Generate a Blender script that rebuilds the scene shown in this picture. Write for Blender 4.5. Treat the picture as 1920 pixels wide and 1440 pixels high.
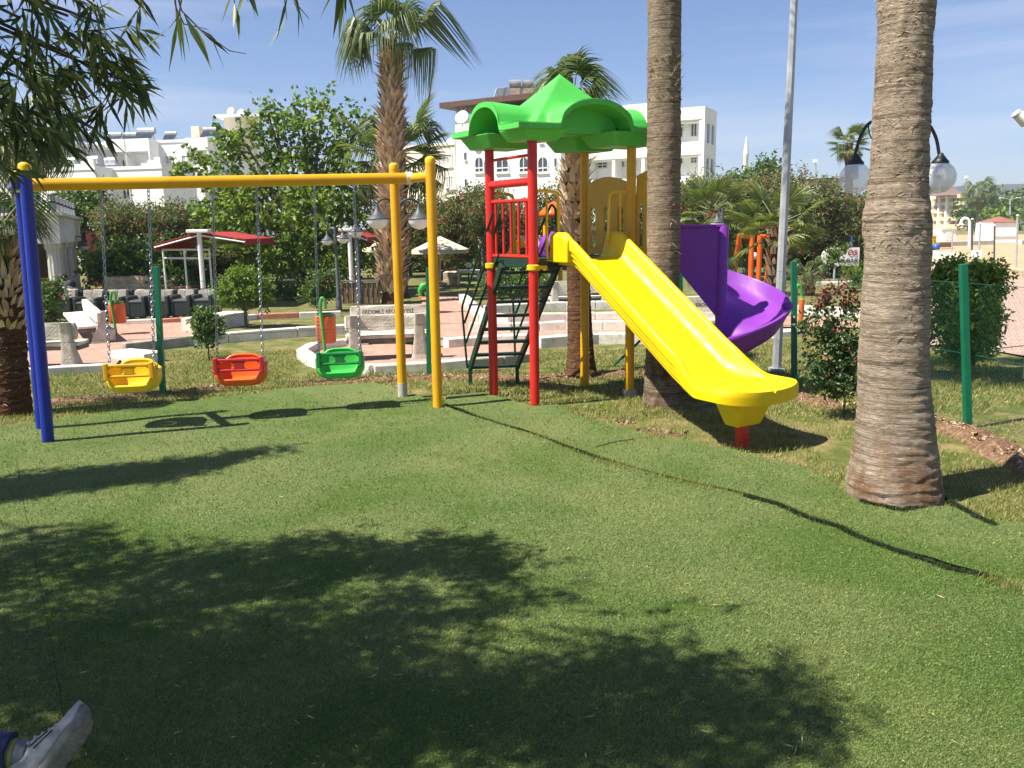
import bpy, bmesh, math, random
import numpy as np
from mathutils import Vector, Matrix, noise as mnoise

for o in list(bpy.data.objects):
    bpy.data.objects.remove(o)
scene = bpy.context.scene
COL = scene.collection
R = math.radians

# ------------------------------------------------------------ camera
CAMH, PITCH, ROLL, FPX = 1.7, R(10.3), R(0.9), 1608.0
cp, sp, cr, sr = math.cos(PITCH), math.sin(PITCH), math.cos(ROLL), math.sin(ROLL)
fwd = Vector((0, cp, -sp)); up0 = Vector((0, sp, cp)); rt0 = Vector((1, 0, 0))
c_right = rt0*cr - up0*sr
c_up = rt0*sr + up0*cr
camd = bpy.data.cameras.new('camera'); cam = bpy.data.objects.new('camera', camd); COL.objects.link(cam)
m = Matrix((c_right, c_up, -fwd)).transposed().to_4x4(); m.translation = (0, 0, CAMH)
cam.matrix_world = m
camd.sensor_fit = 'HORIZONTAL'; camd.sensor_width = 36.0; camd.lens = FPX/1920*36.0
camd.clip_start = 0.05; camd.clip_end = 6000
scene.camera = cam

# ------------------------------------------------------------ sky, sun, exposure
SUN_EL = R(56.0)
SDIR = Vector((-0.921, -0.389, 0)).normalized()          # horizontal direction towards the sun
SHX, SHY = -SDIR.x/math.tan(SUN_EL), -SDIR.y/math.tan(SUN_EL)   # shadow offset per metre of height
world = bpy.data.worlds.new('World'); scene.world = world; world.use_nodes = True
wn, wl = world.node_tree.nodes, world.node_tree.links
wn.clear()
wout = wn.new('ShaderNodeOutputWorld'); wbg = wn.new('ShaderNodeBackground')
sky = wn.new('ShaderNodeTexSky'); sky.sky_type = 'NISHITA'; sky.sun_disc = False
sky.sun_elevation = SUN_EL; sky.sun_rotation = math.atan2(SDIR.x, SDIR.y)
sky.altitude = 0; sky.air_density = 1.0; sky.dust_density = 0.0; sky.ozone_density = 2.5
wbg.inputs['Strength'].default_value = 0.052
wtc = wn.new('ShaderNodeTexCoord'); wmap = wn.new('ShaderNodeMapping')
wmap.inputs['Scale'].default_value = (1.0, 1.6, 13.0); wmap.inputs['Rotation'].default_value = (0.0, 0.07, 0.2)
wnz = wn.new('ShaderNodeTexNoise'); wnz.inputs['Scale'].default_value = 1.5; wnz.inputs['Detail'].default_value = 7; wnz.inputs['Roughness'].default_value = 0.55
wnz.inputs['Distortion'].default_value = 0.4
wrm = wn.new('ShaderNodeValToRGB'); wrm.color_ramp.elements[0].position = 0.46; wrm.color_ramp.elements[1].position = 0.78
wrm.color_ramp.elements[1].color = (0.55, 0.55, 0.55, 1)
wmx = wn.new('ShaderNodeMix'); wmx.data_type = 'RGBA'
wmx.inputs[7].default_value = (8.5, 8.6, 9.8, 1)
wl.new(wtc.outputs['Generated'], wmap.inputs[0]); wl.new(wmap.outputs[0], wnz.inputs['Vector'])
wl.new(wnz.outputs['Fac'], wrm.inputs[0]); wl.new(wrm.outputs['Color'], wmx.inputs[0])
wtn = wn.new('ShaderNodeMix'); wtn.data_type = 'RGBA'; wtn.blend_type = 'MULTIPLY'; wtn.inputs[0].default_value = 1.0
wtn.inputs[7].default_value = (0.92, 1.0, 1.24, 1)
wl.new(sky.outputs[0], wtn.inputs[6]); wl.new(wtn.outputs[2], wmx.inputs[6]); wl.new(wmx.outputs[2], wbg.inputs['Color']); wl.new(wbg.outputs[0], wout.inputs[0])

sd = bpy.data.lights.new('sun', 'SUN'); sun = bpy.data.objects.new('sun', sd); COL.objects.link(sun)
sd.energy = 5.0; sd.angle = R(0.53); sd.color = (1.0, 0.93, 0.80)
tosun = Vector((SDIR.x*math.cos(SUN_EL), SDIR.y*math.cos(SUN_EL), math.sin(SUN_EL)))
sun.rotation_euler = tosun.to_track_quat('Z', 'Y').to_euler(); sun.location = (-10, -5, 20)
scene.view_settings.view_transform = 'Standard'; scene.view_settings.look = 'None'
scene.view_settings.gamma = 1.0; scene.view_settings.exposure = 1.04
scene.view_settings.use_curve_mapping = False

# ------------------------------------------------------------ pixel helpers (a pixel is only a direction)
def ray(x, y):
    u, v = (x-960)/FPX, -(y-720)/FPX
    return c_right*u + c_up*v + fwd
def P(x, y, z=0.0):
    d = ray(x, y); t = (z-CAMH)/d.z
    return Vector((0, 0, CAMH)) + d*t
def AT(x, y, Y):
    d = ray(x, y); return Vector((0, 0, CAMH)) + d*(Y/d.y)

# ------------------------------------------------------------ mesh helpers
def V(*a): return Vector(a)
class MB:
    def __init__(s): s.v = []; s.f = []
    def add(s, vs, fs):
        o = len(s.v); s.v.extend([tuple(v) for v in vs]); s.f.extend([tuple(i+o for i in f) for f in fs]); return s
    def obox(s, c, ax, ay, az):
        c, ax, ay, az = Vector(c), Vector(ax), Vector(ay), Vector(az)
        vs = [c+ax*i+ay*j+az*k for k in (-.5, .5) for j in (-.5, .5) for i in (-.5, .5)]
        return s.add(vs, [(0,2,3,1),(4,5,7,6),(0,1,5,4),(2,6,7,3),(0,4,6,2),(1,3,7,5)])
    def box(s, cx, cy, cz, sx, sy, sz, rz=0):
        c, q = math.cos(rz), math.sin(rz)
        return s.obox((cx,cy,cz), (c*sx,q*sx,0), (-q*sy,c*sy,0), (0,0,sz))
    def beam(s, p, q, w, h, up=(0,0,1)):
        p, q = Vector(p), Vector(q); d = q-p; u = Vector(up)
        sd_ = d.cross(u)
        if sd_.length < 1e-6: sd_ = d.cross(Vector((1,0,0)))
        sd_.normalize(); u2 = sd_.cross(d).normalized()
        return s.obox((p+q)/2, d, sd_*w, u2*h)
    def tube(s, path, r, n=10, caps=True, twist=0.0):
        path = [Vector(p) for p in path]; k = len(path)
        rs = r if isinstance(r, (list, tuple)) else [r]*k
        t0 = (path[1]-path[0]).normalized()
        a = t0.orthogonal().normalized() if abs(t0.z) > .9 else t0.cross(Vector((0,0,1))).normalized()
        vs = []
        for i in range(k):
            t = (path[min(i+1,k-1)]-path[max(i-1,0)]).normalized()
            a = (a - t*a.dot(t)).normalized(); b = t.cross(a)
            for j in range(n):
                th = 2*math.pi*j/n + twist
                vs.append(path[i] + (a*math.cos(th)+b*math.sin(th))*rs[i])
        fs = [(i*n+j, i*n+(j+1)%n, (i+1)*n+(j+1)%n, (i+1)*n+j) for i in range(k-1) for j in range(n)]
        s.add(vs, fs)
        if caps:
            s.add(vs[:n], [tuple(range(n))[::-1]]); s.add(vs[-n:], [tuple(range(n))])
        return s
    def lathe(s, prof, c=(0,0,0), n=20, ax=None):
        c = Vector(c); vs = []
        for (r_, z) in prof:
            for j in range(n):
                th = 2*math.pi*j/n; vs.append(c+Vector((r_*math.cos(th), r_*math.sin(th), z)))
        k = len(prof)
        s.add(vs, [(i*n+j, i*n+(j+1)%n, (i+1)*n+(j+1)%n, (i+1)*n+j) for i in range(k-1) for j in range(n)]); return s
    def prism(s, poly, z0, z1):
        n = len(poly); ar = sum(poly[i][0]*poly[(i+1)%n][1]-poly[(i+1)%n][0]*poly[i][1] for i in range(n))
        if ar < 0: poly = poly[::-1]
        vs = [(p[0],p[1],z0) for p in poly]+[(p[0],p[1],z1) for p in poly]
        return s.add(vs, [tuple(range(n))[::-1], tuple(range(n,2*n))]+[(i,(i+1)%n,n+(i+1)%n,n+i) for i in range(n)])
    def sweep(s, frames, closed=True):
        """frames: list of rings of points with equal count"""
        n = len(frames[0]); k = len(frames)
        vs = [p for fr in frames for p in fr]
        rng = n if closed else n-1
        s.add(vs, [(i*n+j, i*n+(j+1)%n, (i+1)*n+(j+1)%n, (i+1)*n+j) for i in range(k-1) for j in range(rng)])
        return s
    def mesh(s, name, smooth=False):
        me = bpy.data.meshes.new(name); me.from_pydata(s.v, [], s.f)
        if smooth: me.polygons.foreach_set('use_smooth', [True]*len(me.polygons))
        me.update(); return me
    def build(s, name, mat, parent=None, smooth=False, bevel=0, seg=2, solid=0, label=None):
        me = s.mesh(name, smooth); me.materials.append(mat)
        return link(name, me, parent, bevel, seg, solid, label)
def link(name, me, parent=None, bevel=0, seg=2, solid=0, label=None, local=False):
    o = bpy.data.objects.new(name, me); COL.objects.link(o)
    if parent is not None:
        o.parent = parent
        if not local: o.matrix_parent_inverse = Matrix.Translation(-rootloc(parent))
    if solid:
        md = o.modifiers.new('solid', 'SOLIDIFY'); md.thickness = solid; md.offset = 0
    if bevel:
        md = o.modifiers.new('bevel', 'BEVEL'); md.width = bevel; md.segments = seg; md.limit_method = 'ANGLE'; md.angle_limit = R(35)
    if label: o['label'] = label
    return o
def rootloc(o):
    # world translation of an unrotated empty, or zero for a world-space mesh part
    return Vector(o.location) if o.type == 'EMPTY' else Vector((0,0,0))
def thing(name, label, cat, loc=(0,0,0), group=None, rz=0):
    o = bpy.data.objects.new(name, None); COL.objects.link(o)
    o.empty_display_size = .1; o.location = loc; o.rotation_euler = (0,0,rz)
    return tag(o, label, cat, group)
def tag(o, label, cat=None, group=None):
    o['label'] = label
    if cat: o['category'] = cat
    if group: o['group'] = group
    return o
def struct(o): o['kind'] = 'structure'; return o
def stuff(o, label=None, cat=None):
    o['kind'] = 'stuff'
    if label: o['label'] = label
    if cat: o['category'] = cat
    return o
def copy_tree(o, parent=None):
    c = o.copy(); COL.objects.link(c)
    if parent is not None: c.parent = parent
    for ch in list(KIDS(o)): copy_tree(ch, c)
    return c
def KIDS(o): return [x for x in COL.objects if x.parent == o]
def place(o, loc, rz=0, label=None, sc=1.0):
    o.location = loc; o.rotation_euler = (0,0,rz); o.scale = (sc,sc,sc)
    if label: o['label'] = label
    return o

# ------------------------------------------------------------ materials
def lin(r, g, b):
    return tuple((c/255/12.92 if c/255 <= .04045 else ((c/255+.055)/1.055)**2.4) for c in (r,g,b))
class NT:
    def __init__(s, name):
        s.m = bpy.data.materials.new(name); s.m.use_nodes = True
        s.n, s.l = s.m.node_tree.nodes, s.m.node_tree.links
        s.b = s.n['Principled BSDF']; s.out = s.n['Material Output']
        s.tc = s.n.new('ShaderNodeTexCoord')
    def noise(s, scale, detail=4, rough=.55, mapscale=None, dist=0, coord='Object'):
        t = s.n.new('ShaderNodeTexNoise'); t.inputs['Scale'].default_value = scale; t.inputs['Detail'].default_value = detail
        t.inputs['Roughness'].default_value = rough; t.inputs['Distortion'].default_value = dist
        src = s.tc.outputs[coord]
        if mapscale:
            mp = s.n.new('ShaderNodeMapping'); mp.inputs['Scale'].default_value = mapscale
            s.l.new(src, mp.inputs[0]); src = mp.outputs[0]
        s.l.new(src, t.inputs['Vector']); return t.outputs['Fac']
    def ramp(s, fac, stops):
        r_ = s.n.new('ShaderNodeValToRGB'); e = r_.color_ramp.elements
        while len(e) < len(stops): e.new(0.5)
        for el, (p, c) in zip(e, stops):
            el.position = p; el.color = (*c, 1) if len(c) == 3 else c
        s.l.new(fac, r_.inputs[0]); return r_.outputs[0]
    def mix(s, fac, a, b, mode='MIX'):
        x = s.n.new('ShaderNodeMix'); x.data_type = 'RGBA'; x.blend_type = mode
        for val, idx in ((fac, 0), (a, 6), (b, 7)):
            if isinstance(val, (int, float)): x.inputs[idx].default_value = val
            elif isinstance(val, tuple): x.inputs[idx].default_value = (*val, 1) if len(val) == 3 else val
            else: s.l.new(val, x.inputs[idx])
        return x.outputs[2]
    def bump(s, h, strength=.3, dist=.01, prev=None):
        b = s.n.new('ShaderNodeBump'); b.inputs['Strength'].default_value = strength; b.inputs['Distance'].default_value = dist
        s.l.new(h, b.inputs['Height'])
        if prev is not None: s.l.new(prev, b.inputs['Normal'])
        return b.outputs[0]
    def fin(s, col=None, rough=None, normal=None, metal=None, spec=None):
        for val, key in ((col,'Base Color'), (rough,'Roughness'), (normal,'Normal'), (metal,'Metallic'), (spec,'Specular IOR Level')):
            if val is None: continue
            if isinstance(val, (int, float)): s.b.inputs[key].default_value = val
            elif isinstance(val, tuple): s.b.inputs[key].default_value = (*val, 1)
            else: s.l.new(val, s.b.inputs[key])
        return s.m
MATS = {}
def mat(name, col, rough=.5, var=.12, scale=6, bump=.0, bscale=80, bdist=.004, metal=0, spec=.5, col2=None, dirt=0.0):
    if name in MATS: return MATS[name]
    t = NT(name)
    c2 = col2 or tuple(c*(1-var*2) for c in col); c1 = tuple(min(1,c*(1+var)) for c in col)
    f = t.noise(scale, 5, .6)
    c = t.ramp(f, [(.3, c2), (.7, c1)])
    if dirt:
        d = t.ramp(t.noise(scale*2.7, 6, .7), [(.52, (0,0,0)), (.75, (dirt,dirt,dirt))])
        c = t.mix(d, c, (.10,.075,.05))
    nrm = t.bump(t.noise(bscale, 3), bump, bdist) if bump else None
    rr = t.ramp(t.noise(scale*3, 4), [(.3,(rough*.8,)*3), (.7,(min(1,rough*1.25),)*3)])
    MATS[name] = t.fin(c, rr, nrm, metal, spec); return MATS[name]
def leafmat(name, cols, trans=.25, rough=.5, spec=.35):
    if name in MATS: return MATS[name]
    t = NT(name); g = t.n.new('ShaderNodeNewGeometry')
    n = len(cols); c = t.ramp(g.outputs['Random Per Island'], [(i/(n-1) if n > 1 else 0, q) for i, q in enumerate(cols)])
    t.fin(c, rough, None, None, spec)
    tr = t.n.new('ShaderNodeBsdfTranslucent'); mx = t.n.new('ShaderNodeMixShader'); mx.inputs[0].default_value = trans
    t.l.new(t.mix(1.0, c, (1.1,1.25,.55), 'MULTIPLY'), tr.inputs['Color'])
    t.l.new(t.b.outputs[0], mx.inputs[1]); t.l.new(tr.outputs[0], mx.inputs[2]); t.l.new(mx.outputs[0], t.out.inputs[0])
    MATS[name] = t.m; return t.m

# ------------------------------------------------------------ numpy leaf clouds
def np_mesh(name, verts, faces, mat_, smooth=False):
    me = bpy.data.meshes.new(name); nv = len(verts); nf, k = faces.shape
    me.vertices.add(nv); me.vertices.foreach_set('co', np.ascontiguousarray(verts, dtype=np.float32).ravel())
    me.loops.add(nf*k); me.loops.foreach_set('vertex_index', np.ascontiguousarray(faces, dtype=np.int32).ravel())
    me.polygons.add(nf); me.polygons.foreach_set('loop_start', np.arange(0, nf*k, k, dtype=np.int32))
    try: me.polygons.foreach_set('loop_total', np.full(nf, k, dtype=np.int32))
    except Exception: pass
    if smooth: me.polygons.foreach_set('use_smooth', np.ones(nf, dtype=bool))
    me.update(calc_edges=True); me.validate(); me.materials.append(mat_); return me
def unit(a): return a/np.maximum(np.linalg.norm(a, axis=1, keepdims=True), 1e-9)
def leaf_mesh(name, pts, dirs, L, W, mat_, rng, droop=.15, fold=.25):
    """each leaf: two quads folded on the midrib, pointed"""
    n = len(pts); d = unit(dirs); rnd = unit(rng.normal(size=(n,3)))
    s = unit(np.cross(d, rnd)); u = np.cross(s, d)
    L = (np.ones(n)*L*rng.uniform(.65,1.3,n))[:,None]; W = (np.ones(n)*W*rng.uniform(.75,1.25,n))[:,None]
    dz = np.array([0,0,-1.0])
    a = pts; m1 = pts+d*L*.45+dz*L*droop*.3; t = pts+d*L+dz*L*droop
    l = pts+d*L*.4+s*W*.5+u*W*fold+dz*L*droop*.25; r_ = pts+d*L*.4-s*W*.5+u*W*fold+dz*L*droop*.25
    vs = np.stack([a, l, t, m1, r_], 1).reshape(-1, 3)
    b = np.arange(n)[:,None]*5
    fs = np.concatenate([b+np.array([[0,3,2,1]]), b+np.array([[0,4,2,3]])])
    return np_mesh(name, vs, fs, mat_)
def blob_pts(rng, c, r, n, shell=.55):
    d = unit(rng.normal(size=(n,3))); q = (shell + (1-shell)*rng.uniform(0,1,n))[:,None]
    q = np.where(rng.uniform(0,1,n)[:,None] < .25, rng.uniform(0,1,n)[:,None], q)
    return np.array(c) + d*q*np.array(r), d
# ============================================================ ground
def sm(x, a, b):
    t = max(0, min(1, (x-a)/(b-a))); return t*t*(3-2*t)
def und(x, y):   # gentle unevenness of the playground floor
    return (mnoise.noise((x*.9, y*.9, 3.1))*.018 + mnoise.noise((x*2.7, y*2.7, 8.3))*.006)*(1 - sm(y, 8.2, 9.2))
def poly_eval(pts, x):
    if x <= pts[0][0]: return pts[0][1]
    for a, b in zip(pts, pts[1:]):
        if x <= b[0]: return a[1]+(b[1]-a[1])*(x-a[0])/(b[0]-a[0])
    return pts[-1][1]

def grass_mat(name, greens, dry, drylo, dryhi, fine=70, soil=None):
    t = NT(name)
    g = t.ramp(t.noise(fine, 5, .7), [(.3, greens[0]), (.55, greens[1]), (.75, greens[2])])
    g2 = t.ramp(t.noise(3.0, 5, .65), [(drylo, (0,0,0)), (dryhi, (1,1,1))])
    c = t.mix(g2, g, t.ramp(t.noise(fine*.8, 4, .7), [(.3, tuple(v*.6 for v in dry)), (.7, dry)]))
    if soil:
        s_ = t.ramp(t.noise(1.7, 6, .7), [(.6, (0,0,0)), (.68, (1,1,1))]); c = t.mix(s_, c, soil)
    b = t.bump(t.noise(fine*1.6, 4, .7), .9, .02)
    return t.fin(c, .9, b, None, .15)
M_lawn = grass_mat('lawn_grass', [(.05,.08,.016),(.125,.16,.034),(.21,.225,.06)], (.38,.30,.14), .40, .64, 60)
M_lawnfar = grass_mat('park_grass', [(.07,.09,.025),(.13,.15,.045),(.20,.20,.07)], (.34,.27,.14), .42, .68, 30)
t = NT('ground_earth')
c = t.ramp(t.noise(.15, 6, .6), [(.3, (.20,.16,.09)), (.55, (.17,.17,.07)), (.75, (.34,.26,.15))])
M_earth = t.fin(c, .95, t.bump(t.noise(9, 5), .5, .03), None, .1)
t = NT('turf_backing_cloth')
M_turfbase_dark = t.fin((.012,.016,.012), .9, t.bump(t.noise(120,3),.6,.01), None, .1)

t = NT('artificial_turf')
fineN = t.noise(330, 3, .65); midN = t.noise(75, 5, .8); coarse = t.noise(17, 5, .75)
fm = t.mix(.55, fineN, midN)
g = t.ramp(fm, [(.36, (0.038,0.073,0.016)), (.50, (0.149,0.221,0.062)), (.62, (0.287,0.353,0.121))])
worn = t.ramp(t.mix(.35, t.noise(1.1, 5, .6), coarse), [(.42, (0,0,0)), (.64, (.75,.75,.75))])
wornc = t.ramp(fm, [(.37, (0.091,0.118,0.031)), (.5, (0.244,0.274,0.094)), (.62, (0.431,0.431,0.181))])
c = t.mix(worn, g, wornc)
deep = t.ramp(t.noise(.75, 5, .6, dist=.6), [(.47, (0,0,0)), (.62, (.9,.9,.9))])
c = t.mix(deep, c, t.ramp(fm, [(.36, (0.029,0.069,0.011)), (.62, (0.191,0.294,0.056))]))
streak = t.ramp(t.noise(3, 5, .7, mapscale=(1, .35, 1)), [(.58, (0,0,0)), (.8, (.6,.6,.6))])
c = t.mix(streak, c, t.ramp(fm, [(.38,(0.144,0.137,0.045)), (.6,(0.431,0.402,0.174))]))
b1 = t.bump(t.noise(420, 2, .6), 1.0, .012); b2 = t.bump(midN, .8, .012, b1); b2 = t.bump(coarse, .35, .02, b2)
M_turf = t.fin(c, .75, b2, None, .2)

t = NT('soil')
c = t.ramp(t.noise(25, 6, .7), [(.3, (.10,.055,.034)), (.5, (.22,.13,.08)), (.72, (.42,.30,.20))])
M_soil = t.fin(c, .95, t.bump(t.noise(50, 5, .7), .9, .03), None, .1)

def paving_mat(name, cols, bw, bh, mortar, rot=0.2, stain=.35):
    t = NT(name)
    mp = t.n.new('ShaderNodeMapping'); mp.inputs['Rotation'].default_value = (0,0,rot)
    t.l.new(t.tc.outputs['Object'], mp.inputs[0])
    br = t.n.new('ShaderNodeTexBrick'); br.inputs['Scale'].default_value = 1; br.inputs['Brick Width'].default_value = bw; br.inputs['Row Height'].default_value = bh
    br.inputs['Mortar Size'].default_value = .008; br.inputs['Color1'].default_value = (*cols[0],1); br.inputs['Color2'].default_value = (*cols[1],1); br.inputs['Mortar'].default_value = (*mortar,1)
    t.l.new(mp.outputs[0], br.inputs['Vector'])
    d = t.ramp(t.noise(1.3, 6, .65), [(.45,(0,0,0)), (.8,(stain,)*3)])
    c = t.mix(d, br.outputs['Color'], (.50,.42,.35))
    return t.fin(c, .85, t.bump(br.outputs['Fac'], -.4, .004), None, .2)
M_pave = paving_mat('pink_paving', [(.40,.23,.175),(.47,.285,.22)], .2, .2, (.30,.18,.135), .35)
M_prom = paving_mat('promenade_brick', [(.37,.25,.21),(.44,.32,.27)], .22, .11, (.27,.19,.16), .5, .5)
M_kerb = mat('painted_kerb', (.74,.70,.63), .8, .10, 2.5, .4, 60, .006, dirt=.55)
M_kerbred = mat('red_painted_kerb', (.52,.19,.14), .8, .15, 5, .4, 60, .006, dirt=.5)
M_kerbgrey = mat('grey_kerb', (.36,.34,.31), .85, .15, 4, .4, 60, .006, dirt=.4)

ground = struct(MB().add([(-1500,-60,-.06),(1500,-60,-.06),(1500,2600,-.06),(-1500,2600,-.06)], [(0,1,2,3)]).build('ground', M_earth))

# lawn of the park beyond the fence and the real grass inside the playground
def sheet(name, pts, z, m_, kind=True):
    mb = MB(); n = len(pts); a = sum(pts[i][0]*pts[(i+1)%n][1]-pts[(i+1)%n][0]*pts[i][1] for i in range(n))
    if a < 0: pts = pts[::-1]
    mb.add([(p[0],p[1],z) for p in pts], [tuple(range(n))])
    o = mb.build(name, m_); return struct(o) if kind else o
lawn_mb = MB(); NX, NY = 150, 110
xs = [-14 + 34*i/NX for i in range(NX+1)]; ys = [-2 + 16.5*j/NY for j in range(NY+1)]
lawn_mb.add([(x,y, und(x,y)-.032 + mnoise.noise((x*2,y*2,5))*.008*sm(y,6,8)) for y in ys for x in xs],
            [(j*(NX+1)+i, j*(NX+1)+i+1, (j+1)*(NX+1)+i+1, (j+1)*(NX+1)+i) for j in range(NY) for i in range(NX)])
lawn = struct(lawn_mb.build('lawn', M_lawn, smooth=True))
sheet('park_lawn', [(-40,14.2),(30,14.2),(30,62),(-40,62)], -.028, M_lawnfar)

# --- artificial turf: two sheets butted along a ragged seam
seam_px = [(828,757),(905,785),(1010,818),(1100,850),(1200,880),(1300,905),(1395,928),(1460,945),(1520,970),(1575,985),(1610,1003),(1700,1035),(1790,1065),(1870,1080),(1960,1120),(2100,1180)]
seam = [(P(*q).x, P(*q).y) for q in seam_px]
back_px = [(-260,812),(0,800),(120,782),(250,764),(400,746),(560,726),(700,716),(760,733),(828,757)]
backc = [(P(*q).x, P(*q).y) for q in back_px]
topA = backc[:-1]+seam
edgeB_px = [(828,740),(900,735),(960,748),(1000,765),(1045,757),(1062,772),(1110,790),(1180,806),(1250,824),(1320,832),(1400,850),(1480,866),(1560,905),(1600,938),(1660,950),(1730,946),(1790,952),(1850,975),(1920,985),(2000,1010),(2150,1070)]
edgeB = [(P(*q).x, P(*q).y) for q in edgeB_px]
def rag(x, s=0): return mnoise.noise((x*6, s, 1.7))*.035 + mnoise.noise((x*19, s, 4.2))*.014
def ruled(name, x0, x1, dx, lo, hi, rows, zoff, liftlo=0, lifthi=0):
    nx = int((x1-x0)/dx); mb = MB(); vs = []
    for i in range(nx+1):
        x = x0+(x1-x0)*i/nx; a, b = lo(x), hi(x)
        if b < a+.01: b = a+.01
        for j in range(rows+1):
            v = j/rows; v = v**.8 if rows > 40 else v; y = a+(b-a)*v
            z = und(x,y)+zoff
            dl, dh = y-a, b-y
            if liftlo: z += liftlo*math.exp(-(dl/.05)**2)*max(0, mnoise.noise((x*3,2,2))+.35)
            if lifthi: z += lifthi*math.exp(-(dh/.05)**2)*max(0, mnoise.noise((x*3,7,2))+.25)
            vs.append((x,y,z))
    mb.add(vs, [(i*(rows+1)+j, (i+1)*(rows+1)+j, (i+1)*(rows+1)+j+1, i*(rows+1)+j+1) for i in range(nx) for j in range(rows)])
    return struct(mb.build(name, M_turf, smooth=True))
hiA = lambda x: poly_eval(topA, x)+rag(x)*.6
gap = lambda x: .012+.018*max(0, mnoise.noise((x*2.2,9,0))+.2)
loB = lambda x: poly_eval(topA, x)+rag(x)*.6+gap(x)
hiB = lambda x: poly_eval(edgeB, x)+rag(x, 5)*1.3
turfA = ruled('turf', -6.5, 4.2, .04, lambda x: -1.5, hiA, 170, -.006, lifthi=.018)
turfB = ruled('turf', backc[-1][0]+.02, 4.6, .03, loB, hiB, 50, -.004, liftlo=.03, lifthi=.01)
# turned-up dark backing along the open part of the seam and by the palm
def roll(name, pxs, r0, r1, seed):
    pts = []
    for a, b in zip(pxs, pxs[1:]):
        for k in range(30):
            q = P(a[0]+(b[0]-a[0])*k/30, a[1]+(b[1]-a[1])*k/30)
            x, y = q.x, q.y; n1 = mnoise.noise((x*9, seed, 0)); n2 = mnoise.noise((x*25, seed, 3))
            pts.append((V(x, y+n1*.014+n2*.010+mnoise.noise((x*70,seed,5))*.006, und(x,y)+.001+.004*n1), (r0+(r1-r0)*abs(n1+n2*.9))*(.55+.5*abs(mnoise.noise((x*60,seed,9))))))
    mb = MB(); mb.tube([p for p,_ in pts], [max(.003,r_) for _,r_ in pts], 7)
    return mb.build(name, M_turfbase_dark, turfB, smooth=True)
roll('turf_edge', [(1395,930),(1460,947),(1520,972),(1575,987),(1610,1005),(1700,1037),(1790,1067),(1850,1078)], .008, .022, 1)
roll('turf_edge', [(1615,938),(1650,947),(1690,957),(1730,950)], .012, .03, 2)
roll('turf_edge', [(1752,925),(1790,945),(1830,968),(1866,984)], .008, .024, 3)
roll('turf_edge', [(832,758),(870,768),(910,786),(960,800),(1010,818)], .003, .010, 4)
roll('turf_edge', [(1010,817),(1050,830),(1100,850),(1130,862)], .003, .009, 5)
roll('turf_edge', [(1118,836),(1150,828),(1190,822)], .003, .010, 6)
# narrow seam on the left side, running towards the camera
ms = MB(); sp_ = [P(*q) for q in [(28,840),(36,900),(48,960),(60,1020),(72,1080),(86,1150),(100,1230),(112,1300),(122,1370),(130,1438)]]
ms.tube([V(p.x+mnoise.noise((p.y*9,0,0))*.008, p.y, und(p.x,p.y)-.0025) for p in sp_], [.0008+.003*abs(mnoise.noise((p.y*7,1,1))) for p in sp_], 6)
ms.build('turf_edge', M_turfbase_dark, turfA, smooth=True)

# --- turf fibres (near part), one mesh
M_fib = leafmat('turf_fibre', [(.032,.072,.014),(.075,.14,.033),(.125,.20,.055),(.18,.255,.078),(.25,.285,.10)], .12, .6, .25)
def tint_fibres(m_):
    t = NT.__new__(NT); t.m = m_; t.n, t.l = m_.node_tree.nodes, m_.node_tree.links; t.b = t.n['Principled BSDF']; t.out = t.n['Material Output']; t.tc = t.n.new('ShaderNodeTexCoord')
    src = t.b.inputs['Base Color'].links[0].from_socket
    worn = t.ramp(t.mix(.35, t.noise(1.1, 5, .6), t.noise(17, 5, .75)), [(.42, (0,0,0)), (.64, (.9,.9,.9))])
    deep = t.ramp(t.noise(.75, 5, .6, dist=.6), [(.47, (0,0,0)), (.62, (.9,.9,.9))])
    c1 = t.mix(worn, src, t.mix(1.0, src, (1.55,1.30,1.30), 'MULTIPLY'))
    c2 = t.mix(deep, c1, t.mix(1.0, c1, (.62,.80,.55), 'MULTIPLY'))
    t.l.new(c2, t.b.inputs['Base Color'])
tint_fibres(M_fib)
rng = np.random.default_rng(11)
def blades(n, xy, h, w, lean, rng, zf):
    a = rng.uniform(0, 2*np.pi, n); l = rng.uniform(0, 1, n)*lean
    d = np.stack([np.cos(a)*l, np.sin(a)*l, np.ones(n)], 1); hh = h*rng.uniform(.5,1.25,n)
    s_ = np.stack([-np.sin(a+.7), np.cos(a+.7), np.zeros(n)], 1)*(w*rng.uniform(.7,1.3,n))[:,None]
    base = np.stack([xy[:,0], xy[:,1], zf], 1); tip = base+unit(d)*hh[:,None]
    vs = np.stack([base-s_*.5, base+s_*.5, tip], 1).reshape(-1,3)
    return vs, np.arange(n*3).reshape(-1,3)
def ground_pts(n, y0, y1, rng, pw=2.0, marg=1.02):
    """random ground points inside the view wedge, denser near the camera"""
    u = rng.uniform(0,1,n); y = 1/np.sqrt((1-u)/y0**2 + u/y1**2) if pw == 2 else y0+(y1-y0)*u
    x = y*rng.uniform(-.63,.63,n)*marg; return np.stack([x,y],1)
NB = 420000
xy = ground_pts(NB, 2.2, 9.0, rng, marg=1.07)
hiv = np.interp(xy[:,0], [p[0] for p in topA], [p[1] for p in topA]); hib = np.interp(xy[:,0], [p[0] for p in edgeB], [p[1] for p in edgeB])
keep = (xy[:,1] < np.maximum(hiv, np.where(xy[:,0] > backc[-1][0], hib, hiv))-.03) & (np.abs(xy[:,1]-hiv) > .02)
xy = xy[keep]; zz = np.array([und(x,y) for x,y in xy]) - .003
ks = (xy[:,1]/3.2)**.75
vs, fs = blades(len(xy), xy, .011*ks, .0034*ks, 1.7, rng, zz)
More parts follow.
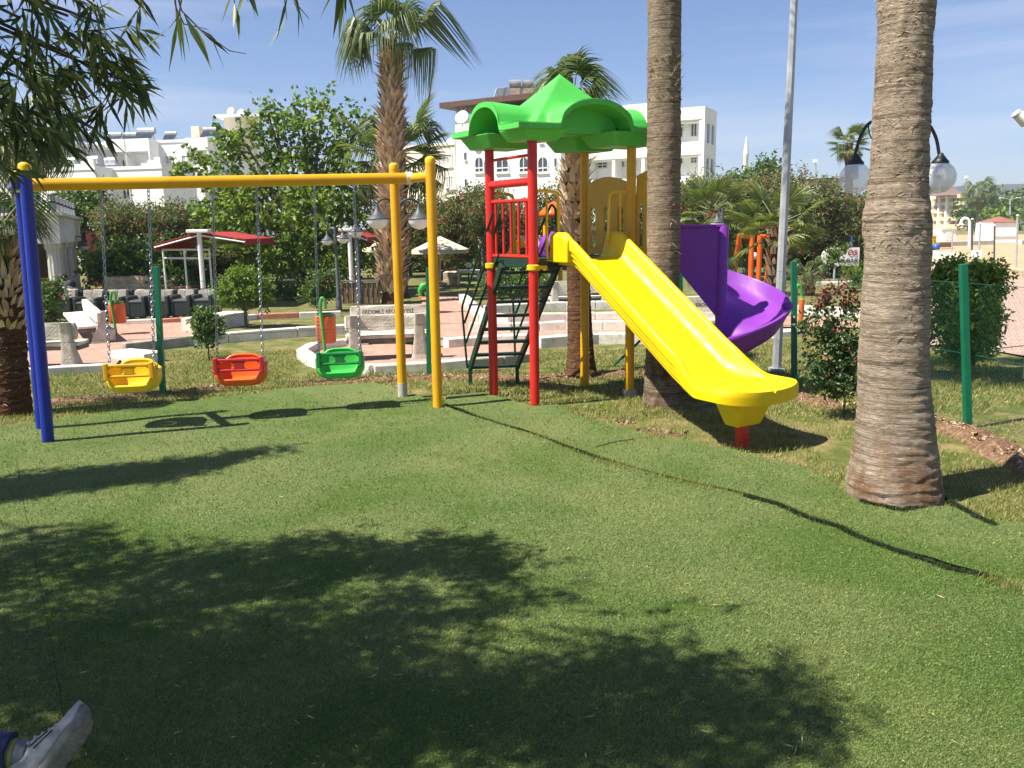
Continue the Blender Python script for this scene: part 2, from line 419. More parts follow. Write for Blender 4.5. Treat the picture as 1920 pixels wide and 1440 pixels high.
stuff(link('turf_fibres', np_mesh('turf_fibres', vs, fs, M_fib)), 'short matted green fibres of the artificial turf', 'turf')

# frayed dark fibres along the open seams
M_fray = leafmat('frayed_backing', [(.010,.016,.008),(.02,.03,.012),(.035,.055,.018),(.06,.09,.03)], .05, .8, .15)
FR_ = []
for pxs, n_ in (([(1395,930),(1460,947),(1520,972),(1575,987),(1610,1005),(1700,1037),(1790,1067),(1860,1080)], 5200), ([(1615,940),(1650,949),(1690,958),(1730,950)], 1500), ([(1752,927),(1790,947),(1830,970),(1866,985)], 1500), ([(832,758),(910,786),(1010,818),(1100,850),(1200,880)], 1800)):
    q = [P(*z) for z in pxs]
    for a_, c_ in zip(q, q[1:]):
        k_ = rng.uniform(0,1,n_//(len(q)-1))[:,None]; FR_.append(np.array([[a_.x,a_.y]])*(1-k_)+np.array([[c_.x,c_.y]])*k_+rng.normal(0,1,(len(k_),2))*np.array([.012,.010]))
FR_ = np.concatenate(FR_); v_, f_ = blades(len(FR_), FR_, .022, .005, 2.2, rng, np.array([und(x,y)-.002 for x,y in FR_]))
stuff(link('frayed_edge', np_mesh('frayed_edge', v_, f_, M_fray), turfB))
# --- real grass blades: inside the playground on the right and in the seams
M_blade = leafmat('grass_blade', [(.06,.10,.018),(.12,.18,.035),(.20,.25,.055),(.34,.31,.11),(.50,.40,.20)], .25, .6, .25)
pts = []
def in_view(q): return q
cand = ground_pts(120000, 4.3, 9.6, rng, marg=1.0)
hib = np.interp(cand[:,0], [p[0] for p in edgeB], [p[1] for p in edgeB])
nz = np.array([mnoise.noise((x*1.8, y*1.8, 2)) for x,y in cand])
ok = (cand[:,1] > hib+.02) & (cand[:,0] > .2) & (nz > -.25)
g1 = cand[ok]
far = ground_pts(110000, 7.6, 12.5, rng, pw=1, marg=1.05)
bk = np.interp(far[:,0], [p[0] for p in topA], [p[1] for p in topA]); eb = np.interp(far[:,0], [p[0] for p in edgeB], [p[1] for p in edgeB])
lim = np.where(far[:,0] < backc[-1][0], bk, np.maximum(eb, bk))
k1a, k1b = P(-40,706), P(212,690); ring = [P(*q) for q in ((620,690),(567,668),(640,648),(835,650),(1005,640),(1345,642))]
kerb_y = np.interp(far[:,0], [P(212,694).x-.01, P(230,664).x, P(360,646).x, P(560,680).x, P(570,668).x, P(620,695).x, P(880,688).x, P(1008,676).x, P(1010,652).x, P(1345,646).x, P(1350,632).x, P(1700,645).x, P(1960,680).x], [P(212,694).y, P(230,664).y, P(360,646).y, P(560,632).y, P(567,672).y, P(620,697).y, P(880,690).y, P(1008,678).y, P(1010,654).y, P(1345,648).y, P(1350,634).y, P(1700,650).y, P(1960,690).y])
nzf = np.array([mnoise.noise((x*1.4, y*1.4, 7)) for x,y in far])
gf = far[(far[:,1] > lim+.03) & (far[:,1] < kerb_y-.1) & (nzf > -.35)]
tuft = []
seam_arr = np.array(seam)
for (px0, px1, n_) in [((1000,815),(1130,862),900),((1130,862),(1300,905),1500),((1300,905),(1400,928),900),((1850,1078),(1980,1130),1500),((1130,835),(1250,815),600),((860,765),(1000,815),300),((1560,905),(1600,935),150)]:
    a, b = P(*px0), P(*px1); k = rng.uniform(0,1,n_)[:,None]
    q = np.array([[a.x,a.y]])*(1-k)+np.array([[b.x,b.y]])*k
    q = q+rng.normal(0,1,(n_,2))*np.array([.04,.035]); tuft.append(q)
g2 = np.concatenate(tuft)
def gz(a): return np.array([und(x,y)-.02 for x,y in a])
v3, f3 = blades(len(gf), gf, .045, .009, 1.3, rng, gz(gf)); v1, f1 = blades(len(g1), g1, .038, .005, 1.3, rng, gz(g1)); v2, f2 = blades(len(g2), g2, .05, .0045, 1.1, rng, gz(g2))
stuff(link('grass', np_mesh('grass', np.concatenate([v1,v2,v3]), np.concatenate([f1, f2+len(v1), f3+len(v1)+len(v2)]), M_blade)), 'thin green and straw coloured grass around the slide and palm', 'grass')

# --- straw bits and fallen leaves on the turf
M_straw = leafmat('straw', [(.34,.26,.12),(.42,.35,.18),(.50,.44,.26),(.26,.16,.08)], .1, .8, .2)
xy = ground_pts(700, 2.3, 8.0, rng); n = len(xy)
ang = rng.uniform(0,2*np.pi,n); dirs = np.stack([np.cos(ang), np.sin(ang), rng.uniform(-.05,.15,n)],1)
pts = np.stack([xy[:,0], xy[:,1], [und(x,y)+.008 for x,y in xy]],1)
L = np.where(rng.uniform(0,1,n) < .12, .05, .016)
stuff(link('fallen_leaves', leaf_mesh('fallen_leaves', pts, dirs, L, np.where(L > .03, .005, .004), M_straw, rng, 0.0, .2)), 'dry straw bits and fallen leaves scattered over the turf', 'leaf litter')

# --- dug soil along the fence
M_clod = leafmat('soil_clod', [(.10,.05,.03),(.20,.115,.07),(.30,.19,.12),(.46,.35,.25),(.58,.48,.36)], .0, .95, .1)
def soil_strip(pxs, w, hgt, seed, label):
    c = [P(*q) for q in pxs]; mb = MB(); path = []
    for a, b in zip(c, c[1:]):
        nn = max(2, int((b-a).length/.06))
        path += [a.lerp(b, k/nn) for k in range(nn)]
    path.append(c[-1]); rows = 12; vs = []
    for i, p in enumerate(path):
        d = (path[min(i+1,len(path)-1)]-path[max(i-1,0)]).normalized(); s_ = V(-d.y, d.x, 0)
        endf = min(1, i/4, (len(path)-1-i)/4)
        for j in range(rows+1):
            v = j/rows*2-1; ww = w*(.75+.5*mnoise.noise((i*.11, seed, 0)))
            q = p+s_*v*ww
            z = -.03+und(q.x,q.y) + endf*(1-v*v)*hgt*(.9+mnoise.noise((q.x*5,q.y*5,seed))*.8) + endf*(1-abs(v))*mnoise.noise((q.x*16,q.y*16,seed))*.03
            vs.append((q.x,q.y,z))
    mb.add(vs, [(i*(rows+1)+j,(i+1)*(rows+1)+j,(i+1)*(rows+1)+j+1,i*(rows+1)+j+1) for i in range(len(path)-1) for j in range(rows)])
    o = mb.build('soil_strip', M_soil, smooth=True); struct(o); o['label'] = label
    # clods and chips lying on it
    r_ = np.random.default_rng(seed); mb2 = MB()
    for k in range(int(len(path)*16)):
        i = r_.integers(0, len(path)); p = path[i]; q = p+V(r_.normal(0,.06), r_.normal(0, w*.45), 0)
        sz = r_.uniform(.006,.026); vv = [V(*r_.normal(0,1,3)).normalized()*sz*r_.uniform(.6,1.2) for _ in range(4)]
        z = -.02+und(q.x,q.y)+hgt*.75*max(0,1-((q-p).length/w)**2)
        mb2.add([q+V(0,0,z)+x for x in vv], [(0,1,2),(0,2,3),(0,3,1),(1,3,2)])
    stuff(mb2.build('clods', M_clod, o))
    return o
soil_strip([(-20,762),(100,752),(200,744),(300,737),(390,727),(450,722)], .17, .05, 21, 'strip of dug brown soil below the swings')
soil_strip([(560,718),(640,712),(760,707),(850,703),(930,706),(1000,706),(1080,704),(1150,698),(1230,698)], .20, .04, 22, 'strip of dug soil behind the play tower ladder')
soil_strip([(1430,740),(1480,735),(1530,752),(1600,762)], .22, .06, 23, 'patch of dug soil behind the end of the yellow slide')
soil_strip([(1745,790),(1800,805),(1860,830),(1910,862),(1960,900)], .22, .08, 24, 'heap of dug soil by the fence at the right')
soil_strip([(1215,803),(1245,808),(1275,810)], .05, .012, 25, 'small bare soil patch in the grass under the slide')
soil_strip([(1160,785),(1185,790)], .04, .012, 26, 'tiny bare soil patch left of the slide')

# --- paving, kerbs
def pxsheet(name, pxs, z, m_): return sheet(name, [(P(*q).x, P(*q).y) for q in pxs], z, m_)
pxsheet('paving', [(-60,702),(210,690),(240,657),(362,642),(362,602),(230,606),(-60,622)], -.004, M_pave)
pxsheet('paving', [(570,668),(600,650),(700,640),(880,655),(1008,640),(1008,672),(880,685),(760,692),(620,690)], -.004, M_pave)
pxsheet('paving', [(790,556),(866,556),(905,600),(1345,596),(1345,628),(1005,642),(900,668),(800,640)], -.008, M_pave)
pxsheet('paving', [(1345,590),(1500,592),(1640,598),(1740,606),(1740,622),(1640,614),(1500,612),(1345,612)], -.004, M_pave)
pxsheet('promenade', [(1730,484),(1752,470),(1772,480),(1800,489),(1930,520),(2200,600),(2200,700),(1930,668),(1860,656),(1700,642)], -.004, M_prom)
M_sand = mat('sand', (.47,.34,.20), .95, .15, 1.2, .5, 30, .02)
pxsheet('beach', [(1700,446),(1800,440),(2100,438),(2300,560),(2100,585),(1920,517),(1800,486),(1760,476)], -.012, M_sand)
def kerb(pxs, w, h, m_, label, every=.6, alt=None):
    c = [P(*q) for q in pxs]; root = None; k = 0
    root = bpy.data.objects.new('kerb', None); COL.objects.link(root); root.location = c[0]; struct(root); root['label'] = label
    for a, b in zip(c, c[1:]):
        L = (b-a).length; n = max(1, round(L/every)); d = (b-a)/n; dn = d.normalized()
        for i in range(n):
            mb = MB(); p0 = a+d*i+dn*.004; p1 = a+d*(i+1)-dn*.004; j = random.Random(k*7+len(label)).uniform(-.008,.008)
            mb.beam(p0+V(0,0,h/2-.03+j), p1+V(0,0,h/2-.03-j), w, h+.06)
            mm = alt if (alt and k % 3 == 1) else m_
            mb.build('kerb_stone', mm, root, bevel=.015); k += 1
    return root
kerb([(-40,706),(90,699),(212,690)], .14, .07, M_kerb, 'pale kerb in front of the left concrete bench')
kerb([(232,659),(290,652),(360,644)], .14, .12, M_kerbgrey, 'grey shaded kerb curving behind the yellow swing seat')
kerb([(360,644),(490,633),(620,624),(760,616)], .16, .13, M_kerb, 'long white kerb behind the swings')
kerb([(225,668),(292,675)], .34, .10, M_kerb, 'pointed white kerb end behind the yellow swing seat', 2)
kerb([(225,608),(300,605),(360,602)], .14, .08, M_kerb, 'red and white kerb by the orange bin', .8, M_kerbred)
kerb([(445,600),(480,596),(640,590)], .14, .08, M_kerb, 'red and white kerb below the hedge', .8, M_kerbred)
kerb([(362,620),(447,605)], .5, .22, M_kerb, 'low white concrete ledge beside the small shrub', 3)
kerb([(620,690),(585,680),(567,668),(585,656),(640,648),(690,645)], .16, .10, M_kerb, 'rounded white kerb round the left end of the bench bay')
kerb([(620,691),(700,696),(800,690),(880,684)], .16, .08, M_kerb, 'white kerb in front of the lettered bench')
kerb([(880,684),(940,678),(1005,671)], .16, .08, M_kerbgrey, 'grey kerb under the ladder')
kerb([(835,650),(920,643),(1005,640)], .2, .12, M_kerb, 'white kerb crossing behind the ladder')
kerb([(1008,648),(1120,640),(1230,640),(1345,642)], .2, .13, M_kerb, 'white kerb behind the palm under the play tower')
kerb([(866,560),(905,600),(960,604),(1060,600),(1345,598)], .2, .14, M_kerb, 'white kerb of the planting bed behind the ladder')
kerb([(905,585),(1000,580),(1060,578),(1345,574)], .2, .14, M_kerb, 'far white kerb of the planting bed')
kerb([(880,620),(960,620),(1060,617),(1345,615)], .2, .14, M_kerb, 'middle white kerb behind the ladder')
kerb([(1345,584),(1500,586),(1620,592),(1740,600)], .22, .14, M_kerb, 'white kerb behind the rose bush')
kerb([(1440,628),(1500,624)], .3, .06, M_kerb, 'short pale kerb left of the rose bush')
kerb([(1520,534),(1580,533),(1640,528)], .2, .08, M_kerb, 'thin pale kerb across the far lawn')
# ============================================================ play equipment
def paint(name, col, rough=.32, dirt=.12, spec=.42): return mat(name, col, rough, .06, 3, .08, 140, .002, dirt=dirt, spec=spec)
M_yel = paint('yellow_paint', (.72,.36,.008)); M_blue = paint('blue_paint', (.008,.026,.30), .36); M_red = paint('red_paint', (.60,.022,.016))
M_yelpl = paint('yellow_plastic', (.80,.54,.002), .42, .14, .32); M_yelcap = paint('yellow_cap', (.78,.48,.01))
M_grnroof = paint('roof_green_plastic', (.085,.50,.085), .45, .10, .3); M_purple = paint('purple_plastic', (.215,.040,.38), .46, .10, .3)
M_dkgreen = paint('dark_green_paint', (.006,.035,.022), .4); M_postgreen = paint('fence_green', (.0,.14,.07), .45)
M_panel = paint('ochre_panel', (.66,.36,.006), .45, .1)
M_orange = paint('orange_plastic', (.78,.12,.01), .35); M_orangered = paint('red_guard', (.55,.025,.03), .35)
M_grnpl = paint('green_plastic', (.05,.50,.075), .36); M_grnguard = paint('green_guard', (.012,.22,.055), .36)
M_yelseat = paint('yellow_seat', (.84,.56,.01), .38); M_yelguard = paint('amber_guard', (.80,.40,.006), .38)
M_chain = mat('galvanised_chain', (.42,.46,.52), .35, .15, 30, metal=.85)
M_white = mat('white_plastic', (.78,.77,.74), .5, .05, 8)
M_conc = mat('concrete', (.40,.37,.33), .9, .15, 6, .5, 60)

def post(root, name, b, h, r, m_, cap=None, top=None):
    b = Vector(b); t_ = Vector(top) if top else b+V(0,0,h)
    MB().tube([b-V(0,0,.12), b.lerp(t_,.5), t_], r, 20).build(name, m_, root, smooth=True)
    if cap:
        mb = MB(); mb.lathe([(r*1.03,-.028),(r*1.05,.006),(r*.92,.024),(r*.5,.036),(0.001,.038)], t_, 18); mb.build('post_cap', cap, root, smooth=True)

bF, bB, yF, yB = P(90,828), P(78,801), P(821,762), P(755,742)
swing = thing('swing_set', 'three seat swing frame with blue posts at one end and yellow posts at the other', 'swing set', (bF+yF)/2)
PR = .047
SH = 2.27
post(swing, 'blue_post', bF, SH, PR, M_blue, M_yelcap, AT(46,313,bF.y)); post(swing, 'blue_post', bB, SH, PR, M_blue, M_yelcap, AT(36,327,bB.y))
post(swing, 'yellow_post', yF, SH+.06, PR, M_yel, M_yelcap); post(swing, 'yellow_post', yB, SH+.05, PR, M_yel, M_yelcap)
# concrete sleeve showing at the foot of the far yellow post
MB().tube([yB-V(0,0,.1), yB+V(0,0,.14)], PR*1.05, 18).build('post_foot', M_conc, swing, smooth=True)
cl = (bF+bB)/2; cR = (yF+yB)/2
bz0 = AT(62, 347, cl.y).z; bz1 = AT(775, 334, cR.y).z
bl, br_ = V(cl.x, cl.y, bz0), V(cR.x, cR.y, bz1)
dirb = (br_-bl).normalized()
MB().tube([bl+dirb*.06, br_-dirb*.05], .052, 24).build('beam', M_yel, swing, smooth=True)
MB().tube([bl+dirb*.0, bl+dirb*.07], .058, 20).build('beam_joint', M_white, swing, smooth=True)
MB().tube([br_-dirb*.06, br_+dirb*.0], .060, 20).build('beam_joint', M_white, swing, smooth=True)
MB().tube([V(bF.x,bF.y,bz0), V(bB.x,bB.y,bz0)], .042, 18).build('cross_bar', M_blue, swing, smooth=True)
MB().tube([V(yF.x,yF.y,bz1), V(yB.x,yB.y,bz1)], .045, 18).build('cross_bar', M_yel, swing, smooth=True)
ring_c = V(bF.x+.01, bF.y, bz0)
MB().tube([V(bF.x,bF.y,bz0-.03), V(bF.x,bF.y,bz0+.03)], .052, 18).build('clamp', M_blue, swing, smooth=True)

def seat_parts(root, mseat, mguard, W=.46):
    """toddler seat: bowl with high back, front guard with two openings; local frame x right, y away, z up, origin at seat bottom"""
    n = 56; lev = 9; rings = []
    for k in range(lev+1):
        q = k/lev; ring = []
        for j in range(n):
            th = 2*math.pi*j/n; cx, cy = math.cos(th), math.sin(th)
            back = sm(cy, .35, .95); front = sm(-cy, .5, .95); side = 1-max(back, front)
            hump = sm(cy, .55, 1)*max(0, 1-(cx/.75)**2)
            rim = .17*side + (.175+.065*hump)*back + .055*front
            z = q**1.25*rim
            e = 2.0/3.4
            sx = (abs(cx)**e)*(1 if cx >= 0 else -1); sy = (abs(cy)**e)*(1 if cy >= 0 else -1)
            wx = W*.5*(.70+.30*min(1, (q*1.7))**.6) ; wy = .17*(.72+.28*min(1,q*1.6)**.6)
            if q == 0: wx *= .55; wy *= .5
            ring.append(V(sx*wx, sy*wy + .02*q*back, z))
        rings.append(ring)
    mb = MB(); mb.sweep(rings); mb.add(rings[0], [tuple(range(n))[::-1]])
    o = mb.build('seat', mseat, root, smooth=True, solid=.018, bevel=0); 
    md = o.modifiers.new('sub', 'SUBSURF'); md.levels = 1; md.render_levels = 1
    # rolled rim
    rim = MB(); rim.tube([rings[-1][j] for j in range(n)]+[rings[-1][0]], .014, 8, caps=False); rim.build('seat_rim', mseat, root, smooth=True)
    # guard: uprights, rails and a wide middle tab in one moulding
    g = MB(); y = -.165; zt, zb = .255, .135; w = W*.5-.02
    def bar(x0,x1,z0,z1,t=.03):
        g.obox(((x0+x1)/2, y, (z0+z1)/2), (x1-x0,0,0), (0,t,0), (0,0,z1-z0))
    bar(-w-.012,-w+.028,zb-.02,zt+.012,.04); bar(w-.028,w+.012,zb-.02,zt+.012,.04)
    bar(-w+.024,w-.024,zt-.03,zt); bar(-w+.024,w-.024,zb,zb+.024); bar(-.045,.045,zb+.02,zt-.026,.024)
    for sx in (-1,1):   # rounded corners of the openings
        for (xa, za) in ((sx*(w-.03), zt-.03), (sx*(w-.03), zb+.024), (sx*.045, zt-.03), (sx*.045, zb+.024)):
            g.obox((xa, y, za), (.022,0,.022), (0,.022,0), (-.022,0,.022))
    g.build('guard', mguard, root, bevel=.009, seg=3)
    # hand grips of the sides
    for sx in (-1,1):
        MB().obox((sx*(w-.008), -.06, .19), (.028,0,0), (0,.2,0), (0,0,.06)).build('side_arm', mguard, root, bevel=.01, seg=3)
def chain_mesh(p, q, name='chain'):
    p, q = Vector(p), Vector(q); L = (q-p).length; step = .034; n = int(L/step); d = (q-p).normalized()
    a = d.orthogonal().normalized(); b = d.cross(a); mb = MB()
    for i in range(n):
        c = p+d*step*(i+.5); s_ = a if i % 2 == 0 else b; t2 = b if i % 2 == 0 else a
        ring = []; NN = 10
        for k in range(NN):
            th = 2*math.pi*k/NN; ring.append(c + d*math.cos(th)*.0225 + s_*math.sin(th)*.0125)
        rr = []
        for k in range(NN):
            tg = (ring[(k+1)%NN]-ring[k-1]).normalized(); nn = tg.cross(t2).normalized()
            rr.append([ring[k]+nn*.0042, ring[k]+t2*.0042, ring[k]-nn*.0042, ring[k]-t2*.0042])
        rr.append(rr[0]); mb.sweep(rr)
    return mb
seats = [('yellow toddler swing seat with amber front guard, nearest the blue posts', M_yelseat, M_yelguard, (188,278), (206,303,738)),
         ('orange toddler swing seat with red front guard, middle of the three', M_orange, M_orangered, (398,481), (405,505,726)),
         ('green toddler swing seat with darker guard, nearest the yellow posts', M_grnpl, M_grnguard, (589,663), (593,686,713))]
for lab, ms_, mg_, (ca, cb), (x0,x1,yb) in seats:
    cx = (x0+x1)/2
    # seat hangs in the vertical plane below the beam
    d = ray(cx, yb-8); o_ = V(0,0,CAMH)
    nrm = V(-dirb.y, dirb.x, 0); t_ = (bl-o_).dot(nrm)/d.dot(nrm); c = o_+d*t_
    wpx = (x1-x0)*c.y/FPX*.985
    th = math.atan2(dirb.y, dirb.x)*.45
    s_ = thing('hanging_swing', lab, 'swing', c, 'toddler swings', th)
    seat_parts(s_, ms_, mg_, W=wpx*.96)
    for sgn, px in ((-1,ca),(1,cb)):
        low = Matrix.Rotation(th,3,'Z') @ V(sgn*(wpx*.48-.03), -.05, .20)
        dd = ray(px, 350); tt = (bl-o_).dot(nrm)/dd.dot(nrm); hi = o_+dd*tt
        lc = Matrix.Rotation(-th,3,'Z') @ (hi-c); lo2 = Matrix.Rotation(-th,3,'Z') @ low
        hm = MB().tube([lc+V(0,0,.075), lc+V(0,0,-.005)], .012, 8); hm.tube([lc+V(0,-.02,-.01), lc+V(0,.02,-.01)], .01, 8); hm.build('hanger', M_chain, s_, smooth=True)
        stuff(chain_mesh(lo2, lc, 'chain').build('chain', M_chain, s_, smooth=True))
for o in list(COL.objects):      # seat parts are built in the seat's own frame
    if o.parent and o.parent.name.startswith('hanging_swing'): o.matrix_parent_inverse = Matrix.Identity(4)

# ------------------------------------------------------------ play tower
rR, rL = P(1003,758), P(926,738)
yR = P(1180,737); yM = V(rL.x+(yR.x-rR.x), rL.y+(yR.y-rR.y), 0)
U, W_ = rL-rR, yR-rR            # short side, long side
def T(s, t, z): return rR + U*s + W_*t + V(0,0,z)     # tower frame, s along red side, t along slide side
PZ = AT(1003, 487, rR.y).z       # platform height
TOPZ = AT(988, 232, rR.y).z
tower = thing('play_tower', 'play tower with arched green roof, red and ochre posts and dark green ladder', 'play tower', T(.5,.5,0))
RP = .047
for b, m_, nm in ((rR,M_red,'red_post'),(rL,M_red,'red_post'),(yR,M_yel,'yellow_post'),(yM,M_yel,'yellow_post')):
    post(tower, nm, b, TOPZ, RP, m_)
MB().tube([yR-V(0,0,.1), yR+V(0,0,.04)], RP*1.5, 16).build('post_foot', M_conc, tower, smooth=True)
# deck
dk = MB(); dk.add([T(s,t,z) for z in (PZ-.05, PZ) for (s,t) in ((.06,.03),(.06,.97),(.94,.97),(.94,.03))], [(0,3,2,1),(4,5,6,7),(0,1,5,4),(1,2,6,5),(2,3,7,6),(3,0,4,7)])
dk.build('deck', M_dkgreen, tower)
for a, b in (((.08,0),(.92,0)),((1,.05),(1,.95)),((0,.05),(0,.95)),((.08,1),(.92,1))):
    MB().beam(T(a[0],a[1],PZ-.035), T(b[0],b[1],PZ-.035), .04, .085).build('deck_frame', M_dkgreen, tower, bevel=.006)
# yellow clamps under the deck on the red posts
for b in (rR, rL):
    mb = MB(); mb.lathe([(RP*1.02,-.03),(RP*1.35,-.022),(RP*1.35,.022),(RP*1.02,.03)], b+V(0,0,PZ-.075), 20)
    mb.box(b.x+.085, b.y+.015, PZ-.075, .09, .03, .035, .2); mb.build('clamp', M_yelcap, tower, smooth=False, bevel=.004)
# red side: slanted thin bar, thick bar, barrier
def zpx(px,py,Y): return AT(px,py,Y).z
zb1L, zb1R = zpx(912,302,rL.y), zpx(982,290,rR.y)
MB().tube([T(1,0,zb1L), T(0,0,zb1R)], .015, 10).build('thin_bar', M_red, tower, smooth=True)
MB().tube([T(1,0,zpx(905,348,rL.y)), T(0,0,zpx(985,340,rR.y))], .040, 16).build('thick_bar', M_red, tower, smooth=True)
zt_ = zpx(985,375,rR.y); zbm = zpx(985,484,rR.y)+.01
for z in (zt_, zbm): MB().tube([T(.96,0,z), T(.04,0,z)], .019, 10).build('barrier_rail', M_red, tower, smooth=True)
for k in range(5):
    s_ = .14+.72*k/4; MB().tube([T(s_,0,zbm), T(s_,0,zt_)], .014, 8).build('barrier_bar', M_red, tower, smooth=True)

# roof: square shell with four barrel arches and a pyramid in the middle
RX = 1.42   # roof overhang factor
def roof_pt(a, b):       # a,b in [-1,1]; a along the slide side, b along the red side
    return rR + U*(.5 + .5*b*1.58) + W_*(.5 + .5*a*1.48)
ZB = zpx(975, 230, T(.0,.0,0).y-.15)
def roof_h(a, b):
    def arch(x, w=.56, h=.30):
        q = abs(x)/w
        if q >= 1.35: return 0
        if q >= 1: return .0
        return h*math.sqrt(max(0, 1-q*q))
    def softarch(x, w, h):
        q = abs(x)/w; c = h*math.sqrt(max(0,1-min(1,q)**2.2)); fl = .035*math.exp(-((q-1.0)/.10)**2); return c+fl*(.35 if q > 1 else 1)*.4
    va = softarch(a, .47, .235)*(.72+.28*abs(b))
    vb = softarch(b, .44, .235)*(.72+.28*abs(a))
    pyr = .53 - .78*max(abs(a)*1.0, abs(b)*1.0)**1.0
    pyr = max(pyr, 0)
    k = .035
    m_ = max(va, vb, pyr)
    sm_ = m_ + k*math.log(math.exp((va-m_)/k)+math.exp((vb-m_)/k)+math.exp((pyr-m_)/k)) - k*math.log(3)*max(0,1-m_/.1)
    return max(sm_, 0)
N = 96; top = [[None]*(N+1) for _ in range(N+1)]
mb = MB(); vs = []
for i in range(N+1):
    for j in range(N+1):
        a, b = -1+2*i/N, -1+2*j/N; p = roof_pt(a,b); vs.append(V(p.x,p.y,ZB+roof_h(a,b)))
th_ = .055
nv = len(vs); vb_ = [v-V(0,0,th_) for v in vs]
idx = lambda i,j: i*(N+1)+j
fs = [(idx(i,j),idx(i,j+1),idx(i+1,j+1),idx(i+1,j)) for i in range(N) for j in range(N)]
cr_ = (Vector(vs[idx(0,1)])-Vector(vs[0])).cross(Vector(vs[idx(1,0)])-Vector(vs[0])).z
if cr_ < 0: fs = [f[::-1] for f in fs]
mb.add(vs, fs); rf = mb.build('roof', M_grnroof, tower, smooth=True)
vb_ = []
for i in range(N+1):
    for j in range(N+1):
        a, b = -1+2*i/N, -1+2*j/N; p = roof_pt(a,b); e_ = max(abs(a),abs(b)); vb_.append(V(p.x,p.y,ZB-th_+roof_h(a,b)*sm(e_,.25,.62)))
mb = MB(); mb.add(vb_, [f[::-1] for f in fs]); mb.build('roof_underside', M_grnroof, rf, smooth=True)
border = [idx(i,0) for i in range(N)]+[idx(N,j) for j in range(N)]+[idx(i,N) for i in range(N,0,-1)]+[idx(0,j) for j in range(N,0,-1)]
cen = roof_pt(0,0)
mb = MB(); n = len(border)
ring0 = [vs[k] for k in border]; 
def outw(p, d): 
    q = V(p.x-cen.x, p.y-cen.y, 0); return p + q.normalized()*d
r0 = [p+V(0,0,-.004) for p in ring0]; r1 = [outw(p,.014)+V(0,0,-.008) for p in ring0]; r2 = [outw(p,.014)-V(0,0,th_) for p in ring0]; r3 = [outw(p,-.006)-V(0,0,th_+.006) for p in ring0]
for ra, rb in ((r0,r1),(r1,r2),(r2,r3)):
    mb.add(ra+rb, [(k,(k+1)%n,n+(k+1)%n,n+k) for k in range(n)])
mb.build('roof_rim', M_grnroof, rf)
# added partitions closing the barrel ends so the roof interior looks dark
for ax_, sg in ((0,-1),(0,1),(1,-1),(1,1)):
    mbp_ = MB(); pts_ = []
    for k in range(21):
        x = -.45+.90*k/20; a, b = (x, sg*.62) if ax_ == 0 else (sg*.62, x)
        p = roof_pt(a,b); pts_.append((V(p.x,p.y,ZB-th_-.01), V(p.x,p.y,ZB-th_+roof_h(a,b)*sm(.62,.25,.62)+.01)))
    mbp_.add([q for pr in pts_ for q in pr], [(2*k,2*k+2,2*k+3,2*k+1) for k in range(20)]); mbp_.build('added_partition', M_grnroof, rf, solid=.01)
# skirt boxes that sit on the posts
for b, (s0,t0) in ((rR,(0,0)),(rL,(1,0)),(yR,(0,1)),(yM,(1,1))):
    mb = MB(); z1 = ZB-.045
    u_, w_ = U.normalized(), W_.normalized(); inw = (u_*(1 if s0 == 0 else -1)+w_*(1 if t0 == 0 else -1))*(.03 if (s0,t0) == (0,0) else .07)
    c_ = b+inw
    k_ = .8 if (s0,t0) == (0,0) else 1.0
    lo = [c_+u_*i*.19*k_+w_*j*.21*k_+V(0,0,z1-.13*k_) for i,j in ((-1,-1),(1,-1),(1,1),(-1,1))]
    hi = [c_+u_*i*.26*k_+w_*j*.29*k_+V(0,0,z1) for i,j in ((-1,-1),(1,-1),(1,1),(-1,1))]
    mb.add(lo+hi, [(0,1,2,3),(4,7,6,5)]+[(k,4+k,4+(k+1)%4,(k+1)%4) for k in range(4)])
    mb.build('roof_socket', M_grnroof, rf, bevel=.012)

# ochre panels with slots: between the two yellow posts, and one running right from the near yellow post
def slot_panel(pa, pb, z0, z1, rise, nslot, name='panel', root=tower, m_=M_panel, th=.022, sz0=.10, sz1=.62):
    pa, pb = Vector(pa), Vector(pb); d = pb-pa; L = d.length; dn = d.normalized(); nn = V(-dn.y,dn.x,0)
    mb = MB(); NS = nslot; pitch = L/NS; sw = pitch*.42
    def topz(x): return z1+rise*math.sin(math.pi*x/L)
    xsx = []
    def slab(xa, xb, za, zb_a, zb_b):
        a_, b_ = pa+dn*xa, pa+dn*xb
        pts = [V(a_.x,a_.y,za if not isinstance(za,tuple) else za[0]), V(b_.x,b_.y,za if not isinstance(za,tuple) else za[1]), V(b_.x,b_.y,zb_b), V(a_.x,a_.y,zb_a)]
        mb.add([p-nn*th/2 for p in pts]+[p+nn*th/2 for p in pts], [(0,1,2,3),(7,6,5,4),(0,4,5,1),(1,5,6,2),(2,6,7,3),(3,7,4,0)])
    H = z1-z0; za, zc = z0+H*sz0, z0+H*sz1
    for k in range(NS):
        x0 = k*pitch; xc = x0+pitch/2
        slab(x0, xc-sw/2, z0, topz(x0), topz(xc-sw/2)); slab(xc+sw/2, x0+pitch, z0, topz(xc+sw/2), topz(x0+pitch))
        slab(xc-sw/2, xc+sw/2, z0, za, za)
        M_ = 6
        for i in range(M_):   # rounded slot top
            xa, xb = xc-sw/2+sw*i/M_, xc-sw/2+sw*(i+1)/M_
            f = lambda x: zc + math.sqrt(max(0,(sw/2)**2-(x-xc)**2))
            slab(xa, xb, (f(xa),f(xb)), topz(xa), topz(xb))
    return mb.build(name, m_, root)
uw = W_.normalized()
slot_panel(T(.95,1.0,0), T(.06,1.0,0), PZ+.02, zpx(1130,345,yR.y+.3), .07, 3)
